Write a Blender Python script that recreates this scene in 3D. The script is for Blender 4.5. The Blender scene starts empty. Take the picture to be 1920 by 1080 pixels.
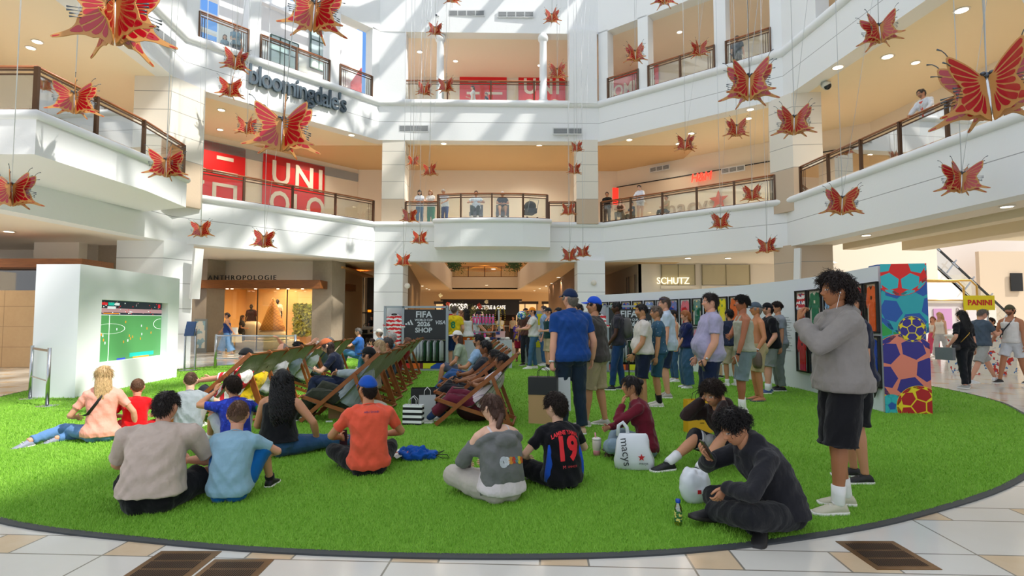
import bpy, bmesh, math, random, os
import numpy as np
from mathutils import Vector, Matrix, noise, Quaternion
from mathutils.bvhtree import BVHTree
PI = math.pi
random.seed(7)
scene = bpy.context.scene
COL = scene.collection
# ---------------------------------------------------------------- camera
F = 1050.0; PITCH = math.atan(60/F); EYE = 1.45
cam_d = bpy.data.cameras.new('camera'); cam_d.sensor_width = 36; cam_d.lens = F/1920*36
cam_d.clip_end = 300; cam_d.clip_start = 0.05
cam = bpy.data.objects.new('camera', cam_d); COL.objects.link(cam)
cam.location = (0, 0, EYE); cam.rotation_euler = (PI/2+PITCH, 0, 0)
scene.camera = cam
# ---------------------------------------------------------------- light and exposure
scene.view_settings.view_transform = 'Standard'; scene.view_settings.look = 'None'
scene.view_settings.exposure = 0.0; scene.view_settings.gamma = 1.0
scene.view_settings.use_curve_mapping = False
W = bpy.data.worlds.new('sky'); scene.world = W; W.use_nodes = True
bg = W.node_tree.nodes['Background']; bg.inputs[0].default_value = (0.80, 0.87, 0.98, 1); bg.inputs[1].default_value = 1.15
_n = W.node_tree; _g = _n.nodes.new('ShaderNodeNewGeometry'); _v = _n.nodes.new('ShaderNodeVectorMath'); _v.operation = 'DOT_PRODUCT'; _v.inputs[1].default_value = (0.43, -0.76, -0.48)
_r = _n.nodes.new('ShaderNodeMapRange'); _r.inputs[1].default_value = .90; _r.inputs[2].default_value = .97; _m = _n.nodes.new('ShaderNodeMix'); _m.data_type = 'RGBA'   # a clear blue gap in a bright cloudy sky
_m.inputs[6].default_value = (0.80, 0.87, 0.98, 1); _m.inputs[7].default_value = (0.16, 0.36, 0.80, 1); _n.links.new(_g.outputs['Incoming'], _v.inputs[0]); _n.links.new(_v.outputs['Value'], _r.inputs[0]); _n.links.new(_r.outputs[0], _m.inputs[0]); _n.links.new(_m.outputs[2], bg.inputs[0])
sd = bpy.data.lights.new('sun', 'SUN'); sd.energy = 5.2; sd.angle = math.radians(1.6); sd.color = (1.0, 0.96, 0.88)
sun = bpy.data.objects.new('sun', sd); COL.objects.link(sun)
SUN_DIR = Vector((-0.62, 0.25, -0.74)).normalized()
sun.rotation_euler = SUN_DIR.to_track_quat('-Z', 'Y').to_euler()
sun.location = (20, 0, 30)
def spot(x, y, z, w=120, col=(1, 0.86, 0.68), ang=150, rad=.09):
    l = bpy.data.lights.new('downlight', 'SPOT'); l.energy = w; l.color = col; l.spot_size = math.radians(ang); l.spot_blend = .8
    l.shadow_soft_size = rad
    o = bpy.data.objects.new('downlight', l); COL.objects.link(o); o.location = (x, y, z)
    return o
# ---------------------------------------------------------------- pixel helpers (a pixel of the 1920x1080 frame to a point of the place)
_c, _s = math.cos(PITCH), math.sin(PITCH)
def at(u, v, d):
    t = (540-v)/F; y = _c-t*_s; return Vector(((u-960)/F*d/y, d, EYE+(_s+t*_c)*d/y))
def gd(u, v, z=0.0):
    t = (540-v)/F; k = (z-EYE)/(_s+t*_c); return Vector(((u-960)/F*k, (_c-t*_s)*k, z))
# ---------------------------------------------------------------- colours and materials
def lin(c):
    return c/12.92 if c <= .04045 else ((c+.055)/1.055)**2.4
def hexc(h):
    if not isinstance(h, str): return tuple(h)[:3]
    h = h.lstrip('#'); h = ''.join(c+c for c in h) if len(h) == 3 else h; return tuple(lin(int(h[i:i+2], 16)/255) for i in (0, 2, 4))
_mats = {}
def nodes_of(name):
    m = bpy.data.materials.new(name); m.use_nodes = True
    nt = m.node_tree; b = nt.nodes['Principled BSDF']; return m, nt, b
def mth(nt, op, a, b=None, c=None):
    n = nt.nodes.new('ShaderNodeMath'); n.operation = op
    for i, x in enumerate((a, b, c)):
        if x is None: continue
        if isinstance(x, (int, float)): n.inputs[i].default_value = x
        else: nt.links.new(x, n.inputs[i])
    return n.outputs[0]
def mixc(nt, f, a, b):
    n = nt.nodes.new('ShaderNodeMix'); n.data_type = 'RGBA'
    for i, x in ((0, f), (6, a), (7, b)):
        if isinstance(x, (int, float)): n.inputs[i].default_value = x
        elif isinstance(x, tuple): n.inputs[i].default_value = (*x[:3], 1)
        else: nt.links.new(x, n.inputs[i])
    return n.outputs[2]
def noise_n(nt, scale, detail=3, vec=None, rough=.5):
    n = nt.nodes.new('ShaderNodeTexNoise'); n.inputs['Scale'].default_value = scale; n.inputs['Detail'].default_value = detail
    n.inputs['Roughness'].default_value = rough
    if vec is not None: nt.links.new(vec, n.inputs['Vector'])
    return n.outputs['Fac']
def coords(nt, kind='Object'):
    n = nt.nodes.new('ShaderNodeTexCoord'); return n.outputs[kind]
def mapped(nt, vec, sc=(1, 1, 1), loc=(0, 0, 0), rot=(0, 0, 0)):
    n = nt.nodes.new('ShaderNodeMapping'); nt.links.new(vec, n.inputs[0]); n.inputs['Scale'].default_value = sc
    n.inputs['Location'].default_value = loc; n.inputs['Rotation'].default_value = rot
    return n.outputs[0]
def sepxyz(nt, vec):
    n = nt.nodes.new('ShaderNodeSeparateXYZ'); nt.links.new(vec, n.inputs[0]); return n.outputs
def wpos(nt):
    return nt.nodes.new('ShaderNodeNewGeometry').outputs['Position']
def bump(nt, b, h, strength=.3, dist=.01):
    n = nt.nodes.new('ShaderNodeBump'); n.inputs['Strength'].default_value = strength; n.inputs['Distance'].default_value = dist
    nt.links.new(h, n.inputs['Height']); nt.links.new(n.outputs[0], b.inputs['Normal'])
def mat(col, rough=.6, metal=0.0, bmp=0, bscale=30, var=0, spec=None, name='paint', coat=0):
    k = ('m', col, rough, metal, bmp, bscale, var, spec, coat)
    if k in _mats: return _mats[k]
    m, nt, b = nodes_of(name); c = hexc(col)
    b.inputs['Base Color'].default_value = (*c, 1); b.inputs['Roughness'].default_value = rough; b.inputs['Metallic'].default_value = metal
    if spec is not None: b.inputs['Specular IOR Level'].default_value = spec
    if coat: b.inputs['Coat Weight'].default_value = coat
    if var:
        f = noise_n(nt, bscale*.3, 4, coords(nt)); 
        nt.links.new(mixc(nt, f, tuple(max(0, x*(1-var)) for x in c), tuple(min(1, x*(1+var)) for x in c)), b.inputs['Base Color'])
    if bmp: bump(nt, b, noise_n(nt, bscale, 4, coords(nt)), bmp, .01)
    _mats[k] = m; return m
def emis(col, s=1.0, name='lit'):
    k = ('e', col, s)
    if k in _mats: return _mats[k]
    m, nt, b = nodes_of(name); c = hexc(col)
    b.inputs['Base Color'].default_value = (*c, 1); b.inputs['Emission Color'].default_value = (*c, 1); b.inputs['Emission Strength'].default_value = s
    _mats[k] = m; return m
def cloth(col, wr=.5, weave=True):
    k = ('c', col, wr)
    if k in _mats: return _mats[k]
    m, nt, b = nodes_of('fabric'); c = hexc(col)
    co = coords(nt); f = noise_n(nt, 9, 5, co, .6)
    nt.links.new(mixc(nt, f, tuple(x*.86 for x in c), tuple(min(1, x*1.12) for x in c)), b.inputs['Base Color'])
    b.inputs['Roughness'].default_value = .9; b.inputs['Specular IOR Level'].default_value = .15
    b.inputs['Sheen Weight'].default_value = .15
    d = mapped(nt, co, (5, 5, 4)); h = noise_n(nt, 1.6, 3, d, .5); h2 = noise_n(nt, 300, 1, co)
    hh = mth(nt, 'ADD', h, mth(nt, 'MULTIPLY', h2, .03)); bump(nt, b, hh, wr, .05)
    _mats[k] = m; return m
def stripes(c1, c2, freq=8, frac=.5, axis=2, warp=.0, name='striped_fabric', off=0):
    k = ('s', c1, c2, freq, frac, axis, warp, off)
    if k in _mats: return _mats[k]
    m, nt, b = nodes_of(name); co = coords(nt)
    x = sepxyz(nt, co)[axis]
    if warp: x = mth(nt, 'ADD', x, mth(nt, 'MULTIPLY', noise_n(nt, 12, 1, co), warp))
    f = mth(nt, 'LESS_THAN', mth(nt, 'FRACT', mth(nt, 'ADD', mth(nt, 'MULTIPLY', x, freq), 50+off)), frac)
    nt.links.new(mixc(nt, f, hexc(c1), hexc(c2)), b.inputs['Base Color']); b.inputs['Roughness'].default_value = .85
    bump(nt, b, noise_n(nt, 12, 3, co), .4, .03)
    _mats[k] = m; return m
def blotch(c1, c2, scale=20, thr=.55, name='printed_fabric', rough=.85, c3=None):
    k = ('b', c1, c2, scale, thr, c3)
    if k in _mats: return _mats[k]
    m, nt, b = nodes_of(name); co = coords(nt)
    col = mixc(nt, mth(nt, 'GREATER_THAN', noise_n(nt, scale, 2, co), thr), hexc(c1), hexc(c2))
    if c3: col = mixc(nt, mth(nt, 'GREATER_THAN', noise_n(nt, scale*1.4, 2, mapped(nt, co, (1, 1, 1), (7, 3, 1))), thr+.02), col, hexc(c3))
    nt.links.new(col, b.inputs['Base Color']); b.inputs['Roughness'].default_value = rough
    bump(nt, b, noise_n(nt, 12, 3, co), .4, .03)
    _mats[k] = m; return m
def glass(col=(1, 1, 1), alpha=.12, rough=.02):
    k = ('g', col, alpha, rough)
    if k in _mats: return _mats[k]
    m = bpy.data.materials.new('glass'); m.use_nodes = True; nt = m.node_tree; nt.nodes.clear()
    o = nt.nodes.new('ShaderNodeOutputMaterial'); t = nt.nodes.new('ShaderNodeBsdfTransparent'); g = nt.nodes.new('ShaderNodeBsdfGlossy')
    t.inputs[0].default_value = (*col, 1); g.inputs['Roughness'].default_value = rough
    mx = nt.nodes.new('ShaderNodeMixShader'); fr = nt.nodes.new('ShaderNodeFresnel'); fr.inputs[0].default_value = 1.45
    nt.links.new(mth(nt, 'ADD', mth(nt, 'MULTIPLY', fr.outputs[0], .8), alpha), mx.inputs[0])
    nt.links.new(t.outputs[0], mx.inputs[1]); nt.links.new(g.outputs[0], mx.inputs[2]); nt.links.new(mx.outputs[0], o.inputs[0])
    _mats[k] = m; return m
def woodm(c1, c2, sc=(1, 1, 1), rough=.5, name='wood'):
    k = ('w', c1, c2, sc, rough)
    if k in _mats: return _mats[k]
    m, nt, b = nodes_of(name); v = mapped(nt, coords(nt), sc)
    f = noise_n(nt, 3, 6, v, .6)
    nt.links.new(mixc(nt, f, hexc(c1), hexc(c2)), b.inputs['Base Color']); b.inputs['Roughness'].default_value = rough
    bump(nt, b, f, .2, .01)
    _mats[k] = m; return m
# ---------------------------------------------------------------- mesh collector
class MB:
    def __init__(s): s.v = []; s.f = []; s.m = []; s.sm = []
    def add(s, vs, fs, mi=0, smooth=False):
        n = len(s.v); s.v += [tuple(p) for p in vs]; s.f += [tuple(i+n for i in f) for f in fs]
        s.m += [mi]*len(fs); s.sm += [smooth]*len(fs); return s
    def box(s, c, size, rot=None, mi=0):
        hx, hy, hz = (x/2 for x in size)
        vs = [Vector((x, y, z)) for x in (-hx, hx) for y in (-hy, hy) for z in (-hz, hz)]
        if rot is not None:
            R = rot if isinstance(rot, Matrix) else Matrix.Rotation(rot, 3, 'Z'); vs = [R @ v for v in vs]
        c = Vector(c); vs = [v+c for v in vs]
        return s.add(vs, [(0, 1, 3, 2), (4, 6, 7, 5), (0, 4, 5, 1), (2, 3, 7, 6), (0, 2, 6, 4), (1, 5, 7, 3)], mi)
    def bar(s, a, b, w, h, up=(0, 0, 1), mi=0):       # rectangular bar from a to b
        a = Vector(a); b = Vector(b); d = (b-a); L = d.length; d.normalize(); u = Vector(up); x = d.cross(u)
        if x.length < 1e-4: x = d.cross(Vector((0, 1, 0)))
        x.normalize(); z = x.cross(d).normalized()
        vs = [p+x*(i*w/2)+z*(j*h/2) for p in (a, b) for i in (-1, 1) for j in (-1, 1)]
        return s.add(vs, [(0, 1, 3, 2), (4, 6, 7, 5), (0, 4, 5, 1), (2, 3, 7, 6), (0, 2, 6, 4), (1, 5, 7, 3)], mi)
    def tube(s, pts, rad, n=8, mi=0, cap=True, smooth=True, sq=None, frame=None):
        pts = [Vector(p) for p in pts]; N = len(pts)
        if not hasattr(rad, '__len__'): rad = [rad]*N
        vs = []; up = None
        for i in range(N):
            d = (pts[min(i+1, N-1)]-pts[max(i-1, 0)])
            d = d.normalized() if d.length > 1e-9 else Vector((0, 0, 1))
            if up is None:
                up = Vector(frame) if frame is not None else (Vector((0, 0, 1)) if abs(d.z) < .9 else Vector((1, 0, 0)))
            x = up-d*up.dot(d)
            if x.length < 1e-5: x = d.orthogonal()
            x.normalize(); up = x; y = d.cross(x)
            r = rad[i]; rx, ry = (r if hasattr(r, '__len__') else (r, r))
            for k in range(n):
                a = 2*PI*k/n; vs.append(pts[i]+x*(rx*math.cos(a))+y*(ry*math.sin(a)))
        fs = [(i*n+k, i*n+(k+1) % n, (i+1)*n+(k+1) % n, (i+1)*n+k) for i in range(N-1) for k in range(n)]
        if cap: fs += [tuple(range(n))[::-1], tuple((N-1)*n+k for k in range(n))]
        return s.add(vs, fs, mi, smooth)
    def rings(s, R, mi=0, smooth=True, cap=True, closed=False):
        n = len(R[0]); N = len(R); vs = [p for r in R for p in r]
        fs = [(i*n+k, i*n+(k+1) % n, (i+1)*n+(k+1) % n, (i+1)*n+k) for i in range(N-1) for k in range(n)]
        if closed: fs += [((N-1)*n+k, (N-1)*n+(k+1) % n, (k+1) % n, k) for k in range(n)]
        elif cap: fs += [tuple(range(n))[::-1], tuple((N-1)*n+k for k in range(n))]
        return s.add(vs, fs, mi, smooth)
    def lathe(s, c, prof, n=16, mi=0, smooth=True):
        c = Vector(c)
        R = [[c+Vector((r*math.cos(2*PI*k/n), r*math.sin(2*PI*k/n), z)) for k in range(n)] for r, z in prof]
        return s.rings(R, mi, smooth)
    def ball(s, c, r, n=10, mi=0, M=None):
        if not hasattr(r, '__len__'): r = (r, r, r)
        c = Vector(c); R = []
        for i in range(1, n):
            t = PI*i/n; ring = []
            for k in range(n*2):
                a = PI*k/n; p = Vector((r[0]*math.sin(t)*math.cos(a), r[1]*math.sin(t)*math.sin(a), -r[2]*math.cos(t)))
                if M is not None: p = M @ p
                ring.append(c+p)
            R.append(ring)
        return s.rings(R, mi, True)
    def prism(s, poly, z0, z1, mi=0):                 # vertical prism over an xy polygon
        n = len(poly); vs = [(x, y, z0) for x, y in poly]+[(x, y, z1) for x, y in poly]
        fs = [tuple(range(n))[::-1], tuple(range(n, 2*n))]+[(k, (k+1) % n, n+(k+1) % n, n+k) for k in range(n)]
        return s.add(vs, fs, mi)
    def plate(s, poly, O, X, Y, t=.01, mi=0):        # 2d polygon in the plane O,X,Y, thickness t along X x Y
        O = Vector(O); X = Vector(X); Y = Vector(Y); N = X.cross(Y).normalized()*t; n = len(poly)
        vs = [O+X*a+Y*b for a, b in poly]; vs += [v+N for v in vs]
        fs = [tuple(range(n))[::-1], tuple(range(n, 2*n))]+[(k, (k+1) % n, n+(k+1) % n, n+k) for k in range(n)]
        return s.add(vs, fs, mi)
    def quad(s, a, b, c, d, mi=0): return s.add([a, b, c, d], [(0, 1, 2, 3)], mi)
    def mesh(s, name='mesh'):
        me = bpy.data.meshes.new(name); me.from_pydata(s.v, [], s.f)
        me.polygons.foreach_set('material_index', s.m); me.polygons.foreach_set('use_smooth', s.sm); me.update(); return me
    def build(s, name, mats, parent=None, loc=None, rz=0):
        me = s.mesh(name)
        for m in (mats if isinstance(mats, (list, tuple)) else [mats]): me.materials.append(m)
        o = bpy.data.objects.new(name, me); COL.objects.link(o)
        if loc is not None: o.location = loc
        if rz: o.rotation_euler = (0, 0, rz)
        if parent is not None: o.parent = parent
        return o
def tag(o, label, cat, group=None, kind=None):
    if label: o['label'] = label
    if cat: o['category'] = cat
    if group: o['group'] = group
    if kind: o['kind'] = kind
    return o
def struct(o): o['kind'] = 'structure'; return o
def empty(name, loc, rz=0, label=None, cat=None, group=None):
    o = bpy.data.objects.new(name, None); COL.objects.link(o); o.location = loc; o.rotation_euler = (0, 0, rz); o.empty_display_size = .1
    return tag(o, label, cat, group)
KIDS = {}
def copy_tree(o, parent=None):
    c = o.copy(); COL.objects.link(c)
    if parent is not None: c.parent = parent
    for ch in [x for x in COL.objects if x.parent == o]: copy_tree(ch, c)
    return c
def text(body, size, M, name='lettering', m=None, parent=None, ext=.01, align='CENTER', off=0.0, spc=1.0, shear=0.0, local=False, sx=1.0):
    cu = bpy.data.curves.new(name, 'FONT'); cu.body = body; cu.size = size; cu.extrude = ext; cu.align_x = align; cu.align_y = 'CENTER'
    cu.offset = off; cu.space_character = spc; cu.shear = shear; cu.resolution_u = 3
    o = bpy.data.objects.new(name, cu); COL.objects.link(o); o.matrix_world = M @ Matrix.Diagonal((sx, 1, 1, 1))
    if m: cu.materials.append(m)
    if parent is not None:
        o.parent = parent
        if not local:
            P = Matrix.LocRotScale(parent.location, parent.rotation_euler, parent.scale)
            o.matrix_parent_inverse = P.inverted()
    return o
def face_M(p, n):   # matrix for text standing on a vertical wall at p whose front looks along n
    n = Vector((n[0], n[1], 0)).normalized(); x = Vector((-n.y, n.x, 0)); M = Matrix.Identity(4)
    for i in range(3): M[i][0] = x[i]; M[i][1] = (0, 0, 1)[i]; M[i][2] = n[i]; M[i][3] = p[i]
    return M
def clear_pane():
    if 'cp' in _mats: return _mats['cp']
    m = bpy.data.materials.new('clear_acrylic'); m.use_nodes = True; nt = m.node_tree; nt.nodes.clear()
    o = nt.nodes.new('ShaderNodeOutputMaterial'); t = nt.nodes.new('ShaderNodeBsdfTransparent'); g = nt.nodes.new('ShaderNodeBsdfGlossy'); g.inputs['Roughness'].default_value = .03
    mx = nt.nodes.new('ShaderNodeMixShader'); mx.inputs[0].default_value = .05
    nt.links.new(t.outputs[0], mx.inputs[1]); nt.links.new(g.outputs[0], mx.inputs[2]); nt.links.new(mx.outputs[0], o.inputs[0]); _mats['cp'] = m; return m
# ---------------------------------------------------------------- setting materials
def plaster(name, col, lines, rough=.7, col2=None, zsplit=None, lw=.011, bs=120):
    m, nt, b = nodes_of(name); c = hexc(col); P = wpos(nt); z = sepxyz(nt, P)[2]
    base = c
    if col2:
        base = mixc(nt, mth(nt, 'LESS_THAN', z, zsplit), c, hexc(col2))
    f = None
    for l in lines:
        g = mth(nt, 'LESS_THAN', mth(nt, 'ABSOLUTE', mth(nt, 'SUBTRACT', z, l)), lw)
        f = g if f is None else mth(nt, 'MAXIMUM', f, g)
    if f is not None: base = mixc(nt, f, base, tuple(x*.45 for x in c))
    if isinstance(base, tuple): b.inputs['Base Color'].default_value = (*base, 1)
    else: nt.links.new(base, b.inputs['Base Color'])
    b.inputs['Roughness'].default_value = rough; b.inputs['Specular IOR Level'].default_value = .25
    bump(nt, b, noise_n(nt, 14, 5, P, .7), .35, .01)
    return m
WHITE = '#eceeef'
M_band = plaster('white_plaster', WHITE, [5.12, 10.8])
M_bal = plaster('white_plaster', WHITE, [])
M_col = plaster('white_column_plaster', WHITE, [0.95, 1.85, 2.75, 3.6, 7.12, 7.95, 8.75, 9.4])
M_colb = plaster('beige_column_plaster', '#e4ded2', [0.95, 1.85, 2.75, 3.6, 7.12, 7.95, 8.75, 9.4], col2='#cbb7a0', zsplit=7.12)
M_wup = plaster('white_plaster', WHITE, [])
M_ceil = mat('#efe3d2', .8, name='ceiling_paint'); M_ceil2 = mat('#f3e4c6', .8, name='cream_ceiling_paint')
M_cream = mat('#eadfce', .8, name='cream_wall_paint'); M_tan = mat('#cdbba4', .8, name='tan_wall_paint')
M_red = mat('#e0161c', .6, name='red_vinyl'); M_lw = mat('#ece6da', .6, name='pale_letter')
M_bronze = mat('#5d4636', .4, .6, name='bronze'); M_hand = mat('#9c5a2e', .35, name='varnished_wood', coat=.4)
M_glass = glass((.93, .97, .95), .05)
M_black = mat('#131313', .5); M_steel = mat('#b9bcc0', .25, 1.0, name='brushed_steel'); M_grey = mat('#9aa0a4', .5)
M_lamp = emis('#fff1d8', 5.0, 'lamp_disc')
R2 = [(-11.2, 3.5), (-11.35, 12.0), (-11.85, 19.8), (-6.3, 25.95), (4.15, 26.2), (10.4, 21.0), (11.15, 12.4), (12.0, 3.5), (11.0, -4), (5.5, -10)]
R1 = [(-13.6, 3.5), (-12.9, 12.0), (-12.05, 19.7), (-6.42, 26.0), (4.32, 26.2), (10.4, 21.0), (11.15, 12.4), (12.0, 3.5), (11.0, -4), (5.5, -10)]
def offset(path, d):       # left-hand offset (outwards) with mitres
    P = [Vector((*p, 0)) for p in path]; out = []
    for i, p in enumerate(P):
        a = (p-P[i-1]).normalized() if i else None; b = (P[i+1]-p).normalized() if i < len(P)-1 else None
        na = Vector((-a.y, a.x, 0)) if a else None; nb = Vector((-b.y, b.x, 0)) if b else None
        if na is None: n = nb; k = 1
        elif nb is None: n = na; k = 1
        else: n = (na+nb).normalized(); k = 1/max(.3, n.dot(na))
        q = p+n*(d*k); out.append((q.x, q.y))
    return out
def strip(path, z0, z1, t, m, name, d0=0.0):
    a = offset(path, d0) if d0 else path; b = offset(path, d0+t); mb = MB(); n = len(a)
    for i in range(n-1):
        mb.add([(*a[i], z0), (*a[i+1], z0), (*a[i+1], z1), (*a[i], z1), (*b[i], z0), (*b[i+1], z0), (*b[i+1], z1), (*b[i], z1)],
               [(0, 1, 2, 3), (7, 6, 5, 4), (1, 0, 4, 5), (3, 2, 6, 7)]+([(0, 3, 7, 4)] if i == 0 else [])+([(2, 1, 5, 6)] if i == n-2 else []))
    return struct(mb.build(name, m))
def hslab(path, d0, d1, z, m, name, th=.05):
    return strip(path, z, z+th, d1-d0, m, name, d0)
# floor with large pale tiles and tan inserts
def floor_mat():
    m, nt, b = nodes_of('floor_tiles'); P = wpos(nt)
    v = mapped(nt, P, (1, 1, 1), (0.02, .2, 0), (0, 0, math.radians(3)))
    X = sepxyz(nt, v); S = .9
    fx = mth(nt, 'FRACT', mth(nt, 'ADD', mth(nt, 'DIVIDE', X[0], S), 40)); fy = mth(nt, 'FRACT', mth(nt, 'ADD', mth(nt, 'DIVIDE', X[1], S), 40))
    w = .007
    def edge(f, p): return mth(nt, 'LESS_THAN', mth(nt, 'ABSOLUTE', mth(nt, 'SUBTRACT', f, p)), w)
    gr = mth(nt, 'MAXIMUM', mth(nt, 'MAXIMUM', mth(nt, 'MULTIPLY', edge(fx, .008), mth(nt, 'GREATER_THAN', mth(nt, 'FRACT', mth(nt, 'ADD', mth(nt, 'MULTIPLY', mth(nt, 'FLOOR', mth(nt, 'ADD', mth(nt, 'DIVIDE', X[0], S), 40)), .5), .1)), .3)), mth(nt, 'MULTIPLY', mth(nt, 'MAXIMUM', edge(fx, .33), edge(fx, .008)), mth(nt, 'LESS_THAN', fy, .33))), mth(nt, 'MAXIMUM', edge(fy, .008), edge(fy, .33)))
    ins = mth(nt, 'MULTIPLY', mth(nt, 'LESS_THAN', fx, .33), mth(nt, 'LESS_THAN', fy, .33))
    vein = noise_n(nt, 3, 7, P, .7)
    tanc = mixc(nt, vein, hexc('#c9ac86'), hexc('#e2cdb0')); pale = mixc(nt, vein, hexc('#d5d1c8'), hexc('#dedbd3'))
    c = mixc(nt, ins, pale, tanc)
    # the seams of the wide pale slabs are only drawn where they bound an insert band
    c = mixc(nt, gr, c, hexc('#8a8478'))
    nt.links.new(c, b.inputs['Base Color']); b.inputs['Roughness'].default_value = .13; b.inputs['Specular IOR Level'].default_value = .5
    return m
mb = MB(); mb.quad((-45, -6, 0), (45, -6, 0), (45, 75, 0), (-45, 75, 0)); struct(mb.build('floor', floor_mat()))
# bands, upper walls
strip(R1, 4.2, 5.2, .6, M_band, 'wall_band_lower')
strip(R1[:3], 5.2, 5.985, .6, M_band, 'wall_band_left'); strip(R1[2:], 5.2, 5.985, .6, M_band, 'wall_band_front')
strip(R2, 9.92, 11.8, .6, M_band, 'wall_band_upper')
strip(R2, 15.18, 18.6, .6, M_wup, 'wall_top')
def coping(path, z, r, name, d=-.05):
    p = offset(path, d); mb = MB(); mb.tube([(*q, z) for q in p], r, 12); struct(mb.build(name, M_bal))
coping(R1[2:], 5.93, .13, 'trim_1', 0); coping(R2, 11.72, .17, 'trim_2', 0)
# balconies projecting at the first gallery
BAL_L = [(-13.2, 11.9), (-10.3, 11.9), (-10.12, 15.3), (-10.35, 17.6), (-12.1, 18.3)]
BAL_F = [(-3.55, 26.1), (-3.5, 25.0), (-2.3, 24.78), (-.9, 24.7), (.5, 24.78), (1.72, 25.05), (1.75, 26.2)]
def balcony(path, z0, name):
    mb = MB(); mb.prism(path, z0, 5.93); struct(mb.build(name, M_bal))
    mb = MB(); mb.tube([(*q, 5.9) for q in path], .11, 10); struct(mb.build(name.replace('wall', 'trim'), M_bal))
balcony(BAL_L, 5.02, 'wall_balcony_left'); balcony(BAL_F, 4.72, 'wall_balcony_front')
# gallery floors and ceilings
def poly_slab(pts, z, th, m, name):
    mb = MB(); mb.prism(pts, z, z+th); return struct(mb.build(name, m))
o_ = offset
hslab(R1, .6, 6.5, 5.78, M_cream, 'floor_gallery_first', .2)
hslab(R2, .6, 6.5, 11.6, M_cream, 'floor_gallery_second', .2)
hslab(R2, .59, 7, 9.928, M_ceil2, 'ceiling_first_gallery', .1)
hslab(R2[3:], .59, 7, 15.188, M_ceil, 'ceiling_second_gallery', .1)
hslab(R1[:4], .59, 9, 4.208, M_ceil, 'ceiling_ground_left', .1)
hslab(R1[4:6], .59, 9, 4.208, M_ceil, 'ceiling_ground_right', .1)
hslab(R1[5:], .59, 1.5, 4.208, M_ceil, 'ceiling_ground_side', .1)
# stepped cream beams beyond the right columns
hslab(R1[5:], 1.5, 14, 4.55, M_ceil2, 'ceiling_right_hall', .1)
strip(R1[5:], 4.12, 4.6, .5, M_ceil2, 'trim_3', 2.2); strip(R1[5:], 4.12, 4.6, .9, M_ceil2, 'trim_4', 4.6)
# columns
def column(poly, z0, z1, m, name='column'):
    mb = MB(); mb.prism(poly, z0, z1); return struct(mb.build(name, m))
for x0, x1, X0, X1 in ((-6.42, -5.08, -6.12, -5.05), (3.05, 4.33, 3.03, 4.05)):
    column([(x0, 26.0), (x1, 26.0), (x1, 27.3), (x0, 27.3)], 0, 4.25, M_col)
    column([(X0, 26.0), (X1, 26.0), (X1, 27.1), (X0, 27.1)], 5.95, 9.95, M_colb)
    column([(X0-.3, 25.95), (X1, 26.02), (X1, 26.6), (X0-.3, 26.6)], 11.7, 15.3, M_wup)
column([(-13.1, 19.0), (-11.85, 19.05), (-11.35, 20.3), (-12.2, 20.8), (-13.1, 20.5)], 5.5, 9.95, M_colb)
column([(-13.7, 19.3), (-12.1, 19.35), (-11.6, 20.3), (-12.2, 20.9), (-13.7, 20.6)], 0, 4.25, M_col)
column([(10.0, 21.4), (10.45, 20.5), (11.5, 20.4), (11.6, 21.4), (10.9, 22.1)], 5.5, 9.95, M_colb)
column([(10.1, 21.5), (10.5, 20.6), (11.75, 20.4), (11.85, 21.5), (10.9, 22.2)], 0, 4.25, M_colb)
# walls of the second gallery between the openings
def on_line(u, v, A, B):
    t = (540-v)/F; k = (u-960)/F/(_c-t*_s); ax, ay = A; bx, by = B     # x = k*y on the segment
    return (k*ay-ax)/((bx-ax)-k*(by-ay))
def seg(A, B, s0, s1, z0, z1, t, m, name):
    a = Vector(A).lerp(Vector(B), s0); b = Vector(A).lerp(Vector(B), s1)
    return strip([tuple(a), tuple(b)], z0, z1, t, m, name)
A, B = R2[2], R2[3]
LS = [on_line(u, v, A, B) for u, v in ((373, 70), (465, 100), (488, 110), (617, 150), (637, 160), (697, 180))]
for s0, s1 in ((0, LS[0]), (LS[1], LS[2]), (LS[3], LS[4]), (LS[5], 1)): seg(A, B, s0, s1, 11.7, 15.25, .55, M_wup, 'wall_left')
A2, B2 = R2[4], R2[5]
RS = [on_line(u, v, A2, B2) for u, v in ((1140, 180), (1197, 170), (1216, 160), (1340, 130), (1362, 120), (1445, 100))]
for s0, s1 in ((0, RS[0]), (RS[1], RS[2]), (RS[3], RS[4]), (RS[5], 1)): seg(A2, B2, s0, s1, 11.7, 15.25, .55, M_wup, 'wall_right')
seg(R2[5], R2[6], 0, .24, 11.7, 15.25, .5, M_wup, 'wall_right'); seg(R2[1], R2[2], .55, 1, 11.7, 15.25, .5, M_wup, 'wall_left')
seg(offset(R2, 4.5)[2], offset(R2, 4.5)[3], .38, 1.0, 11.7, 17.5, .2, M_wup, 'wall_left_inner')
IW = offset(R2, 4.4)
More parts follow.
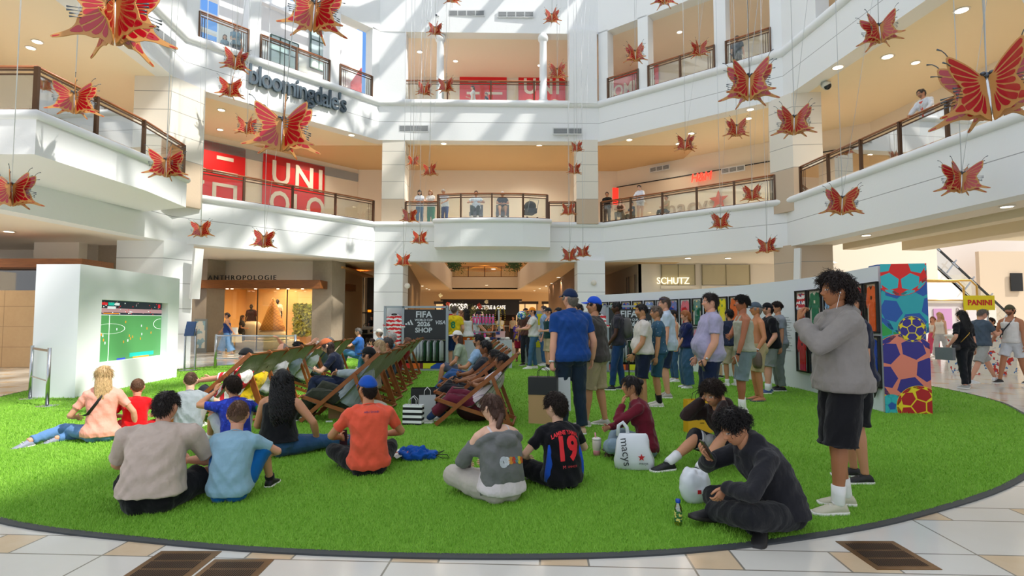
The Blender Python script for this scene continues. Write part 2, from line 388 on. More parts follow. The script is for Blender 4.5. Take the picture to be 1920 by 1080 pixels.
for u, v, L in ((606, 95, 'right'), (533, 115, 'left')):
    s_ = on_line(u, v, IW[2], IW[3]); q = Vector(IW[2]).lerp(Vector(IW[3]), s_); d_ = (Vector(IW[3])-Vector(IW[2])).normalized(); root = empty('grid_window', (q.x, q.y, at(u, v, q.y).z), 0, 'dark green gridded window on the white inner wall of the upper left gallery, %s one' % L, 'window')
    X_ = Vector((d_.x, d_.y, 0)); MB().plate([(-.7, -1.1), (.7, -1.1), (.7, 1.1), (-.7, 1.1)], (0, 0, 0), X_, (0, 0, 1), .03).build('pane', mat('#b9cfd2', .15), root); mb = MB()
    for k in range(4): mb.bar(X_*(-.7+.467*k)+Vector((0, 0, -1.1)), X_*(-.7+.467*k)+Vector((0, 0, 1.1)), .09, .06, tuple(X_)); mb.bar(X_*-.7+Vector((0, 0, -1.1+.733*k)), X_*.7+Vector((0, 0, -1.1+.733*k)), .09, .06)
    mb.build('muntins', mat('#47615e', .5), root)
for x in (-3.45, 1.5):
    mb = MB(); mb.lathe((x, 26.3, 0), [(.24, 11.8), (.24, 11.95), (.19, 12.0), (.17, 14.8), (.19, 14.85), (.24, 14.9), (.25, 15.05), (.2, 15.2)], 20)
    struct(mb.build('column', M_wup))
# back walls of the galleries
strip(o_(R2, 5.2), 5.6, 9.95, .2, M_cream, 'wall_back_first_gallery')
strip(o_(R2[3:], 5.0), 11.6, 15.3, .2, M_cream, 'wall_back_second_gallery')
strip(o_(R2, 5.12)[2:4], 9.2, 9.65, .08, M_grey, 'trim_5')
# ---------------------------------------------------------------- roof: white steel beams under the open skylight
M_beam = mat('#f1f3f5', .5, name='white_steel')
def beam(a, b, w=.22, h=.5): mb = MB(); mb.bar(a, b, w, h); return struct(mb.build('roof_beam', M_beam))
for i, x in enumerate(np.linspace(-15, 16.5, 13)): beam((x, 3, 19.2), (x+.6, 28, 19.2), .26, .55)
for y in (5.5, 9.5, 13.5, 17.5, 21.5, 25.5): beam((-15.5, y, 19.6), (17, y+.4, 19.6), .2, .4)
for x in (-12, -4, 4): beam((x, 3, 19.9), (x+10, 27, 19.9), .3, .5)
for x in (-16, -8, 0, 8): beam((x+8, 3, 20.2), (x-2, 27, 20.2), .25, .4)
# small roof-light beams behind the upper left opening
mb = MB()
for k in range(7): struct(MB().bar((-19+k*1.2, 22, 15.6+k*.35), (-13+k*1.2, 29, 15.6+k*.35), .3, .12).build('roof_beam', M_beam))
# ---------------------------------------------------------------- railings
def railing(path, z, name_label, posts=1.9, hgt=1.0, ends=True, closed_ends=(True, True)):
    P = [Vector((*p, 0)) for p in path]
    root = empty('railing', (P[0].x, P[0].y, z), 0, name_label, 'railing', None)
    o = P[0]; L = [(p-o) for p in P]
    mb = MB(); mb.tube([p+Vector((0, 0, hgt)) for p in L], (.035), 8, frame=(0, 0, 1)); mb.build('handrail', M_hand, root)
    mb = MB()
    for a, b in zip(L, L[1:]):
        for h in (hgt-.07, hgt-.17): mb.bar(a+Vector((0, 0, h)), b+Vector((0, 0, h)), .03, .035)
        mb.bar(a+Vector((0, 0, .03)), b+Vector((0, 0, .03)), .03, .04)
    mb.build('rail_frame', M_bronze, root)
    for a, b in zip(L, L[1:]):
        d = b-a; n = max(1, round(d.length/posts)); un = d.normalized()
        for k in range(n+1):
            if k == n and b is not L[-1]: continue
            q = a.lerp(b, k/n); MB().box(q+Vector((0, 0, hgt/2)), (.07, .1, hgt), math.atan2(un.y, un.x)).build('post', M_bronze, root)
        for k in range(n):
            q0 = a.lerp(b, k/n)+un*.07; q1 = a.lerp(b, (k+1)/n)-un*.07
            if (q1-q0).length < .2: continue
            MB().bar(q0+Vector((0, 0, hgt*.45)), q1+Vector((0, 0, hgt*.45)), .012, hgt*.75).build('glass_panel', M_glass, root)
    if ends:
        for (a, b) in ((L[0], L[1]), (L[-1], L[-2])):
            un = (b-a).normalized(); mb = MB()
            for k in (1, 2, 3): mb.bar(a+un*(.09*k), a+un*(.09*k)+Vector((0, 0, hgt-.15)), .02, .02, (1, 0, 0))
            mb.build('baluster', M_bronze, root)
    return root
e = (Vector(R1[3])-Vector(R1[2])).normalized()
railing([(R1[2][0]+e.x*.5-.03, R1[2][1]+e.y*.5), (R1[3][0]-.05, R1[3][1]-.1)], 6.02, 'long bronze and glass railing in front of the red and white wall signs', 1.75)
railing([(-5.0, 26.15), (-3.5, 26.15)], 6.02, 'short gallery railing where two women lean beside the left column', 1.7, ends=False)
railing([(-3.4, 25.9), (-3.35, 25.1), (-2.3, 24.9), (-.9, 24.82), (.5, 24.9), (1.6, 25.15), (1.62, 25.9)], 6.0, 'curved bronze and glass railing of the front balcony', 2.2, 1.12)
railing([(1.75, 26.2), (3.0, 26.2)], 6.02, 'short gallery railing right of the curved balcony', 1.6, ends=False)
railing([(R1[4][0]-.1, R1[4][1]), (R1[5][0]-.3, R1[5][1]+.25)], 6.02, 'bronze and glass railing below the small red neon shop sign', 1.65)
railing([(10.5, 20.1), (11.18, 12.4), (11.9, 5)], 6.02, 'long right hand gallery railing where a man in a white jacket leans', 1.62)
railing([(-13.2, 12.0), (-10.42, 12.0), (-10.24, 15.3), (-10.42, 17.5), (-11.9, 18.1)], 6.0, 'bronze railing with wooden handrail on the projecting left balcony', 1.5)
E3 = (Vector(B)-Vector(A)); 
def p_on(A, B, s, d=0): q = Vector(A).lerp(Vector(B), s); return (q.x, q.y)
for k, lab in ((0, 'upper gallery railing at the opening with blue sky behind'), (2, 'upper gallery railing above the dark store lettering'), (4, 'short upper gallery railing before the pink and red panel')):
    railing([p_on(A, B, LS[k]), p_on(A, B, LS[k+1])], 11.86, lab, 1.9)
railing([(-5.14, 26.1), (3.12, 26.25)], 11.86, 'upper gallery railing across the centre behind two round white columns', 2.1)
for k, lab in ((0, 'short upper gallery railing in front of the red hoarding with white letters'), (2, 'upper right gallery railing in the middle of three openings'), (4, 'upper right gallery railing where a man in dark clothes stands')):
    railing([p_on(A2, B2, RS[k]), p_on(A2, B2, RS[k+1])], 11.86, lab, 1.9)
q0 = at(1535, 20, 17); railing([(10.85, 17.4), (11.1, 13.5)], 11.86, 'upper gallery railing cut off by the top right frame edge', 1.9)
# ---------------------------------------------------------------- large wall signs (flat vinyl on the gallery walls)
def sign_board(A, B, s0, s1, z0, z1, d, label, m=M_red, name='wall_sign'):
    ln = (Vector(B)-Vector(A)); L = ln.length; u = ln.normalized(); n = Vector((u.y, -u.x))
    a = Vector(A)+u*s0+n*d; o = empty(name, (a.x, a.y, z0), 0, label, 'sign')
    mb = MB(); mb.plate([(0, 0), (s1-s0, 0), (s1-s0, z1-z0), (0, z1-z0)], (0, 0, 0), (u.x, u.y, 0), (0, 0, 1), .02); mb.build('board', m, o)
    return o, u, n, s1-s0, z1-z0
def glyphs(o, u, n, rects, m=M_lw, name='lettering'):
    mb = MB()
    for poly in rects: mb.plate(poly, Vector((n.x, n.y, 0))*.03, (u.x, u.y, 0), (0, 0, 1), .015)
    g = mb.build(name, m, o); return g
def rect(x0, y0, x1, y1): return [(x0, y0), (x1, y0), (x1, y1), (x0, y1)]
OB = o_(R2, 5.2); WA, WB = OB[2], OB[3]
def su(u, v): return on_line(u, v, WA, WB)*(Vector(WB)-Vector(WA)).length
s0, s1 = su(491, 340), su(607, 345); S = s1-s0
o, u_, n_, w, h = sign_board(WA, WB, s0, s1, 9.62-S, 9.62, .06, 'red square wall sign reading UNI over QLO')
def letter_text(o, u, n, body, x, z, size, m=M_lw, sx=1.0, off=0.0, spc=1.0, ext=.012, dd=.04, name='lettering', align='LEFT'):
    M = face_M((0, 0, 0), n); M.translation = Vector((u.x*x+n.x*dd, u.y*x+n.y*dd, z))
    return text(body, size, M, name, m, o, ext, align, off, spc, 0, True, sx)
letter_text(o, u_, n_, 'UNI', S*.12, S*.73, S*.50, sx=.88, off=.03, spc=1.22)
letter_text(o, u_, n_, 'QLO', S*.10, S*.27, S*.50, sx=.80, off=.03, spc=1.15)
s1b = su(458, 330)
o, u_, n_, w, h = sign_board(WA, WB, s1b-S, s1b, 9.62-S, 9.62, .06, 'red square wall sign with white katakana characters, partly behind the left column')
q = S/3.3
K = [rect(2.0*q, 2.55*q, 2.75*q, 2.72*q), rect(1.85*q, 1.85*q, 2.95*q, 2.02*q),
     rect(1.85*q, .45*q, 2.02*q, 1.45*q), rect(2.78*q, .45*q, 2.95*q, 1.45*q), rect(1.85*q, 1.3*q, 2.95*q, 1.45*q), rect(1.85*q, .45*q, 2.95*q, .6*q),
     rect(.45*q, 2.55*q, 1.35*q, 2.72*q), rect(1.18*q, 1.9*q, 1.35*q, 2.72*q), rect(.3*q, 1.85*q, 1.55*q, 2.02*q),
     [(.75*q, 1.5*q), (.45*q, 1.0*q), (.6*q, .95*q), (.92*q, 1.45*q)], rect(.7*q, 1.3*q, 1.5*q, 1.45*q), [(1.35*q, 1.35*q), (1.5*q, 1.35*q), (.95*q, .4*q), (.72*q, .45*q)]]
glyphs(o, u_, n_, K)
# second gallery hoardings
OB3 = o_(R2, 5.0); FA, FB = OB3[3], OB3[4]
def suf(u, v, A, B): return on_line(u, v, A, B)*(Vector(B)-Vector(A)).length
a, b = suf(862, 150, FA, FB), suf(950, 150, FA, FB); S = b-a; zt = at(900, 137, 31).z
o, u_, n_, w, h = sign_board(FA, FB, a, b, zt-S, zt, .06, 'red square hoarding with white bars behind the upper centre railing')
q = S/3.3; glyphs(o, u_, n_, [rect(.6*q, 2.6*q, 1.3*q, 2.75*q), rect(1.9*q, 2.6*q, 2.8*q, 2.75*q), rect(.5*q, 1.75*q, 1.4*q, 1.92*q), rect(1.8*q, 1.75*q, 3.0*q, 1.92*q), rect(.5*q, 1.0*q, 1.4*q, 1.15*q), rect(1.8*q, 1.0*q, 3.0*q, 1.15*q)])
a = suf(972, 150, FA, FB)
o, u_, n_, w, h = sign_board(FA, FB, a, a+S, zt-S, zt, .06, 'red square hoarding with large white letters UNI behind the upper centre railing')
letter_text(o, u_, n_, 'UNI', S*.10, S*.70, S*.46, sx=.88, off=.03, spc=1.2); letter_text(o, u_, n_, 'QLO', S*.08, S*.25, S*.46, sx=.8, off=.03, spc=1.15)
RA, RB = OB3[4], OB3[5]
a, b = suf(1136, 150, RA, RB), suf(1236, 150, RA, RB); zt = at(1150, 118, 31).z
o, u_, n_, w, h = sign_board(RA, RB, a, b, zt-3.4, zt, .06, 'bright red hoarding reading COMING seen through the upper right opening')
letter_text(o, u_, n_, 'COMING', .0, 1.75, .95, sx=.8, off=.02); letter_text(o, u_, n_, 'SOON', .3, .75, .95, sx=.8, off=.02)
# pale red panel standing in the upper left gallery
mP = mat('#e0626c', .6, name='pink_red_vinyl')
p0, p1 = at(637, 170, 31), at(678, 150, 29)
o = empty('hoarding', (p0.x, p0.y, 11.7), 0, 'slanted pinkish red hoarding with white letters in the upper left opening', 'sign')
d = (Vector((p1.x, p1.y))-Vector((p0.x, p0.y))).normalized()
MB().plate([(-1.5, 0), ((p1-p0).length, 0), ((p1-p0).length, 3.1), (-1.5, 1.7)], (0, 0, 0), (d.x, d.y, 0), (0, 0, 1), .05).build('board', mP, o)
M = face_M((0, 0, 0), (d.y, -d.x)); M.translation = Vector((d.x*.2+d.y*.08, d.y*.2-d.x*.08, 1.15)); text('NG', .8, M, 'lettering', M_lw, o, .01, 'LEFT', .02, local=True)
M = M.copy(); M.translation.z = .35; text('ER', .8, M, 'lettering', M_lw, o, .01, 'LEFT', .02, local=True)
# department store lettering on the left band
M_slate = mat('#4d5b66', .35, .4, name='slate_blue_metal')
u2 = (Vector(R2[3])-Vector(R2[2])); u2n = u2.normalized(); n2 = Vector((u2n.y, -u2n.x))
sA, sB = on_line(463, 120, R2[2], R2[3])*u2.length, on_line(645, 185, R2[2], R2[3])*u2.length
qa = Vector(R2[2])+u2n*sA
root = empty('store_lettering', (qa.x, qa.y, 11.0), 0, 'three dimensional dark slate department store name on the upper left band', 'sign')
M = face_M((0, 0, 0), n2); M.translation = Vector((n2.x*.12, n2.y*.12, .03))
tx = text("bloomingdale's", 1.0, M, 'lettering', M_slate, root, .06, 'LEFT', .012, .88, 0, True)
bpy.context.view_layer.update(); wd = tx.dimensions.x
tx.scale = (sx_ := (sB-sA)/wd, 1.12, 1)
# ---------------------------------------------------------------- H shop front on the first gallery right, lit letters
HA, HB = OB[4], OB[5]
def place_text(body, u, v, A, B, zc, size, m, label, cat='sign', **k):
    s = on_line(u, v, A, B); ln = (Vector(B)-Vector(A)); un = ln.normalized(); n = Vector((un.y, -un.x)); p = Vector(A)+ln*s+n*k.get('dn', .12)
    root = empty('shop_lettering', (p.x, p.y, zc), 0, label, cat); M = face_M((0, 0, 0), n)
    text(body, size, M, 'lettering', m, root, .03, 'CENTER', k.get('off', 0), k.get('spc', 1), k.get('shear', 0), True, k.get('sx', 1)); return root
zz = at(1320, 333, 28).z
place_text('H&M', 1320, 333, HA, HB, zz, .62, emis('#ff3b2a', 1.6), 'glowing red two letter shop sign above the first gallery railing', shear=.2, sx=.8, dn=.42)
zz = at(1145, 369, 30).z
mb = MB(); mb.box((0, 0, 0), (.3, .06, .9)); tag(mb.build('blade_sign', emis('#ff2a1c', 1.2), loc=at(1154, 368, 29.5)), 'small narrow red lit sign on the slanted wall left of the leaning girl', 'sign')
place_text('macys', 1290, 375, HA, HB, at(1290, 375, 27).z, 1.25, mat('#b8a592', .6), 'large faded store name seen through the right gallery glass', off=.0)  # reflection in the gallery glass, put in as tan letters on the wall behind
def star(c, r, n, m, label):
    un = Vector((-n[1], n[0], 0)); pts = [(math.sin(2*PI*k/10)*(r if k % 2 == 0 else r*.4), math.cos(2*PI*k/10)*(r if k % 2 == 0 else r*.4)) for k in range(10)]
    mb = MB(); mb.plate(pts, (0, 0, 0), un, (0, 0, 1), .03); return tag(mb.build('star_emblem', m, loc=c), label, 'sign')
sh = on_line(1350, 370, HA, HB); un = (Vector(HB)-Vector(HA)).normalized(); nn = Vector((un.y, -un.x)); ph = Vector(HA).lerp(Vector(HB), sh)+nn*.2
star((ph.x, ph.y, at(1350, 370, 27).z), .5, (nn.x, nn.y, 0), mat('#c4553f', .6), 'faded red star beside the faded store name behind the glass')  # star of the same mirrored sign, its reflection built as a flat red plate
# fascia on the first gallery right and the grey line above
strip(o_(R2, 5.0)[4:6], 8.1, 8.9, .15, M_tan, 'trim_6'); strip(o_(R2, 4.98)[4:6], 8.9, 8.95, .18, M_black, 'trim_7')
# ---------------------------------------------------------------- vents, lights, small fittings
def vent(p, n, w, h, cells, label):
    root = empty('air_vent', p, 0, label, 'vent'); n = Vector((n[0], n[1], 0)).normalized(); x = Vector((-n.y, n.x, 0))
    mb = MB(); mb.plate([(-w/2, -h/2), (w/2, -h/2), (w/2, h/2), (-w/2, h/2)], n*.0, x, (0, 0, 1), .03); mb.build('frame', mat('#d9dbdc', .5), root)
    for k in range(cells):
        a = -w/2+.05+k*(w-.05)/cells; mb = MB(); mb.plate(rect(a, -h/2+.05, a+(w-.05)/cells-.05, h/2-.05), n*.032, x, (0, 0, 1), .01)
        mb.build('louvre_panel', stripes('#55585a', '#a9adb0', 22, .5, 2, name='louvre'), root)
for u, v in ((875, 25), (967, 27)): p = at(u, v, 26.05); vent(p, (0, -1), 1.75, .32, 4, 'air vent high on the centre wall, %s of the pair' % ('left' if u < 900 else 'right'))
for u, v, L in ((776, 241, 'left'), (1064, 246, 'right')): p = at(u, v, 26.0); vent(p, (0, -1), 1.42, .34, 2, 'air vent in the band above the %s centre column' % L)
ppp = Vector((-11.55, 18.0)); vent((-11.7, 17.9, 10.9), (1, -.05), 2.0, .42, 3, 'long air vent in the left band beneath the upper coping')
for u, v, L in ((1240, 316, 'left'), (1377, 318, 'right')):
    s = on_line(u, v, HA, HB); q = Vector(HA).lerp(Vector(HB), s)+nn*.2; vent((q.x, q.y, at(u, v, q.y).z), (nn.x, nn.y), 1.15, .3, 3, 'dark air vent above the neon shop sign, the %s one' % L)
def clight(p, label, r=.1, grp=None):
    root = empty('ceiling_light', p, 0, label, 'ceiling light', grp)
    MB().lathe((0, 0, 0), [(r*1.25, 0), (r*1.25, -.012), (r, -.015)], 16).build('trim_ring', mat('#f3efe8', .5), root)
    MB().lathe((0, 0, 0), [(r, -.012), (r*.95, -.018), (0.001, -.018)], 16).build('diffuser', M_lamp, root)
CL = [  # u, v of each round downlight, height of the ceiling, group
 ([(70, 78), (226, 80)], 9.92, 'downlights over the left balcony'),
 ([(832, 269), (828, 288), (941, 290), (1011, 273), (1011, 292), (826, 329), (915, 330), (1011, 331)], 9.92, 'downlights of the first gallery centre ceiling'),
 ([(659, 253), (415, 206)], 9.92, 'downlights of the first gallery left ceiling'),
 ([(1180, 262), (1253, 289), (1403, 222), (1407, 205), (1448, 292), (1296, 250)], 9.92, 'downlights of the first gallery right ceiling'),
 ([(1664, 106), (1803, 19), (1571, 126)], 9.92, 'downlights over the right gallery'),
 ([(787, 97)], 15.18, None),
 ([(1290, 484), (1365, 484), (1458, 484), (1624, 441), (1888, 387)], 4.2, 'ground floor downlights right'),
 ([(17, 434)], 4.2, None),
 ([(778, 528), (783, 532), (792, 536), (800, 541), (805, 543), (768, 524), (1066, 518), (1052, 524), (1034, 531), (1024, 536), (1012, 541), (1002, 545)], 4.2, 'small downlights of the centre hall')]
for lst, z, grp in CL:
    for u, v in lst:
        p = gd(u, v, z-.0)
        if z == 9.92 and u > 1500: r = .16
        elif z < 5 and 700 < u < 1100: r = .09
        else: r = .13
        clight(p, 'round recessed downlight in the %s' % ('upper gallery ceiling' if z > 15 else 'left hall ceiling above the screen') if not grp else 'round recessed downlight, one of the '+grp, r, grp)
        p2 = p-Vector((0, 0, .08))
        spot(p2.x, p2.y, p2.z, 55 if z < 5 else 70)
# lamps of the galleries and halls that light the warm interiors
for p in ((-15, 24, 4.0), (-12, 27.5, 4.0), (-17, 16, 4.0), (-16, 12, 4.0), (-9, 31, 4.0), (-1, 30, 4.1), (-7, 36, 4.0), (3, 36, 4.0), (-2, 44, 4.0), (8, 28, 4.0), (12, 25, 4.0), (7, 31, 4.0)):
    spot(*p, 200); clight((p[0], p[1], 4.2), 'round recessed downlight over the ground floor hall', .12, 'ground floor hall downlights')
for p in ((-13, 24.5, 9.8), (-10, 28, 9.8), (-15, 17, 9.8), (-3, 29, 9.8), (1, 29.5, 9.8), (8, 26.5, 9.8), (12, 23.5, 9.8), (13.3, 18, 9.8), (14, 13, 9.8), (13.5, 8, 9.8)):
    spot(*p, 170); clight((p[0], p[1], 9.92), 'round recessed downlight over the first gallery', .12, 'first gallery walkway downlights')
for p in ((-3, 29, 15), (1.5, 29.5, 15), (8, 26, 15), (12, 22, 15), (-9.5, 28, 15)):
    spot(*p, 170); clight((p[0], p[1], 15.18), 'round recessed downlight over the second gallery', .12, 'second gallery walkway downlights')
# white curved drum of a balcony at the upper right
mb = MB(); mb.ball((12.6, 10.2, 9.2), (2.6, 2.0, 3.1), 18); mb.build('curved_bay', M_bal)['kind'] = 'structure'
mb = MB(); R = []
mb.tube([(12.6+2.55*math.cos(a)-.0, 9.4+.0, 9.2+3.1*math.sin(a)) for a in np.linspace(PI*.5, PI*1.5, 24)], .14, 8); struct(mb.build('trim_8', M_bal))
# spotlight and cameras on the walls
root = empty('stage_spotlight', at(1549, 160, 19.5), 0, 'pale theatre spotlight hanging under the right gallery ceiling', 'lamp')
MB().tube([(.0, .12, .1), (-.02, -.12, -.08)], [.13, .15], 14).build('lamp_housing', mat('#d8d8cf', .5), root)
MB().tube([(-.02, -.121, -.081), (-.022, -.13, -.085)], [.12, .12], 14).build('lens', mat('#20262c', .15), root)
MB().tube([(-.16, 0, 0), (-.16, 0, .22), (0, 0, .28), (.16, 0, .22), (.16, 0, 0)], .012, 6).build('yoke', M_grey, root)
root = empty('security_camera', at(820, 29, 25.8), 0, 'small white security camera above the left round column', 'camera')
MB().ball((0, 0, 0), .1, 8).build('camera_ball', mat('#dfe3e8', .4), root); MB().ball((-.05, -.07, -.02), .05, 6).build('lens', mat('#1b2b40', .2), root)
mb = MB(); mb.box((0, 0, 0), (.09, .05, .14)); tag(mb.build('fire_alarm', mat('#d6342a', .5), loc=at(1483, 263, 20.9)), 'small red fire alarm on the right white column', 'alarm')
for u, v, L in ((764, 536, 'left'), (1113, 530, 'right')):
    mb = MB(); mb.lathe((0, 0, 0), [(.13, 0), (.13, .05), (.02, .07)], 16)
    o = mb.build('wall_speaker', mat('#e2ddd2', .6)); o.rotation_euler = (PI/2, 0, 0); o.location = at(u, v, 25.97); tag(o, 'round flat wall speaker on the %s centre column' % L, 'speaker')
# ---------------------------------------------------------------- ground floor shops and halls
def stone(c1, c2, name, block=None, rough=.55):
    m, nt, b = nodes_of(name); P = wpos(nt); f = noise_n(nt, 1.3, 8, P, .65); f2 = noise_n(nt, 9, 5, P, .7)
    f = mth(nt, 'MULTIPLY_ADD', f2, .5, mth(nt, 'MULTIPLY', f, .9)); c = mixc(nt, mth(nt, 'SUBTRACT', f, .2), hexc(c1), hexc(c2))
    if block:
        X = sepxyz(nt, P); g = None
        for ax, s in ((0, block[0]), (2, block[1])):
            e_ = mth(nt, 'LESS_THAN', mth(nt, 'FRACT', mth(nt, 'ADD', mth(nt, 'DIVIDE', X[ax], s), 40)), .012 if ax == 0 else .022)
            g = e_ if g is None else mth(nt, 'MAXIMUM', g, e_)
        c = mixc(nt, g, c, tuple(x*.6 for x in hexc(c1)))
    nt.links.new(c, b.inputs['Base Color']); b.inputs['Roughness'].default_value = rough; bump(nt, b, f2, .2, .01); return m
M_conc = stone('#8f806d', '#b3a48e', 'troweled_concrete'); M_sand = stone('#b3926a', '#c9ab82', 'sandstone_blocks', (1.3, .62))
M_wood = woodm('#a4642f', '#5e3316', (1, 6, 9), .45, 'reclaimed_wood')
M_dark = mat('#2b2018', .5, name='dark_interior'); M_warm = mat('#d9b98a', .8, name='warm_wall_paint')
M_gdark = glass((.55, .5, .42), .12); M_gclr = glass((.94, .96, .95), .05)
def wall_block(name, poly, z0, z1, m): return struct(MB().prism(poly, z0, z1).build(name, m))
def bx(x0, x1, y0, y1): return [(x0, y0), (x1, y0), (x1, y1), (x0, y1)]
# far left shop: low sandstone wall, dark glazing, wooden canopy
wall_block('wall_far_left', bx(-30, -14.35, 17.2, 17.7), 0, 2.36, M_sand)
wall_block('wall_far_left', bx(-30, -15.2, 21.9, 22.2), 0, 4.3, M_cream)
wall_block('wall_far_left', bx(-17.0, -15.4, 19.8, 20.2), 3.35, 4.3, M_cream)
wall_block('column', bx(-15.3, -14.35, 20.6, 21.4), 0, 4.3, M_conc)
o = MB().bar((-30, 18, 3.22), (-13.35, 18, 3.22), 1.4, .27).build('shop_canopy', M_wood); tag(o, 'long reclaimed wood canopy over the far left shop front behind the screen', 'canopy')
o = MB().box((-21.5, 17.9, 2.75), (16, .03, .75)).build('shop_window', M_gdark); tag(o, 'band of dark shop glazing above the sandstone wall', 'window')
wall_block('wall_far_left', bx(-30, -15.5, 19.9, 20), 0, 3.2, mat('#5b4327', .6))
wall_block('wall_far_left', bx(-30.2, -30, 2, 24), 0, 4.3, M_cream)
# the clothes shop between two concrete pillars
wall_block('column', [(-15.15, 26), (-13.75, 25.2), (-13.35, 26), (-14.2, 27.2), (-15.4, 27)], 0, 4.3, M_conc)
wall_block('column', [(-9.25, 25.9), (-8.35, 25.9), (-8.0, 26.8), (-9.2, 27)], 0, 4.3, M_conc)
wall_block('wall_shop', bx(-14.2, -9.1, 26.3, 26.5), 3.05, 4.3, M_cream)
root = empty('shop_canopy', (-11.6, 25.2, 3.05), 0, 'reclaimed wood canopy beam below the black bookish shop name', 'canopy')
MB().bar((-3.1, .2, 0), (3.05, .2, 0), 1.0, .36).build('beam', M_wood, root)
for u in (427, 436, 480, 522, 541, 568): q = at(u, 544, 25.4); MB().lathe((q.x+11.6, .15, -.181), [(.06, 0), (.06, -.02), (.01, -.02)], 10).build('canopy_light', M_lamp, root)
root = empty('shop_lettering', (-12.15, 25.15, 3.345), 0, 'black serif shop name ANTHROPOLOGIE above the wood canopy', 'sign')
t_ = text('ANTHROPOLOGIE', .3, face_M((0, 0, 0), (0, -1)), 'lettering', M_black, root, .02, 'CENTER', .0, 1.32, 0, True)
wall_block('floor_shop', bx(-14, -9, 26.6, 32), 0, .03, mat('#b79a70', .4))
wall_block('wall_shop_back', bx(-15, -8.5, 31.6, 31.8), 0, 4.3, mat('#e7c288', .8)); wall_block('wall_shop_side', bx(-15.2, -15, 26.8, 32), 0, 4.3, mat('#cfa772', .8)); wall_block('wall_shop_side', bx(-8.6, -8.5, 26.8, 31.6), 0, 4.3, mat('#cfa772', .8))
wall_block('ceiling_shop', bx(-15, -8, 26.5, 32.2), 3.9, 4.0, mat('#c99559', .8))
for x, y in ((-13, 28), (-11.5, 28.5), (-10, 28), (-12.5, 30.5), (-10.5, 30.6), (-9, 30.5)): spot(x, y, 3.8, 300, (1, .74, .42)); 
for x0, x1, L in ((-13.6, -12.1, 'left'), (-12.0, -10.7, 'middle'), (-10.6, -9.2, 'right')):
    root = empty('shop_window', ((x0+x1)/2, 26.4, 0), 0, '%s glass pane of the clothes shop front' % L, 'window')
    MB().box((0, 0, 1.5), (x1-x0, .02, 3.0)).build('pane', M_gclr, root); MB().box((-(x1-x0)/2, 0, 1.5), (.04, .05, 3.0)).build('mullion', M_bronze, root)
m, nt, b = nodes_of('hedge_leaves'); f = noise_n(nt, 9, 4, coords(nt), .7); nt.links.new(mixc(nt, mth(nt, 'MULTIPLY_ADD', f, 3.5, -1.2), hexc('#12280a'), hexc('#9aa63a')), b.inputs['Base Color']); M_hedge = m
rnd = random.Random(5); mb = MB()
for k in range(2600):
    c = Vector((rnd.uniform(-12.2, -8.75), 31.4-rnd.random()*.25, rnd.uniform(.55, 2.35))); a = rnd.random()*6.3; u = Vector((math.cos(a), -.4*rnd.random(), math.sin(a)))*.09; w = u.cross(Vector((0, 1, 0))).normalized()*.045
    mb.add([c-u, c+w, c+u, c-w], [(0, 1, 2, 3)])
mb.box((-10.45, 31.5, 1.45), (3.5, .15, 1.8)); tag(mb.build('hedge_wall', M_hedge), 'leafy green plant wall at the back of the clothes shop', 'plant wall')
# display: platform, giant cone, mannequins, stool, rail of clothes
MB_ = MB(); MB_.lathe((-12.25, 28.2, 0), [(1.5, .03), (1.5, .42), (1.45, .45), (.01, .45)], 32); tag(MB_.build('display_platform', mat('#d8c3a0', .7)), 'round low cream display platform in the shop window', 'platform')
root = empty('ice_cream_prop', (-11.9, 27.9, .46), 0, 'giant upside down ice cream cone prop in the shop window', 'display prop')
m, nt, b = nodes_of('waffle'); co = coords(nt); X = sepxyz(nt, co)
w_ = mth(nt, 'MAXIMUM', mth(nt, 'LESS_THAN', mth(nt, 'FRACT', mth(nt, 'ADD', mth(nt, 'MULTIPLY', mth(nt, 'ADD', X[2], X[0]), 6), 30)), .2), mth(nt, 'LESS_THAN', mth(nt, 'FRACT', mth(nt, 'ADD', mth(nt, 'MULTIPLY', mth(nt, 'SUBTRACT', X[2], X[0]), 6), 30)), .2))
nt.links.new(mixc(nt, w_, hexc('#e0a04a'), hexc('#b8742a')), b.inputs['Base Color'])
MB().lathe((0, 0, 0), [(.62, .5), (.5, .8), (.3, 1.4), (.08, 2.05), (.01, 2.12)], 20).build('cone', m, root)
MB().ball((0, 0, .28), (.68, .6, .3), 14).build('scoop', mat('#f0e0bb', .7, bmp=.5, bscale=8), root); MB().ball((0, .0, .06), (.85, .7, .1), 14).build('puddle', mat('#f0dfb4', .6), root)
MB().lathe((-12.95, 28.0, .46), [(.42, 0), (.45, .1), (.42, .75), (.3, .9), (.01, .95)], 20).build('plinth', mat('#f0e2c2', .8)).update_tag(); tag(bpy.data.objects['plinth'], 'cream scoop shaped plinth left of the giant cone', 'plinth')
root = empty('stool', (-9.55, 27.6, .03), 0, 'wooden stool with cream cushion inside the shop window at right', 'stool')
MB().box((0, 0, .62), (.75, .4, .07)).build('seat', mat('#efe2c8', .8), root)
for sx_ in (-1, 1):
    for sy in (-1, 1): MB().bar((sx_*.22, sy*.12, .6), (sx_*.34, sy*.18, 0), .05, .05).build('leg', M_wood, root)
for x, L in ((-9.4, 'left'), (-9.0, 'right')):
    mb = MB(); mb.prism([(x-.22, 27.75), (x+.22, 27.75), (x+.22, 27.95), (x-.22, 27.95)], .95, 1.75); tag(mb.build('knitted_sweater', mat('#dfcba0', .9)), 'cream knitted top on the stand above the stool, the %s one' % L, 'clothing')
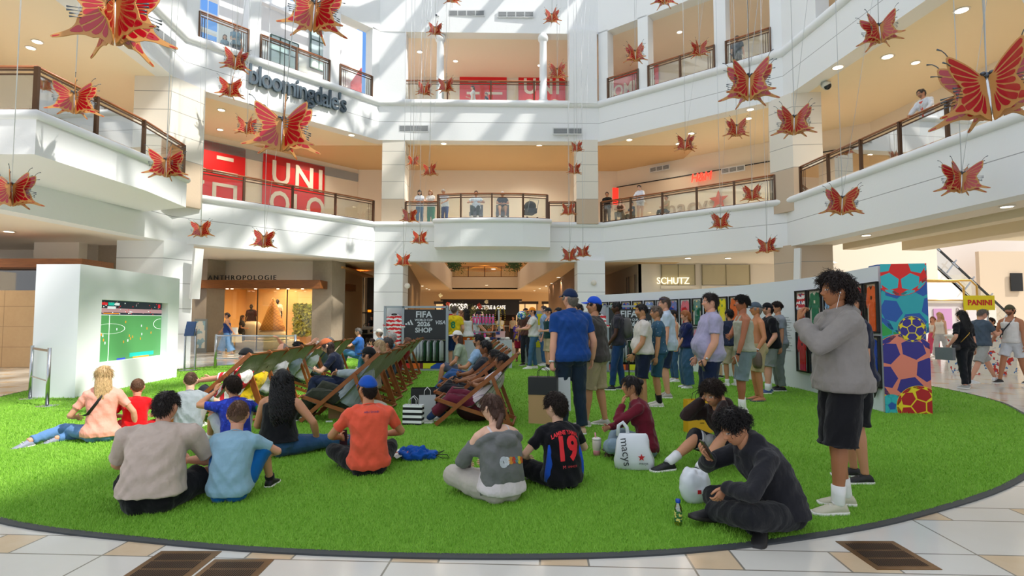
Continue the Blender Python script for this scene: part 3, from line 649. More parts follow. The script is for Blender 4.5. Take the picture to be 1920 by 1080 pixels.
# concrete walls and second canopy further right
wall_block('wall_concrete', bx(-10.2, -9.0, 32.3, 32.6), 0, 4.3, M_conc); wall_block('column', bx(-9.05, -8.6, 28.2, 28.6), 0, 4.3, M_conc)
wall_block('wall_hall_left', bx(-10.6, -9.6, 36.0, 36.3), 0, 4.3, M_conc); wall_block('wall_hall_left', bx(-9.6, -7.4, 36.5, 36.7), 0, 4.3, mat('#c9b494', .7)); wall_block('wall_hall_left', bx(-9.4, -8.9, 36.3, 36.45), 0, 4.2, M_dark)
o = MB().bar((-9.3, 28.9, 3.1), (-8.2, 28.6, 3.1), .8, .35).build('shop_canopy', M_wood); tag(o, 'short end of a wood canopy right of the concrete pillar', 'canopy')
mb = MB()
for a_, b_ in (((-9.6, 0), (-9.6, 1.0)), ((-9.6, 1.0), (-8.8, 1.0)), ((-8.8, 1.0), (-8.8, 0))): mb.bar((a_[0], 29.5, a_[1]+.45), (b_[0], 29.5, b_[1]+.45), .04, .04)
# ---------------------------------------------------------------- centre hall
M_hallc = mat('#d9b88a', .8, name='hall_ceiling_paint')
def quadslab(p, z, th, m, name): return struct(MB().prism(p, z, z+th).build(name, m))
quadslab([(-9.5, 26.6), (-4.6, 26.6), (-5.5, 50), (-14, 50)], 4.2, .12, M_hallc, 'ceiling_hall_left')
quadslab([(2.5, 26.6), (8, 26.6), (8, 50), (.5, 50)], 4.2, .12, M_hallc, 'ceiling_hall_right'); quadslab([(-14, 50), (8, 50), (8, 60), (-14, 60)], 4.2, .12, M_hallc, 'ceiling_hall_end')
wall_block('wall_void_left', [(-4.6, 26.7), (-4.45, 26.7), (-5.35, 50), (-5.5, 50)], 4.17, 5.7, M_tan); wall_block('wall_void_right', [(2.4, 26.7), (2.55, 26.7), (.65, 50), (.5, 50)], 4.17, 5.7, M_tan)
wall_block('wall_void_end', [(-5.6, 50), (.6, 50), (.6, 50.3), (-5.6, 50.3)], 4.17, 5.3, M_tan)
wall_block('wall_hall_upper', bx(-14, 9, 62, 62.3), 4, 12, mat('#cfa56d', .8)); wall_block('ceiling_hall_upper', bx(-14, 9, 26.8, 62), 9.9, 10, M_hallc)
wall_block('floor_hall_upper', bx(-14, 9, 50.3, 62), 5.15, 5.3, M_tan)
railing([(-5.4, 50.1), (.5, 50.1)], 5.3, 'far upper hall railing beneath the yellow parasol', 1.5, .95)
root = empty('parasol', (-2.6, 53, 5.3), 0, 'yellow parasol on the far upper gallery of the centre hall', 'parasol')
MB().lathe((0, 0, 0), [(1.75, 1.55), (1.7, 1.65), (1.1, 2.05), (.4, 2.3), (.01, 2.4)], 10).build('canopy', mat('#f0a51c', .8), root); MB().tube([(0, 0, 0), (0, 0, 2.3)], .04).build('pole', M_grey, root); root.scale = (1, 1, .56)
for k in range(5):
    o = MB().box((0, 0, 0), (11, .12, .12)).build('ceiling_strip_light', emis('#ffdf9c', 2.0)); o.location = (-3+k*.2, 51.5+k*1.4, 7.2+k*.25); tag(o, 'long warm strip light over the far upper gallery', 'strip light', 'strip lights of the far upper gallery')
spot(-2.5, 54, 9.5, 500); spot(-2.5, 45, 9.5, 400); spot(-2.5, 35, 9.5, 400)
for (u, v, x, y, z, L) in ((0, 0, -5.0, 48, 6.2, 'left'), (0, 0, .2, 48, 6.2, 'right')):
    mb = MB(); rr = random.Random(3)
    for k in range(260):
        c = Vector((x+rr.gauss(0, .35), y+rr.gauss(0, .3), z+rr.gauss(0, .22))); a = rr.random()*6.3; uu = Vector((math.cos(a), rr.random()-.5, math.sin(a)))*.1; ww = uu.cross(Vector((.2, 1, 0))).normalized()*.04
        mb.add([c-uu, c+ww, c+uu, c-ww], [(0, 1, 2, 3)])
    tag(mb.build('hanging_plant', mat('#2d4a1e', .7)), 'dark green planting at the %s corner of the far upper railing' % L, 'plant')
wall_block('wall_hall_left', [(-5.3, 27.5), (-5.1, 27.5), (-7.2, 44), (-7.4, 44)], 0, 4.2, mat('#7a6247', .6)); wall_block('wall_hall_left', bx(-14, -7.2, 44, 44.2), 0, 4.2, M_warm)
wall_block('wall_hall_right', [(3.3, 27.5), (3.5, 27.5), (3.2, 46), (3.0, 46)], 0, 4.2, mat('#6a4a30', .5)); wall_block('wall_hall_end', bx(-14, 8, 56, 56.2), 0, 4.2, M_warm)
for k, (x, w) in enumerate(((-6.3, 1.6), (-4.2, 1.5), (1.2, 2.2), (3.6, 1.4))):
    root = empty('shop_door', (x, 52, 0), 0, 'lit far shop front at the end of the hall, number %s from the left'.replace('number %s', ('first', 'second', 'third', 'last')[k]), 'shop front')
    MB().box((0, 0, 1.5), (w, .06, 3.0)).build('lit_pane', emis('#e9c48c', .8), root); MB().box((0, -.05, 3.05), (w+.3, .1, .25)).build('lintel', M_dark, root)
    for s in (-1, 0, 1): MB().box((s*w/2, -.05, 1.5), (.08, .08, 3.0)).build('mullion', M_dark, root)
for x, y in ((-4.2, 32), (1.6, 32), (-4.6, 38), (1.2, 38), (-2, 41), (-4, 47), (1, 47), (-1, 53), (-8.3, 31)): spot(x, y, 4.1, 320, (1, .74, .45))  # last spot has no fixture, added to brighten the golf cart's dark corner
# cafe with dark sign board
root = empty('cafe_kiosk', (-2.0, 37, 0), 0, 'dark cafe kiosk with white lettering on its long sign board', 'kiosk')
MB().box((0, -.6, 2.25), (4.95, .15, .95)).build('sign_board', mat('#241a15', .5), root)
MB().box((0, .9, 2.75), (5.3, 3.0, .1)).build('kiosk_roof', mat('#3a2a20', .5), root)
for x in (-2.4, 2.4): MB().box((x, -.4, 1.1), (.12, .12, 2.2)).build('post', M_dark, root)
M_let = emis('#f4efe6', 1.1)
t1 = text('masse', .92, Matrix.Translation((-2.25, -.7, 2.36)) @ face_M((0, 0, 0), (0, -1)), 'lettering', M_let, root, .02, 'LEFT', .015, .92, 0, True, .66)
t2 = text('PATISSERIE & CAFE', .33, Matrix.Translation((-.45, -.7, 2.26)) @ face_M((0, 0, 0), (0, -1)), 'lettering', M_let, root, .02, 'LEFT', .006, 1.0, 0, True, .74)
MB().box((0, 0, .5), (4.6, .6, 1.05)).build('counter', mat('#4a3426', .5), root); MB().box((0, -.02, 1.05), (4.7, .7, .06)).build('counter_top', mat('#c9c0b4', .3), root)
MB().box((0, 2.2, 1.3), (4.6, .1, 2.6)).build('back_panel', mat('#3b291d', .6), root)
for k in range(6):
    o = MB().box((0, 0, 0), (.55, .3, .3)).build('pastry_case', mat(['#8a5a34', '#c08a4c', '#6d4528'][k % 3], .6), None, (-3.7+k*.65, 36.95, 1.25)); tag(o, 'small brown pastry tray on the cafe counter', 'tray', 'pastry trays on the cafe counter')
for k, x in enumerate((-2.9, -1.2, .4, 1.2)):
    root = empty('cafe_chair', (x, 33.2+.4*(k % 2), 0), .4*k, 'dark wooden cafe chair in front of the kiosk', 'chair', 'cafe chairs by the kiosk')
    MB().box((0, 0, .45), (.42, .42, .04)).build('seat', M_wood, root); MB().box((0, .2, .75), (.42, .03, .35)).build('backrest', M_wood, root)
    for sx_ in (-.18, .18):
        for sy in (-.18, .18): MB().box((sx_, sy, .22), (.04, .04, .45)).build('leg', M_wood, root)
# arrangement of flowers and twigs in front of the cafe sign
root = empty('flower_arrangement', (-3.2, 34.2, 0), 0, 'tall arrangement of twigs with white and coral flowers before the cafe sign', 'flowers')
rr = random.Random(11); tw = MB(); lf = MB()
for k in range(110):
    b0 = Vector((rr.uniform(-1.2, 1.6), rr.uniform(-.2, .3), rr.uniform(.3, 1.5))); d = Vector((rr.gauss(0, .5), rr.gauss(0, .2), rr.random()+.1)).normalized()
    p = [b0]
    for j in range(4): d = (d+Vector((rr.gauss(0, .3), rr.gauss(0, .2), rr.gauss(0, .25)))).normalized(); p.append(p[-1]+d*.28)
    tw.tube(p, [.016, .013, .01, .008, .004], 4)
    for q in p[1:]:
        for _ in range(5):
            c = q+Vector((rr.gauss(0, .1), rr.gauss(0, .1), rr.gauss(0, .1))); a = rr.random()*6.3; uu = Vector((math.cos(a), -.3, math.sin(a)))*.06; ww = uu.cross(Vector((0, 1, 0))).normalized()*.028
            lf.add([c-uu, c+ww, c+uu, c-ww], [(0, 1, 2, 3)])
tw.build('twigs', mat('#5b4630', .8), root); lf.build('foliage', mat('#4d5a35', .7), root)
def flower(c, r, col, root, rr):
    f = MB()
    for k in range(9):
        a = 2*PI*k/9+rr.random(); tlt = .2+.5*(k % 2); d = Vector((math.cos(a), -tlt, math.sin(a))).normalized(); s_ = d.cross(Vector((0, 1, 0))).normalized(); 
        f.add([c, c+d*r*.6+s_*r*.35, c+d*r, c+d*r*.6-s_*r*.35], [(0, 1, 2, 3)])
    f.ball(c+Vector((0, -.03, 0)), r*.22, 5); f.build('flower', mat(col, .7), root)
for u, v, c in ((826, 554, '#f0e8c8'), (831, 576, '#c4493c'), (840, 570, '#c4493c'), (850, 585, '#e8e0d0'), (888, 578, '#f0e8c8'), (900, 576, '#c4493c'), (898, 572, '#c4493c'), (912, 578, '#f5efdc'), (892, 590, '#f5efdc'), (884, 596, '#e8d9a8'), (912, 566, '#f0e8c8'), (880, 606, '#d0483c'), (896, 640, '#c9453a'), (870, 590, '#efe6cc'), (845, 600, '#c4493c'), (903, 588, '#f5efdc')):
    p = at(u, v, 34.0); flower(p-Vector((-3.2, 34.2, 0)), .15, c, root, rr)
# ---------------------------------------------------------------- shoe shop front on the right of the hall
wall_block('wall_shoe_shop', bx(6.2, 16, 27.4, 27.6), 0, 4.25, M_cream); wall_block('wall_shoe_shop', [(6.2, 27.4), (6.35, 27.4), (5.9, 36), (5.7, 36)], 0, 4.25, M_tan)
for u0, u1, L in ((1240, 1303, 'left'), (1316, 1406, 'right')):
    p0, p1 = at(u0, 497, 27.35), at(u1, 534, 27.35); root = empty('shop_window', (p0.x, 27.36, 0), 0, 'pale blind shop window above the white exhibition wall, the %s one' % L, 'window')
    w = p1.x-p0.x; MB().box((w/2, -.02, (p0.z+p1.z)/2), (w, .04, p0.z-p1.z)).build('blind', mat('#c3b795', .6), root)
    MB().box((w/2, -.03, p1.z-.12), (w+.1, .06, .16)).build('transom', mat('#e6dccb', .6), root); MB().box((w/2, -.03, .95), (w, .03, 1.7)).build('pane', glass((.5, .42, .35), .15), root)
    for x in (0, w/2, w): MB().box((x, -.04, (p0.z+p1.z)/2), (.035, .05, p0.z-p1.z+.05)).build('mullion', mat('#8d8266', .6), root)
root = empty('shop_lettering', tuple(at(1262, 527, 27.2)), 0, 'glowing white shop name SCHUTZ on the frontal blind window', 'sign')
text('SCHUTZ', .46, face_M((0, 0, 0), (0, -1)), 'lettering', emis('#fff3cf', 1.3), root, .03, 'CENTER', .0, 1.0, 0, True, .9)
root = empty('shop_lettering', (6.1, 30.0, at(1180, 531, 30).z), 0, 'second smaller SCHUTZ shop name on the slanted side glass', 'sign')
text('SCHUTZ', .5, face_M((0, 0, 0), (-1, -.06)), 'lettering', emis('#fff3cf', 1.3), root, .02, 'CENTER', 0, 1, 0, True)
for k, y in enumerate((28.4, 30.2, 32.2)):
    root = empty('shop_window', (6.12-.03*k, y, 0), 0, 'tall side window of the shoe shop, %s from the front' % ('first', 'second', 'third')[k], 'window')
    MB().box((0, 0, 2.2), (.05, 1.4, 3.0)).build('pane', mat('#a89876', .4), root)
    for dy in (-.7, .7): MB().box((-.03, dy, 2.2), (.06, .05, 3.0)).build('mullion', M_bronze, root)
o = MB().bar((10.3, 20.2, 2.6), (10.42, 20.3, 4.05), .22, .12).build('loudspeaker_column', mat('#dfdfdc', .5)); tag(o, 'tilted white loudspeaker column on the right ground floor pillar', 'speaker')
o = MB().bar((-11.35, 20.0, 2.2), (-11.2, 19.9, 4.0), .3, .15).build('loudspeaker_column', mat('#e6e6e4', .5)); tag(o, 'tilted white loudspeaker column right of the left ground floor pillar', 'speaker')
# ---------------------------------------------------------------- right hall with escalator
wall_block('wall_right_hall', bx(12, 48, 39, 39.3), 0, 12, mat('#e3d8cf', .8)); wall_block('wall_right_hall', bx(47.8, 48, 3, 39), 0, 12, M_cream)
quadslab([(13.3, 24.5), (40, 8), (40, 2), (12, 2), (11.9, 20)], 4.75, .1, M_ceil2, 'ceiling_right_entrance')
wall_block('wall_right_soffit', bx(16, 22.8, 29.9, 30.2), 3.6, 5.6, M_cream)
Y = 31.0; eP = [at(1560, 480, Y), at(1722, 472, Y), at(1925, 660, Y)]
poly = [(eP[0].x, .02), (eP[0].x, eP[1].z), (eP[1].x, eP[1].z), (eP[2].x, max(.05, eP[2].z)), (eP[2].x, .02)]
root = empty('escalator', (0, Y, 0), 0, 'escalator with glass balustrades descending to the right above a white wall', 'escalator')
mb = MB(); mb.plate(poly, (0, 0, 0), (1, 0, 0), (0, 0, 1), -.12); mb.build('side_wall', mat('#eeece8', .6), root)
d_ = (eP[2]-eP[1]); dn = Vector((d_.x, 0, d_.z)).normalized(); up_ = Vector((-dn.z, 0, dn.x)); 
if up_.z < 0: up_ = -up_
A0 = Vector((eP[1].x, 0, eP[1].z)); L_ = d_.length
for dy, nm in ((.2, 'balustrade'), (1.5, 'balustrade')):
    mb = MB(); mb.bar(A0+Vector((0, dy, 0))+up_*.5, A0+dn*L_+Vector((0, dy, 0))+up_*.5, .02, .95, tuple(up_)); g_ = mb.build(nm, M_gclr, root)
    mb = MB(); mb.bar(A0+Vector((0, dy, 0))+up_*1.0, A0+dn*L_+Vector((0, dy, 0))+up_*1.0, .09, .09, tuple(up_)); mb.build('handrail', M_black, root)
MB().bar(A0+Vector((0, .85, 0))-up_*.1, A0+dn*L_+Vector((0, .85, 0))-up_*.1, 1.1, .1, tuple(up_)).build('step_run', mat('#5c5a58', .5, .3), root)
MB().bar(A0+Vector((0, .1, 0))+up_*.04, A0+dn*L_+Vector((0, .1, 0))+up_*.04, .2, .1, tuple(up_)).build('skirt_trim', mat('#8c8472', .5), root)
for k in range(6):
    q = A0+dn*(L_*(k+.4)/6); mb = MB(); mb.bar(q+Vector((0, -.12, 0))+up_*.15, q+Vector((0, -.12, 0))+up_*1.05-dn*.1, .06, .06, tuple(dn)); mb.bar(q+Vector((0, -.16, 0))+up_*.75-dn*.22, q+Vector((0, -.16, 0))+up_*.75+dn*.22, .1, .06, tuple(up_)); mb.build('bracket', M_steel, root)
wall_block('wall_right_inner', bx(31, 35, 37, 37.3), 0, 6, mat('#d9c3a8', .8)); wall_block('wall_right_inner', bx(20, 30, 36.5, 36.8), 0, 4.4, mat('#dccbb6', .8))
o = MB().box((0, 0, 0), (.8, .05, 1.2)).build('framed_notice', [M_black]); o.location = at(1906, 529, 36.9); tag(o, 'small dark framed notice on the far right wall', 'notice')
spot(18, 14, 4.5, 150); spot(16, 20, 4.5, 150); spot(22, 18, 4.5, 150)
# ---------------------------------------------------------------- floor drains (bronze slotted plates)
def drain(p, label):
    c = sum((Vector((*q, 0)) for q in p), Vector())/4; root = empty('floor_grille', (c.x, c.y, 0), 0, label, 'floor grille')
    P = [Vector((*q, 0))-c for q in p]; mb = MB(); n = 4; vs = [v+Vector((0, 0, .004)) for v in P]; mb.add([v for v in P]+vs, [(4, 5, 6, 7), (0, 1, 5, 4), (1, 2, 6, 5), (2, 3, 7, 6), (3, 0, 4, 7)])
    mb.build('plate', mat('#8a6a45', .32, .8, name='aged_bronze', bmp=.1), root)
    def bl(s, t): return P[0].lerp(P[1], s).lerp(P[3].lerp(P[2], s), t)+Vector((0, 0, .0055))
    sl = MB(); N = 22
    for row in range(3):
        for k in range(N):
            s = .1+.8*k/N; t0 = .1+row*.28; sl.add([bl(s, t0), bl(s+.018, t0), bl(s+.018, t0+.24), bl(s, t0+.24)], [(0, 1, 2, 3)])
    sl.build('slots', mat('#17120e', .8), root)
drain([(2.12, 3.76), (2.5, 3.76), (2.5, 3.34), (2.12, 3.34)], 'bronze slotted floor grille at the lower right on the pale tiles')
drain([(-2.2, 3.6), (-1.82, 3.6), (-1.82, 3.2), (-2.2, 3.2)], 'bronze slotted floor grille at the lower left, left one of the two')
drain([(-1.8, 3.48), (-1.44, 3.48), (-1.44, 3.1), (-1.8, 3.1)], 'bronze slotted floor grille at the lower left, right one of the two')
# ---------------------------------------------------------------- artificial turf
TP = [(-3.82, 4.2), (-2.31, 3.76), (-1.19, 3.58), (0, 3.52), (.97, 3.59), (1.94, 3.83), (2.99, 4.25), (4.57, 5.17), (6.6, 6.9), (8.07, 9.07), (8.7, 10.3), (9.1, 12.1), (9.15, 14.5), (8.6, 17.5), (7, 20.5), (4.5, 22.8), (1, 23.8), (-2.5, 23.4), (-6, 21.3), (-8.6, 18.7), (-9.8, 16.5), (-10.2, 14.2), (-10.0, 12), (-9.2, 9.7), (-7.6, 7.3), (-5.75, 5.35)]
def catmull(P, n=6, closed=True):
    P = [Vector(p) for p in P]; N = len(P); out = []
    rng = range(N) if closed else range(N-1)
    for i in rng:
        g = (lambda k: P[k % N]) if closed else (lambda k: P[min(max(k, 0), N-1)])
        a, b, c, d = g(i-1), g(i), g(i+1), g(i+2)
        for k in range(n):
            t = k/n; out.append(.5*((2*b)+(c-a)*t+(2*a-5*b+4*c-d)*t*t+(3*b-a-3*c+d)*t**3))
    if not closed: out.append(P[-1])
    return out
TC = catmull(TP, 6)
mb = MB(); n = len(TC); mb.prism([(p.x, p.y) for p in TC], 0.002, .012)
m, nt, b = nodes_of('artificial_turf'); P = wpos(nt)
f = noise_n(nt, 120, 3, P, .7); f2 = noise_n(nt, .8, 4, P); f = mth(nt, 'MULTIPLY_ADD', f2, .35, mth(nt, 'MULTIPLY', f, .8))
nt.links.new(mixc(nt, f, hexc('#578f22'), hexc('#90c644')), b.inputs['Base Color']); b.inputs['Roughness'].default_value = .8; b.inputs['Specular IOR Level'].default_value = .2
bump(nt, b, noise_n(nt, 150, 2, P), .8, .02); M_turf = m
o = mb.build('turf_base', m); struct(o); o.name = 'floor_turf'
mb = MB(); cx, cy = -.4, 13.7; o_c = [Vector((p.x, p.y)) for p in TC]; inn = [p+(Vector((cx, cy))-p).normalized()*.012 for p in o_c]; out = [p-(Vector((cx, cy))-p).normalized()*.045 for p in o_c]
vs = [(*p, .016) for p in inn]+[(*p, .012) for p in out]+[(*p, 0) for p in out]; N = len(TC)
mb.add(vs, [(k, (k+1) % N, N+(k+1) % N, N+k) for k in range(N)]+[(N+k, N+(k+1) % N, 2*N+(k+1) % N, 2*N+k) for k in range(N)]); struct(mb.build('trim_9', mat('#3c4043', .6)))
def inside(px, py):
    X = np.array([p.x for p in TC]); Y_ = np.array([p.y for p in TC]); r = np.zeros(len(px), bool); j = len(X)-1
    for i in range(len(X)):
        c = ((Y_[i] > py) != (Y_[j] > py)) & (px < (X[j]-X[i])*(py-Y_[i])/(Y_[j]-Y_[i]+1e-12)+X[i]); r ^= c; j = i
    return r
def blades():
    rg = np.random.default_rng(3); out = []
    for y0, y1, dens, hh, ww in ((3.4, 4.6, 9000, .024, .0045), (4.6, 6.2, 4500, .026, .006), (6.2, 9, 1700, .027, .009), (9, 13.5, 500, .03, .015), (13.5, 24, 110, .032, .03)):
        xm = min(10.3, y1*.98); n = int((y1-y0)*2*xm*dens); x = rg.uniform(-xm, xm, n); y = rg.uniform(y0, y1, n); k = inside(x, y); out.append((x[k], y[k], np.full(k.sum(), hh), np.full(k.sum(), ww)))
    x, y, h, w = (np.concatenate(a) for a in zip(*out)); n = len(x); a = rg.uniform(0, 2*PI, n); l = rg.normal(0, .012, (n, 2)); h = h*rg.uniform(.6, 1.15, n)
    v = np.empty((n, 3, 3), np.float32); v[:, 0] = np.stack([x-w/2*np.cos(a), y-w/2*np.sin(a), np.full(n, .01)], 1); v[:, 1] = np.stack([x+w/2*np.cos(a), y+w/2*np.sin(a), np.full(n, .01)], 1); v[:, 2] = np.stack([x+l[:, 0], y+l[:, 1], .012+h], 1)
    me = bpy.data.meshes.new('grass_blades'); me.vertices.add(n*3); me.vertices.foreach_set('co', v.ravel()); me.loops.add(n*3); me.loops.foreach_set('vertex_index', np.arange(n*3, dtype=np.int32))
    me.polygons.add(n); me.polygons.foreach_set('loop_start', np.arange(0, n*3, 3, dtype=np.int32)); me.polygons.foreach_set('loop_total', np.full(n, 3, np.int32)); me.update()
    m, nt, b = nodes_of('grass_blade'); P = wpos(nt); f = mth(nt, 'MULTIPLY_ADD', noise_n(nt, 90, 2, P), .7, mth(nt, 'MULTIPLY', noise_n(nt, .7, 3, P), .35))
    nt.links.new(mixc(nt, f, hexc('#5c9a26'), hexc('#a6d652')), b.inputs['Base Color']); b.inputs['Roughness'].default_value = .55; b.inputs['Specular IOR Level'].default_value = .25
    me.materials.append(m); o = bpy.data.objects.new('turf_grass', me); COL.objects.link(o); tag(o, 'bright green artificial grass pile covering the round lawn', 'grass', kind='stuff')
blades()
# ---------------------------------------------------------------- big screen in its white box
root = empty('screen_box', (-8.25, 12.4, 0), 0, 'tall white fabric covered box holding the big football screen', 'screen box')
O = Vector((-8.25, 12.4, 0)); PA, PB = Vector((-8.1, 10.47, 0))-O, Vector((-8.46, 14.23, 0))-O; PC, PD = Vector((-9.25, 14.3, 0))-O, Vector((-8.95, 10.5, 0))-O
M_fab = mat('#eef1f6', .75, name='white_stretch_fabric', bmp=.25, bscale=2.5)
fx = (PB-PA).normalized(); Lf = (PB-PA).length; nrm = Vector((fx.y, -fx.x, 0)).normalized()
SA, SB, Z0, Z1, ZT = .68, 3.25, .60, 1.86, 2.5
def fpt(s, z, d=0): return PA+fx*s+Vector((0, 0, z))+nrm*d
mb = MB()
for s0, s1, z0, z1 in ((0, SA, 0, ZT), (SB, Lf, 0, ZT), (SA, SB, 0, Z0), (SA, SB, Z1, ZT)): mb.quad(fpt(s0, z0), fpt(s1, z0), fpt(s1, z1), fpt(s0, z1))
for (a, za), (b_, zb) in (((SA, Z0), (SB, Z0)), ((SB, Z0), (SB, Z1)), ((SB, Z1), (SA, Z1)), ((SA, Z1), (SA, Z0))): mb.quad(fpt(a, za), fpt(b_, zb), fpt(b_, zb, -.16), fpt(a, za, -.16))
up = Vector((0, 0, ZT)); mb.quad(PA, PD, PD+up, PA+up); mb.quad(PD, PC, PC+up, PD+up); mb.quad(PC, PB, PB+up, PC+up); mb.quad(PA+up, PB+up, PC+up, PD+up)
mb.build('box_cover', M_fab, root)
root2 = empty('television', (0, 0, 0), 0, 'large television showing a football match, set into the white box', 'television'); root2.location = O
SC = [emis('#4a8a50', .75), emis('#ffffff', .9), emis('#1c2634', .7), emis('#b58d96', .6), emis('#12a99a', .9), emis('#e0861f', .9), emis('#d8dee6', .8), emis('#c91f2c', .9), emis('#2b49b5', .8)]
mb = MB(); W_ = SB-SA; H_ = Z1-Z0
def sq(x0, y0, x1, y1, mi, d=0.0): mb.quad(fpt(SA+x0*W_, Z0+y0*H_, -.15+d), fpt(SA+x1*W_, Z0+y0*H_, -.15+d), fpt(SA+x1*W_, Z0+y1*H_, -.15+d), fpt(SA+x0*W_, Z0+y1*H_, -.15+d), mi)
sq(0, 0, 1, .76, 0); sq(0, .76, 1, 1, 2); sq(0, .80, 1, .87, 3, .001); sq(0, .755, 1, .762, 1, .002); sq(.2, .0, .207, .76, 1, .002)
def ell(cx, cy, rx, ry, mi, t=.006, n=40, a0=0, a1=2*PI):
    for k in range(n):
        a, c = a0+(a1-a0)*k/n, a0+(a1-a0)*(k+1)/n
        mb.quad(*[fpt(SA+(cx+r_*rx*math.cos(z_))*W_, Z0+(cy+r_*ry*math.sin(z_))*H_, -.148) for z_, r_ in ((a, 1), (c, 1), (c, 1-t/rx*1.2), (a, 1-t/rx*1.2))], mi)
ell(.22, .53, .20, .085, 1); ell(.99, .60, .13, .1, 1, a0=PI/2, a1=PI*1.5)
rr = random.Random(4)
for k in range(60): x = rr.random(); y = .77+.2*rr.random(); sq(x, y, x+.012, y+.015, rr.choice([1, 3, 7, 6, 3]), .002)
for x, y in ((.1, .42), (.12, .4), (.13, .33), (.15, .28), (.3, .5), (.42, .62), (.48, .38), (.5, .33), (.53, .36), (.46, .3), (.66, .55), (.67, .4), (.75, .5), (.82, .42), (.4, .28), (.65, .32)):
    sq(x, y, x+.012, y+.04, rr.choice([5, 5, 1, 6]), .003)
for a in ((.02, .92, .07, .96, 6), (.08, .92, .17, .96, 7), (.18, .915, .26, .965, 4), (.27, .92, .33, .96, 6), (.17, .86, .28, .9, 6), (.12, .775, .33, .79, 5), (.5, .03, .88, .1, 4), (.55, .0, .8, .03, 5), (.32, .0, .44, .03, 8), (.93, .9, .97, .97, 7)): sq(*a, .003)
mb.build('screen', SC, root2)
MB().plate([(SA-.0, Z0-.0), (SB, Z0), (SB, Z1), (SA, Z1)], nrm*-.2+PA, fx, (0, 0, 1), -.02).build('bezel', M_black, root2)
# ---------------------------------------------------------------- curved exhibition wall
JW = catmull([(2.9, 19.4), (4.05, 17.75), (4.97, 16.1), (5.62, 14.33), (5.97, 12.4), (6.0, 10.5), (5.8, 8.85)], 10, False)
JL = [0]
for a, b in zip(JW, JW[1:]): JL.append(JL[-1]+(b-a).length)
def jw(s):
    for i in range(len(JW)-1):
        if JL[i+1] >= s or i == len(JW)-2:
            t = (s-JL[i])/(JL[i+1]-JL[i]); d = (JW[i+1]-JW[i]).normalized(); return JW[i].lerp(JW[i+1], t), d, Vector((d.y, -d.x))
def s_at_u(u):
    lo, hi = 0, JL[-1]
    best = min(np.linspace(0, JL[-1], 800), key=lambda s: abs((lambda p: p[0].x/p[0].y*F/_c+960)(jw(s))-u)); return float(best)
M_jw = mat('#dfe5ec', .65, name='white_panel_paint'); root = empty('exhibition_wall', (6, 12, 0), 0, 'long curved pale exhibition wall hung with framed football shirts', 'exhibition wall')
H_W = 2.31
def offs(s, d): p, t, n = jw(s); return (p.x+n.x*d-6, p.y+n.y*d-12)
ss = np.linspace(0, JL[-1], 60); mb = MB(); fr = [offs(s, 0) for s in ss]; bk = [offs(s, -.35) for s in ss]; mb.prism(fr+bk[::-1], 0, H_W); mb.build('wall_panel', M_jw, root)
# end panel with footballs
p_end, t_e, n_e = jw(JL[-1]); EA = Vector((5.8, 8.83, 0)); EB = Vector((6.45, 8.72, 0)); ex = (EB-EA).normalized(); en = Vector((ex.y, -ex.x, 0)); wE = (EB-EA).length
BC = [mat(c, .5) for c in ('#1f56a8', '#28a3ad', '#e32118', '#322a86', '#f0d61c', '#e8836c', '#2fa04a', '#b8151c', '#e9e4dc', '#2fb5bd')]
root = empty('football_mural', tuple(EA), 0, 'tall end panel printed with big colourful overlapping footballs', 'panel')
MB().plate([(0, .0), (wE, 0), (wE, H_W+.02), (0, H_W+.02)], en*-.04+Vector((0, 0, 0)), ex, (0, 0, 1), -.3).build('board', mat('#1f56a8', .5), root)
def clip_poly(poly, x0, x1, y0, y1):
    for ax, lim, sg in ((0, x0, 1), (0, x1, -1), (1, y0, 1), (1, y1, -1)):
        out = []
        for i, p in enumerate(poly):
            q = poly[(i+1) % len(poly)]; pi = (p[ax]-lim)*sg >= 0; qi = (q[ax]-lim)*sg >= 0
            if pi: out.append(p)
            if pi != qi: t = (lim-p[ax])/(q[ax]-p[ax]); out.append((p[0]+(q[0]-p[0])*t, p[1]+(q[1]-p[1])*t))
        poly = out
        if not poly: return []
    return poly
fb = MB(); LV = [0]
def fpoly(poly, mi, sub=0):
    pl = clip_poly(poly, 0, wE, 0, H_W+.02)
    if len(pl) < 3: return
    d = .042+LV[0]*.0012+sub*.0004; fb.add([ex*a+Vector((0, 0, b))+en*d*1.0 for a, b in pl], [tuple(range(len(pl)))], mi)
def football(cx, cy, r, base, seam, pent, alt=None, rot=0):
    LV[0] += 1; N = 40
    circ = lambda rr_: [(cx+rr_*math.cos(2*PI*k/N), cy+rr_*math.sin(2*PI*k/N)) for k in range(N)]
    fpoly(circ(r), seam, 0)
    def cellp(px, py, rad, n, a0, mi):
        pts = []
        for k in range(n):
            a = a0+2*PI*k/n; x, y = px+rad*math.cos(a), py+rad*math.sin(a); dd = math.hypot(x, y)
            q = math.sin(min(dd, 1.45)*PI/2/1.45)/dd*1.0 if dd > 1e-6 else 1
            q *= 1.0; x, y = x*q, y*q
            xr, yr = x*math.cos(rot)-y*math.sin(rot), x*math.sin(rot)+y*math.cos(rot)
            l = math.hypot(xr, yr)
            if l > .985: xr, yr = xr/l*.985, yr/l*.985
            pts.append((cx+r*xr, cy+r*yr))
        fpoly(pts, mi, 1)
    cellp(0, 0, .32, 5, PI/2, pent)
    for k in range(5):
        a = PI/2+PI+2*PI*k/5
        cellp(.64*math.cos(a), .64*math.sin(a), .375, 6, a+PI/6, base)
        a2 = PI/2+2*PI*k/5; cellp(1.1*math.cos(a2), 1.1*math.sin(a2), .33, 5, a2+PI, pent if alt is None else alt)
        for s in (-1, 1): cellp(1.26*math.cos(a+s*.33), 1.26*math.sin(a+s*.33), .36, 6, a+s*.33, base)
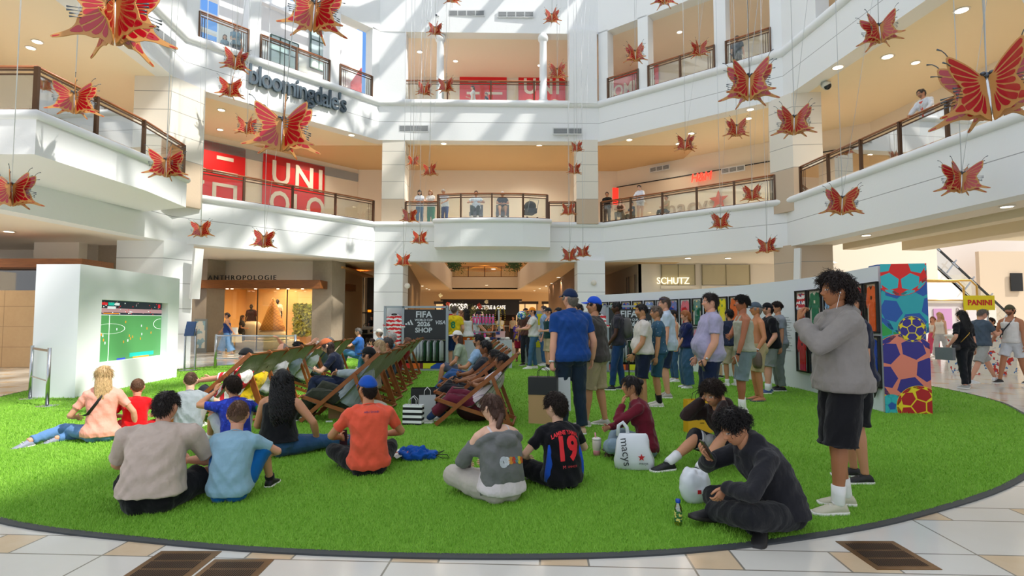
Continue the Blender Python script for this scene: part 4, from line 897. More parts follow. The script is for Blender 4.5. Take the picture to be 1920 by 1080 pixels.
S_ = wE
football(.05, 1.3, .33, 6, 1, 6, rot=.3); football(.32, .0, .5, 7, 4, 7, 4, .5); football(.05, .5, .28, 4, 8, 4)
football(.42, 1.72, .52, 0, 1, 1, 1, .1)
football(.3, .72, .52, 3, 5, 5, 5, .2); football(.1, .12, .18, 9, 1, 0, 9, .1)
football(.28, 2.25, .42, 9, 2, 2, 2, .6); football(.42, 1.31, .20, 3, 4, 3, 4, .0)
football(.48, .12, .32, 7, 4, 7, 4, .3)
fb.build('football_print', BC, root)
text('/AV', .42, Matrix.Translation((0, 0, 0)) @ face_M((0, 0, 0), (n_e.x, n_e.y)), 'lettering', M_black, root, .004, 'RIGHT', 0, 1, .3, True).location = (n_e.x*.04-t_e.x*.06, n_e.y*.04-t_e.y*.06, .34)
# framed shirts
SHIRTS = [('#27348b', '#e8d44a'), ('#2c7a6a', '#d8d8d8'), ('#1e4fb0', '#e0562c'), ('#f0cc1e', '#27348b'), ('#6f8fd0', '#ffffff'), ('#7d2a3a', '#e8dcd8'), ('#1f3f9c', '#c8202c'), ('#d2202c', '#8f1420'), ('#17684a', '#e9c63a'), ('#e0261c', '#f3d23a'), ('#f2e02a', '#2c8f4a'), ('#e86a24', '#2a2a2a')]
def shirt_poly(w, h):
    return [(-.26*w, -.5*h), (.26*w, -.5*h), (.26*w, .18*h), (.40*w, .02*h), (.5*w, .12*h), (.33*w, .46*h), (.12*w, .5*h), (.0, .42*h), (-.12*w, .5*h), (-.33*w, .46*h), (-.5*w, .12*h), (-.40*w, .02*h), (-.26*w, .18*h)]
def framed(s, z0, z1, w, c1, c2, label, row):
    p, t, n = jw(s); n3 = Vector((n.x, n.y, 0)); t3 = Vector((t.x, t.y, 0)); h = z1-z0
    root = empty('framed_shirt', (p.x, p.y, z0), 0, label, 'framed shirt', 'framed football shirts on the curved wall')
    mb = MB(); 
    for a in ((-w/2, 0, -w/2+.03, h), (w/2-.03, 0, w/2, h), (-w/2, 0, w/2, .03), (-w/2, h-.03, w/2, h)): mb.plate(rect(*a), n3*.001, t3, (0, 0, 1), .045)
    mb.build('frame', M_black, root); MB().plate(rect(-w/2+.03, .03, w/2-.03, h-.03), n3*.004, t3, (0, 0, 1), .004).build('backing', mat('#d9d3c4', .8), root)
    mb = MB(); sp = [(a, b+h*.47) for a, b in shirt_poly(w*.92, h*.92)]; mb.plate(sp, n3*.012, t3, (0, 0, 1), .014)
    so = mb.build('shirt', cloth(c1, .6), root)
    mb = MB(); mb.plate([(-.1*w, h*.91), (0, h*.845), (.1*w, h*.91), (.07*w, h*.93), (0, h*.88), (-.07*w, h*.93)], n3*.027, t3, (0, 0, 1), .003)
    mb.plate(rect(-.05*w, h*.66, .05*w, h*.73), n3*.027, t3, (0, 0, 1), .003); mb.plate([(-.49*w, h*.57), (-.38*w, h*.5), (-.36*w, h*.52), (-.47*w, h*.6)], n3*.027, t3, (0, 0, 1), .003); mb.plate([(.49*w, h*.57), (.38*w, h*.5), (.36*w, h*.52), (.47*w, h*.6)], n3*.027, t3, (0, 0, 1), .003)
    mb.build('shirt_trim', mat(c2, .7), so)
    MB().plate(rect(-w/2+.03, .03, w/2-.03, h-.03), n3*.04, t3, (0, 0, 1), .003).build('glazing', clear_pane(), root)
    return root, so
names = ['navy', 'teal', 'royal blue', 'gold', 'sky blue', 'maroon', 'dark blue', 'crimson', 'dark green', 'scarlet', 'bright yellow', 'orange']
edge = [(1122, 1141), (1143, 1163), (1166, 1184), (1187, 1206), (1209, 1229), (1231, 1251), (1254, 1273), (1276, 1296), (1299, 1318), (1322, 1342), (1346, 1366), (1369, 1389)]
for k, (a, b) in enumerate(edge):
    s = s_at_u((a+b)/2); w = max(.36, abs(s_at_u(b)-s_at_u(a))-.01)
    framed(s, 1.29, 2.06, w, *SHIRTS[k], 'framed %s football shirt in the far upper row' % names[k], 0)
    c = ['#c9202a', '#d42a30', '#b81e28', '#cc2222', '#d8d8da', '#c9202a', '#c4161f', '#d0303a', '#e08ba0', '#e07d9a', '#c8202c', '#d82c2c'][k]
    framed(s, .45, 1.25, w, c, '#f2f2f2', 'framed reddish football shirt in the far lower row below the %s one' % names[k], 1)
near = [(1494, 1515, 'white and red striped', None, '#28307a'), (1518, 1544, 'green patterned', '#1f7a52', '#e7e2c8'), (1549, 1572, 'pale blue', '#8fb4d8', '#fff'), (1576, 1598, 'wine red', '#a01828', '#26304a'), (1601, 1623, 'dark red and orange', '#b32030', '#1e2340'), (1626, 1651, 'bright orange', '#f0641c', '#1b1b1b')]
for k, (a, b, nm, c1, c2) in enumerate(near):
    s = s_at_u((a+b)/2); w = min(.5, max(.34, abs(s_at_u(b)-s_at_u(a))))
    r, so = framed(s, 1.24, 2.06, w, c1 or '#ffffff', c2, 'framed %s football shirt in the near upper row' % nm, 0)
    if c1 is None: so.data.materials[0] = stripes('#f2f2f0', '#c81e2c', 9, .5, 2, .15)
    c = ['#e0241c', '#2a2f36', '#e8e8e8', '#3a58a8', '#d8d8d8', '#1c46b4'][k]; l2 = ['plain red', 'charcoal', 'white', 'mid blue', 'pale grey', 'royal blue and yellow'][k]
    framed(s, .38, 1.2, w, c, '#f0dc2a' if k == 5 else '#222222', 'framed %s football shirt in the near lower row' % l2, 1)
p, t, n = jw(s_at_u(1474)); o = empty('wall_text', (p.x+n.x*.01, p.y+n.y*.01, 1.5), 0, 'small grey block of exhibition text on the curved wall', 'sign')
for k in range(14): text('lorem'[:0]+'IIIIIIIII', .05, Matrix.Translation((0, 0, -.06*k)) @ face_M((0, 0, 0), (n.x, n.y)), 'text_line', mat('#a9afb6', .7), o, .001, 'CENTER', 0, 1, 0, True) if False else MB().plate(rect(-.17, -.055*k, .12+.05*((k*7) % 3), -.055*k+.016), (0, 0, 0), Vector((t.x, t.y, 0)), (0, 0, 1), .002).build('text_line', mat('#a9afb6', .7), o)
# ---------------------------------------------------------------- people: one skinned body each, hair and clothing as children
def V(*a): return Vector(a)
def skinmat():
    if 'skin' in _mats: return _mats['skin']
    m, nt, b = nodes_of('skin'); a = nt.nodes.new('ShaderNodeAttribute'); a.attribute_name = 'Col'
    nt.links.new(a.outputs['Color'], b.inputs['Base Color']); b.inputs['Roughness'].default_value = .48; b.inputs['Specular IOR Level'].default_value = .35
    bump(nt, b, noise_n(nt, 60, 3, coords(nt)), .08, .01); _mats['skin'] = m; return m
def hairmat(col):
    k = ('h', col)
    if k in _mats: return _mats[k]
    m, nt, b = nodes_of('hair'); c = hexc(col); f = noise_n(nt, 90, 3, mapped(nt, coords(nt), (1, 1, .25)))
    nt.links.new(mixc(nt, f, tuple(x*.5 for x in c), tuple(min(1, x*1.6+.01) for x in c)), b.inputs['Base Color'])
    b.inputs['Roughness'].default_value = .45; b.inputs['Specular IOR Level'].default_value = .35; bump(nt, b, f, .5, .01); _mats[k] = m; return m
def ik(root, tgt, l1, l2, pole):
    d = tgt-root; L = d.length; M_ = (l1+l2)*.999
    if L > M_: d = d*(M_/L); tgt = root+d; L = M_
    L = max(L, abs(l1-l2)+.01); u = d.normalized(); a = (l1*l1-l2*l2+L*L)/(2*L); h = math.sqrt(max(0, l1*l1-a*a))
    p = pole-u*pole.dot(u)
    if p.length < 1e-4: p = u.orthogonal()
    return root+u*a+p.normalized()*h, tgt
def headsurf(th, ph, fem=0, fat=0):
    st = np.sin(th); dx = st*np.sin(ph); dy = st*np.cos(ph); dz = np.cos(th)
    x = .077*dx; z = .118*dz; y = np.where(dy > 0, .088*np.abs(dy)**.82, -.100*np.abs(dy)**.95)
    t = np.clip(-z/.118, 0, 1); x = x*(1-(.27-.1*fat)*t**1.5); back = np.clip(-dy+.15, 0, 1); y = np.where(dy < 0, y*(1-.42*t**1.1), y*(1-.10*t**2)); z = z*(1-.22*t*back)
    w = np.clip((dy-.15)*3, 0, 1)
    def G(x0, z0, sx, sz, a, both=True):
        g = np.exp(-((x-x0)/sx)**2-((z-z0)/sz)**2)
        if x0 and both: g = g+np.exp(-((x+x0)/sx)**2-((z-z0)/sz)**2)
        return a*g*w
    d = G(0, .014, .009, .022, .009)+G(0, -.020, .012, .015, .021)+G(.012, -.027, .008, .008, .007)+G(.032, .012, .017, .012, -.011)+G(.031, .010, .011, .007, .006)
    d = d+G(.03, .033, .022, .008, .004*(1-fem))+G(0, -.050, .020, .006, .006)+G(0, -.064, .017, .006, .007)+G(0, -.057, .022, .003, -.004)+G(0, -.098, .022, .016, .008)+G(.047, -.018, .02, .02, .004+.006*fat)
    y = y+d
    return np.stack([x, y, z], -1)
def hgrid(nu, nv, th0=0.0, th1=PI):
    t = np.linspace(-PI, PI, nu, endpoint=False); ph = t-.38*np.sin(t); th = np.linspace(th0+.02, th1-.02, nv)
    return np.meshgrid(th, ph, indexing='ij')
HLINE = np.array([[0, .070], [30, .067], [52, .050], [66, .006], [80, .0], [92, .028], [108, .02], [125, -.04], [180, -.068]])
def hairline(ph, recede=0, low=0):
    a = np.degrees(np.abs((ph+PI) % (2*PI)-PI)); z = np.interp(a, HLINE[:, 0], HLINE[:, 1])
    if recede: z = z+recede*np.clip(1-a/75, 0, 1)
    return z-low
def grid_faces(nv, nu, off=0): return [(off+i*nu+k, off+i*nu+(k+1) % nu, off+(i+1)*nu+(k+1) % nu, off+(i+1)*nu+k) for i in range(nv-1) for k in range(nu)]
def shell(mb, HM, hs, zline, T, amp=.004, fq=60, nu=56, nv=40, seed=0, side=.6, mi=0, soft=.02, lift=0.0):
    th, ph = hgrid(nu, nv, 0, PI*.86); P = headsurf(th, ph); C = np.array([0, -.01, 0]); n = P-C; n /= np.linalg.norm(n, axis=-1, keepdims=True)
    z = P[..., 2]; m = np.clip((z-zline(ph))/soft, 0, 1); m = m*m*(3-2*m)
    topf = np.clip((z-.0)/.11, 0, 1); t = np.maximum(T*(side+(1-side)*topf), .0035)
    nz = np.sin(P[..., 0]*fq+seed)*np.cos(P[..., 2]*fq*1.3+seed*2+2*np.sin(P[..., 1]*fq*.7))+.5*np.sin(P[..., 1]*fq*2.3+seed)*np.sin(P[..., 2]*fq*1.9)
    d = -.006+m*(t+.006)+m*amp*nz+lift*m
    P = (P+n*d[..., None])*hs; P = P.reshape(-1, 3); A = np.array(HM)[:3, :3]; o = np.array(HM.translation); P = P@A.T+o
    mb.add(P.tolist(), grid_faces(nv, nu)+[tuple(range(nu))[::-1]], mi, True)
def strands(mb, HM, hs, zline, N, L, curl, rad, seed, comb=.5, mi=0, nseg=5, sides=3, grav=0, minz=-1, up=.0, Tb=.0, maxz=9):
    rg = np.random.default_rng(seed); A = np.array(HM)[:3, :3]; o = np.array(HM.translation); cnt = 0; tries = 0
    down = A.T@np.array([0, 0, -1.0])
    while cnt < N and tries < N*8:
        tries += 1; ph = rg.uniform(-PI, PI); th = math.acos(rg.uniform(-.6, 1)); 
        p = headsurf(np.array(th), np.array(ph))
        if p[2] < zline(np.array(ph))+.003 or p[2] < minz or p[2] > maxz: continue
        cnt += 1; n = p-np.array([0, -.01, 0]); n /= np.linalg.norm(n); crown = np.array([0, -.03, .12]); t = p-crown; t -= n*t.dot(n); l = np.linalg.norm(t); t = t/l if l > 1e-6 else np.array([0, 1., 0])
        q = p+n*Tb*rg.uniform(.3, 1); d = n*(1-comb+up)+t*comb+rg.normal(0, .25, 3); d /= np.linalg.norm(d); pts = [q]; LL = L*rg.uniform(.55, 1.2); e1 = np.cross(d, n+.01); e1 /= np.linalg.norm(e1)+1e-9; e2 = np.cross(d, e1); w0 = rg.uniform(0, 6.28); wr = rg.uniform(1.1, 1.9)
        c = q.copy()
        for j in range(1, nseg+1):
            d = d+down*grav+t*comb*.25+rg.normal(0, .08, 3); d /= np.linalg.norm(d); c = c+d*(LL/nseg)
            r2 = (c/np.array([.082, .104, .122])); rr_ = np.linalg.norm(r2)
            if rr_ < 1.03: c = c*(1.03/rr_)
            pts.append(c+curl*(e1*math.cos(w0+wr*j)+e2*math.sin(w0+wr*j)))
        pts = (np.array(pts)*hs)@A.T+o
        mb.tube([Vector(x) for x in pts], [rad*hs*(1-.75*(j/nseg)**1.5) for j in range(nseg+1)], sides, mi)
TORM = [(-.10, .09, .08, 0), (-.05, .150, .108, -.01), (0, .170, .118, -.012), (.06, .167, .112, -.006), (.14, .152, .102, 0), (.20, .147, .100, 0), (.28, .155, .108, 0), (.36, .168, .118, 0), (.43, .175, .114, 0), (.475, .165, .098, -.006), (.515, .120, .078, -.01), (.545, .07, .06, -.006)]
TORF = [(-.10, .09, .08, 0), (-.05, .160, .115, -.012), (0, .180, .125, -.018), (.06, .170, .115, -.012), (.14, .138, .095, 0), (.20, .128, .09, 0), (.28, .135, .098, .004), (.36, .148, .118, .012), (.43, .152, .108, .004), (.475, .145, .09, -.006), (.515, .108, .072, -.01), (.545, .06, .055, -.006)]
PENDING = []
def superring(c, sx, fy, hw, hd, n=20, e=2.4):
    out = []
    for k in range(n):
        a = 2*PI*k/n; ca, sa = math.cos(a), math.sin(a)
        out.append(c+sx*(hw*math.copysign(abs(ca)**(2/e), ca))+fy*(hd*math.copysign(abs(sa)**(2/e), sa)))
    return out
def hand(mb, W, d, n, side, k, curl=.35, thumb=.5, spread=.12, lod=0, point=False):
    d = d.normalized(); n = (n-d*n.dot(d)).normalized(); t = n.cross(d)*(-1 if side > 0 else 1)      # t points to the thumb side
    def R(c, hw, ht, nn=10): return [c+t*(hw*math.cos(2*PI*i/nn))+n*(ht*math.sin(2*PI*i/nn)) for i in range(nn)]
    mb.rings([R(W-d*.03*k, .024*k, .019*k), R(W, .026*k, .018*k), R(W+d*.02*k, .034*k, .017*k), R(W+d*.05*k, .041*k, .015*k), R(W+d*.08*k+n*.004*k, .042*k, .013*k), R(W+d*.095*k+n*.005*k, .038*k, .008*k)])
    nn = 6
    for i, (off, L, r) in enumerate(((.031, .074, .0088), (.0105, .083, .0092), (-.010, .077, .0088), (-.030, .060, .0078))):
        b = W+d*(.082 if i in (1, 2) else .078)*k+t*off*k; dd = (d+t*(off*spread*6)).normalized(); pts = [b-d*.012*k]; c = b; ang = 0; cu = curl*(1+.12*i)
        if point and i == 0: cu = .08
        pts.append(c)
        for s_, f in ((.45, .8), (.32, 1.1), (.23, .8)):
            ang += cu*f; v = dd*math.cos(ang)+n*math.sin(ang); c = c+v*(L*s_*k); pts.append(c)
        mb.tube(pts, [r*k*1.05, r*k, r*k*.96, r*k*.88, r*k*.6], nn)
    b = W+d*.02*k+t*.026*k; v = (t*.75+d*.6+n*.25*thumb).normalized(); p1 = b+v*.03*k; v2 = (t*.35+d*.85+n*.5*thumb).normalized(); p2 = p1+v2*.03*k; v3 = (t*.05+d*.85+n*.8*thumb).normalized(); p3 = p2+v3*.026*k
    mb.tube([b-v*.012*k, b, p1, p2, p3], [.014*k, .014*k, .0115*k, .0100*k, .0065*k], nn)
def remeshed(name, mb, mats, parent, voxel, smooth=4, wr=0.0, wseed=0, post=None, extra=None):
    me = mb.mesh(name); o = bpy.data.objects.new(name, me); COL.objects.link(o)
    if parent is not None: o.parent = parent
    r = o.modifiers.new('r', 'REMESH'); r.mode = 'VOXEL'; r.voxel_size = voxel; r.use_smooth_shade = True
    if smooth: s = o.modifiers.new('s', 'SMOOTH'); s.factor = .5; s.iterations = smooth
    PENDING.append((o, mats if isinstance(mats, (list, tuple)) else [mats], wr, wseed, post)); return o
def flush_pending():
    bpy.context.view_layer.update(); dg = bpy.context.evaluated_depsgraph_get()
    for o, mats, wr, seed, post in PENDING:
        me = bpy.data.meshes.new_from_object(o.evaluated_get(dg)); n = len(me.vertices)
        if wr and n:
            co = np.empty(n*3, np.float32); me.vertices.foreach_get('co', co); co = co.reshape(-1, 3).astype(float); no = np.empty(n*3, np.float32); me.vertices.foreach_get('normal', no); no = no.reshape(-1, 3)
            q = co*np.array([1, 1, .55]); s = seed*1.7
            a = np.sin(q[:, 0]*31+s+2.2*np.sin(q[:, 2]*13+s)+1.5*np.sin(q[:, 1]*17))*np.sin(q[:, 2]*38+q[:, 1]*19+s*2+1.7*np.sin(q[:, 0]*21))
            b = np.sin(q[:, 2]*71+2.5*np.sin(q[:, 0]*29+s)+q[:, 1]*40)*.45
            c = 1-np.abs(np.sin(q[:, 0]*14+q[:, 1]*11+q[:, 2]*23+s*3+2*np.sin(q[:, 2]*9+q[:, 0]*12)))*2
            co += no*((a+b+c*.8)*wr)[:, None]; me.vertices.foreach_set('co', co.astype(np.float32).ravel())
        me.polygons.foreach_set('use_smooth', [True]*len(me.polygons)); me.materials.clear()
        for m in mats: me.materials.append(m)
        old = o.data; o.modifiers.clear(); o.data = me; nm = old.name; bpy.data.meshes.remove(old); me.name = nm
        if post: post(o)
        me.update()
    PENDING.clear()
def person(label, loc, heading, H=1.75, pose=None, sex='m', skin='#d9a684', fat=0, lod=1, top=None, bottom=None, shoes='#e8e6e0', sock=None, hair=None, cap=None, glasses=None, group=None,
           stubble=0, headscale=1.0, extras=None, name='person', shoe_kind='sneaker', girth=1.0, shoulders=1.0):
    pose = dict(pose or {}); k = H/1.75; hs = k**.55*headscale*(1.0); fem = 1 if sex == 'f' else 0
    vox = {0: .0095, 1: .013, 2: .018, 3: .026}[lod]*max(.8, k**.5)
    sk = np.array(hexc(skin))
    pel = V(*pose.get('pelvis', (0, 0, .95))); pt, ct = pose.get('pt', 0), pose.get('ct', 0); lat = pose.get('lat', 0); tw = math.radians(pose.get('tw', 0)); pyaw = math.radians(pose.get('pyaw', 0))
    def upv(a): return V(math.sin(math.radians(lat)), math.sin(math.radians(a)), math.cos(math.radians(a))).normalized()
    up_p, up_c = upv(pt), upv(ct); mid = (up_p+up_c).normalized()
    P0 = pel; P1 = P0+up_p*.12; P2 = P1+mid*.17; P3 = P2+up_c*.13; P4 = P3+up_c*.125
    S = [-.12, 0, .12, .29, .42, .545]; PP = [P0-up_p*.12, P0, P1, P2, P3, P4]
    def spine(s):
        i = max(j for j in range(5) if s >= S[j] or j == 0); t = (s-S[i])/(S[i+1]-S[i]); return PP[i].lerp(PP[i+1], t)
    def frame(s):
        f = min(1, max(0, s/.42)); u = up_p.lerp(up_c, f).normalized(); a = pyaw+(tw-pyaw)*f; sx = V(math.cos(a), math.sin(a), 0)
        sx = (sx-u*sx.dot(u)).normalized(); return sx, u.cross(sx), u
    TOR = TORF if fem else TORM
    def tv(s):
        a = np.array(TOR); return [float(np.interp(s, a[:, 0], a[:, j])) for j in (1, 2, 3)]
    def ring(s, g=0, gd=0, minhw=0, minhd=0, n=20):
        hw, hd, yo = tv(s); b = math.exp(-((s-.15)/.13)**2)*fat; hw = hw*(girth)*(1+.28*b); hd = hd*(girth)*(1+.75*b)
        hw = max(hw, minhw)+g; hd = max(hd, minhd)+g+gd; sx, fy, u = frame(s); c = spine(s)+fy*(yo+.045*b)
        return superring(c*k, sx, fy, hw*k, hd*k, n)
    cs, cf, cu = frame(.5); ps, pf, pu = frame(0)
    SW = (.165 if fem else .185)*shoulders*(1+.12*fat)*(girth*.5+.5)
    sh = {s: P4+cs*(SW*s)-cu*(.082) for s in (1, -1)}
    hj = {s: P0+ps*(.088*s)-pu*.01 for s in (1, -1)}
    # arms
    dflt = {1: V(.25, .06, .80), -1: V(-.25, .06, .80)}
    def rel(p): return p if isinstance(p, Vector) else V(*p)
    wr_, el = {}, {}
    for s, kw in ((1, 'R'), (-1, 'L')):
        w = pose.get(kw+'h'); w = (sh[s]+V(.07*s, .05, -.54)) if w is None else rel(w)
        pole = rel(pose.get(kw+'e', (.4*s, -.7, -.3))); sh_ = sh[s]
        el[s], wr_[s] = ik(sh_, w, .29, .255, pole)
    kn, an = {}, {}
    for s, kw in ((1, 'R'), (-1, 'L')):
        f = pose.get(kw+'f'); f = V(.11*s, 0, .085) if f is None else rel(f)
        pole = rel(pose.get(kw+'k', (.1*s, 1, .1))); kn[s], an[s] = ik(hj[s], f, .435, .425, pole)
    # head
    hy, hp = math.radians(pose.get('head', (0, 0))[0]), math.radians(pose.get('head', (0, 0))[1]); hr = math.radians(pose.get('roll', 0))
    Rh = Matrix.Rotation(hy, 4, 'Z') @ Matrix.Rotation(-hp, 4, 'X') @ Matrix.Rotation(hr, 4, 'Y')
    hup = Rh.to_3x3() @ V(0, 0, 1); hfw = Rh.to_3x3() @ V(0, 1, 0); nb = P4-cu*.005
    HC = nb+(cu*.5+hup*.5).normalized()*.055+hup*.10+hfw*.018
    HM = Matrix.Translation(HC*k) @ Rh
    HCk = nb*k+(cu*.5+hup*.5).normalized()*.055*k+hup*.105*hs+hfw*.018*hs; HM = Matrix.Translation(HCk) @ Rh
    # body
    mb = MB(); g_ = girth
    mb.rings([ring(t[0]) for t in TOR])
    if fem:
        for s in (1, -1): mb.ball((spine(.345)+cs*(.068*s)+cf*.085)*k, (.058*k*g_, .05*k*g_, .055*k*g_), 8)
    if fat > .3: mb.ball((spine(.13)+frame(.13)[1]*(.07+.05*fat))*k, (.13*k*(1+.2*fat), .10*k*(1+.3*fat), .14*k), 10)
    for s in (1, -1): mb.ball((P0+ps*(.075*s)-pf*.055-pu*.02)*k, (.088*k*g_,)*3, 8)
    mb.tube([nb*k-cu*.05*k, nb*k, HCk-hup*.06*hs-hfw*.022*hs], [.07*k, .056*k*(.9 if fem else 1), .054*hs], 12)
    af = (.9 if fem else 1)*(1+.25*fat)*(g_*.6+.4)
    for s in (1, -1):
        A, E_, W_ = sh[s]*k, el[s]*k, wr_[s]*k
        mb.tube([nb*k-cu*.03*k, (nb*k+A)/2+cu*.004*k, A], [.05*k, .05*k, .05*k*af], 10)
        mb.tube([A-(E_-A)*.08, A, A.lerp(E_, .35), A.lerp(E_, .8), E_, E_.lerp(W_, .06)], [r*k*af for r in (.04, .054, .05, .041, .039, .037)], 10)
        mb.tube([E_.lerp(A, .05), E_, E_.lerp(W_, .25), E_.lerp(W_, .7), W_], [r*k*af for r in (.036, .039, .042, .033, .026)], 10)
        Hj, K_, A_ = hj[s]*k, kn[s]*k, an[s]*k; lf = (1.04 if fem else 1)*(1+.15*fat)*g_
        mb.tube([Hj-(K_-Hj)*.05, Hj, Hj.lerp(K_, .3), Hj.lerp(K_, .75), K_, K_.lerp(A_, .05)], [r*k*lf for r in (.075, .092, .088, .064, .057, .054)], 12)
        mb.tube([K_.lerp(Hj, .06), K_, K_.lerp(A_, .28), K_.lerp(A_, .6), K_.lerp(A_, .9), A_], [r*k*lf for r in (.052, .055, .058, .045, .036, .037)], 12)
    body = None
    hcol = np.array(hexc(hair.get('col', '#1c1512'))) if hair else sk*.5
    nu, nv = {0: (96, 84), 1: (72, 60), 2: (48, 40), 3: (28, 22)}[lod]
    def post(o):
        me0 = o.data; nb0 = len(me0.vertices); x = MB()
        th, ph = hgrid(nu, nv); P = headsurf(th, ph, fem, fat); PX, PZ, PY = P[..., 0], P[..., 2], P[..., 1]
        c = np.repeat(sk[None], P.shape[0]*P.shape[1], 0).reshape(*P.shape[:2], 3)
        def mixw(w, col): return c*(1-w[..., None])+np.array(col)*w[..., None]
        fr = np.clip((PY-.02)*40, 0, 1)
        ax = np.abs(PX)
        c = mixw(fr*.35*np.exp(-((ax-.045)/.02)**2-((PZ+.02)/.02)**2), sk*np.array([1.05, .7, .65]))
        c = mixw(fr*.3*np.exp(-(ax/.014)**2-((PZ+.022)/.014)**2), sk*np.array([1.05, .72, .68]))
        if stubble: c = mixw(fr*stubble*np.clip((-PZ-.030)/.01, 0, 1)*(1-np.exp(-(ax/.02)**4-((PZ+.057)/.011)**4))*np.clip(1.2-np.abs(PX)*2, 0, 1), hcol*.8+sk*.15)
        c = mixw(fr*np.exp(-(ax/.024)**4-((PZ+.057)/.0105)**4)*(.75 if fem else .5), sk*np.array([.85, .45, .42]) if not fem else sk*np.array([.9, .35, .38]))
        c = mixw(fr*np.exp(-(ax/.021)**4-((PZ+.057)/.0022)**2)*.8, sk*.25)
        if lod < 3:
            ez = (PZ-.0105); ex_ = ax-.031; wE = fr*np.exp(-(ex_/.0145)**6-(ez/.0062)**4); c = mixw(wE, [.72, .70, .68]); c = mixw(fr*np.exp(-(ex_/.0062)**4-(ez/.0066)**4), [.025, .015, .01])
            c = mixw(fr*np.exp(-(ex_/.017)**6-((ez-.0062)/.0022)**2)*.85, sk*.12); c = mixw(fr*.35*np.exp(-(ex_/.018)**4-((ez+.011)/.006)**2), sk*.55)
        c = mixw(fr*np.exp(-((ax-.032)/.019)**4-((PZ-.034+.25*(ax-.032)**2*20)/.0042)**2)*.85, hcol*.8)
        A3 = np.array(HM)[:3, :3]; tr = np.array(HM.translation); Q = (P.reshape(-1, 3)*hs)@A3.T+tr
        x.add(Q.tolist(), grid_faces(nv, nu)+[tuple(range(nu))[::-1], tuple((nv-1)*nu+i for i in range(nu))], 0, True); nhead = len(x.v)
        for s in (1, -1):
            Me = Rh.to_3x3() @ Matrix.Rotation(math.radians(-12*s), 3, 'Z') @ Matrix.Rotation(math.radians(10), 3, 'X')
            x.ball(HM @ (V(.0775*s, -.012, -.002)*hs), (.010*hs, .019*hs, .032*hs), 8, 0, Me); x.ball(HM @ (V(.083*s, -.018, .006)*hs), (.008*hs, .016*hs, .022*hs), 7, 0, Me)
        for s, kw in ((1, 'R'), (-1, 'L')):
            d = (wr_[s]-el[s]).normalized(); hd = pose.get(kw+'d'); d = rel(hd) if hd is not None else d
            nn = rel(pose.get(kw+'n', (-s, .25, 0))); cr = pose.get(kw+'c', .35); hand(x, wr_[s]*k, d, nn, s, k*(.86 if fem else .94), cr, lod=lod, point=pose.get('point') == kw)
        if shoe_kind in ('bare', 'sandal'):
            for s, kw in ((1, 'R'), (-1, 'L')):
                fd = foot_dir(s, kw); foot_mesh(x, an[s]*k, fd, k, .0, bare=True)
        xm = x.mesh('tmp'); bm = bmesh.new(); bm.from_mesh(me0); bm.from_mesh(xm); bm.to_mesh(me0); bm.free(); bpy.data.meshes.remove(xm)
        n = len(me0.vertices); cols = np.ones((n, 4), np.float32); cols[:, :3] = sk; cols[nb0:nb0+nhead, :3] = c.reshape(-1, 3)
        at_ = me0.color_attributes.new('Col', 'FLOAT_COLOR', 'POINT'); at_.data.foreach_set('color', cols.ravel())
        me0.polygons.foreach_set('use_smooth', [True]*len(me0.polygons))
    def foot_dir(s, kw):
        v = pose.get(kw+'t'); 
        if v is not None: return rel(v).normalized()
        sh_ = (an[s]-kn[s]).normalized(); f = V(.12*s, 1, 0); return f.normalized()
    def foot_mesh(x, A, fd, k, grow, bare=False, sole=None):
        shin = pose_up; kk = k*(.93 if fem else 1)
        u = V(0, 0, 1)-fd*fd.z
        if u.length < .2: u = -V(fd.y*0, 0, 0)+V(0, -1, 0)-fd*(-fd.y)
        uu = pose.get('footup'); 
        if uu is not None: u = rel(uu)-fd*rel(uu).dot(fd)
        u.normalize(); r = fd.cross(u)
        prof = [(-.068, .022, .045), (-.055, .033, .07), (-.03, .037, .088), (.005, .038, .092), (.05, .041, .075), (.1, .046, .056), (.145, .045, .042), (.175, .036, .034), (.192, .018, .026)]
        R = []
        for y, hw, zt in prof:
            c = A+fd*y*kk-u*.08*kk; ring_ = []
            for i in range(14):
                a = 2*PI*i/14; xx = math.cos(a)*(hw+grow)*kk; zz = math.sin(a); zz = ((zt+grow)*.5*(1+zz) if zz > 0 else zt*.5*(1+zz*.95))*kk
                ring_.append(c+r*xx+u*zz)
            R.append(ring_)
        x.rings(R)
        if sole is not None:
            R = []
            for y, hw, zt in prof:
                c = A+fd*(y*1.05)*kk-u*.082*kk; w = (hw+.007)*kk; R.append([c+r*w*a+u*b*kk for a, b in ((-1, 0), (-1.02, .014), (-1, .026), (1, .026), (1.02, .014), (1, 0))])
            sole.rings(R)
    pose_up = None
    body = remeshed(name, mb, skinmat(), None, vox, 3, 0, 0, post)
    label = label.replace('person, ', '', 1); body.location = loc; body.rotation_euler = (0, 0, math.radians(heading-90)); tag(body, label, 'person', group)
    seed = (hash(label) & 0xffff) if False else sum(ord(c_) for c_ in label) % 97
    # top
    if top:
        kind = top.get('kind', 'tee'); m = top.get('mat') or cloth(top['col'], top.get('wr', .55)); lo = top.get('loose', .012); hem = top.get('hem', -.02); g = .011+(.012 if kind in ('hoodie', 'jacket') else 0)
        x = MB(); ss_ = [s_ for s_ in (-.09, -.06, -.02, .03, .08, .14, .20, .28, .36, .43, .475) if s_ > hem+.01]; chw = tv(.4)[0]*girth*(.96 if not fem else .9); chd = tv(.36)[1]*girth
        def tr(s_):
            f = 1 if s_ < .3 else 0; dr = top.get('drape', .9 if not fem else .72); return ring(s_, g+lo*(1.3 if s_ < .25 else .8)+(.014 if s_ < .06 else 0), 0, chw*dr*f, chd*dr*f)
        tips = [(.47, .010), (.505, .008), (.53, .006), (.552, .002)] if kind != 'tank' else [(.44, .0), (.47, -.03)]
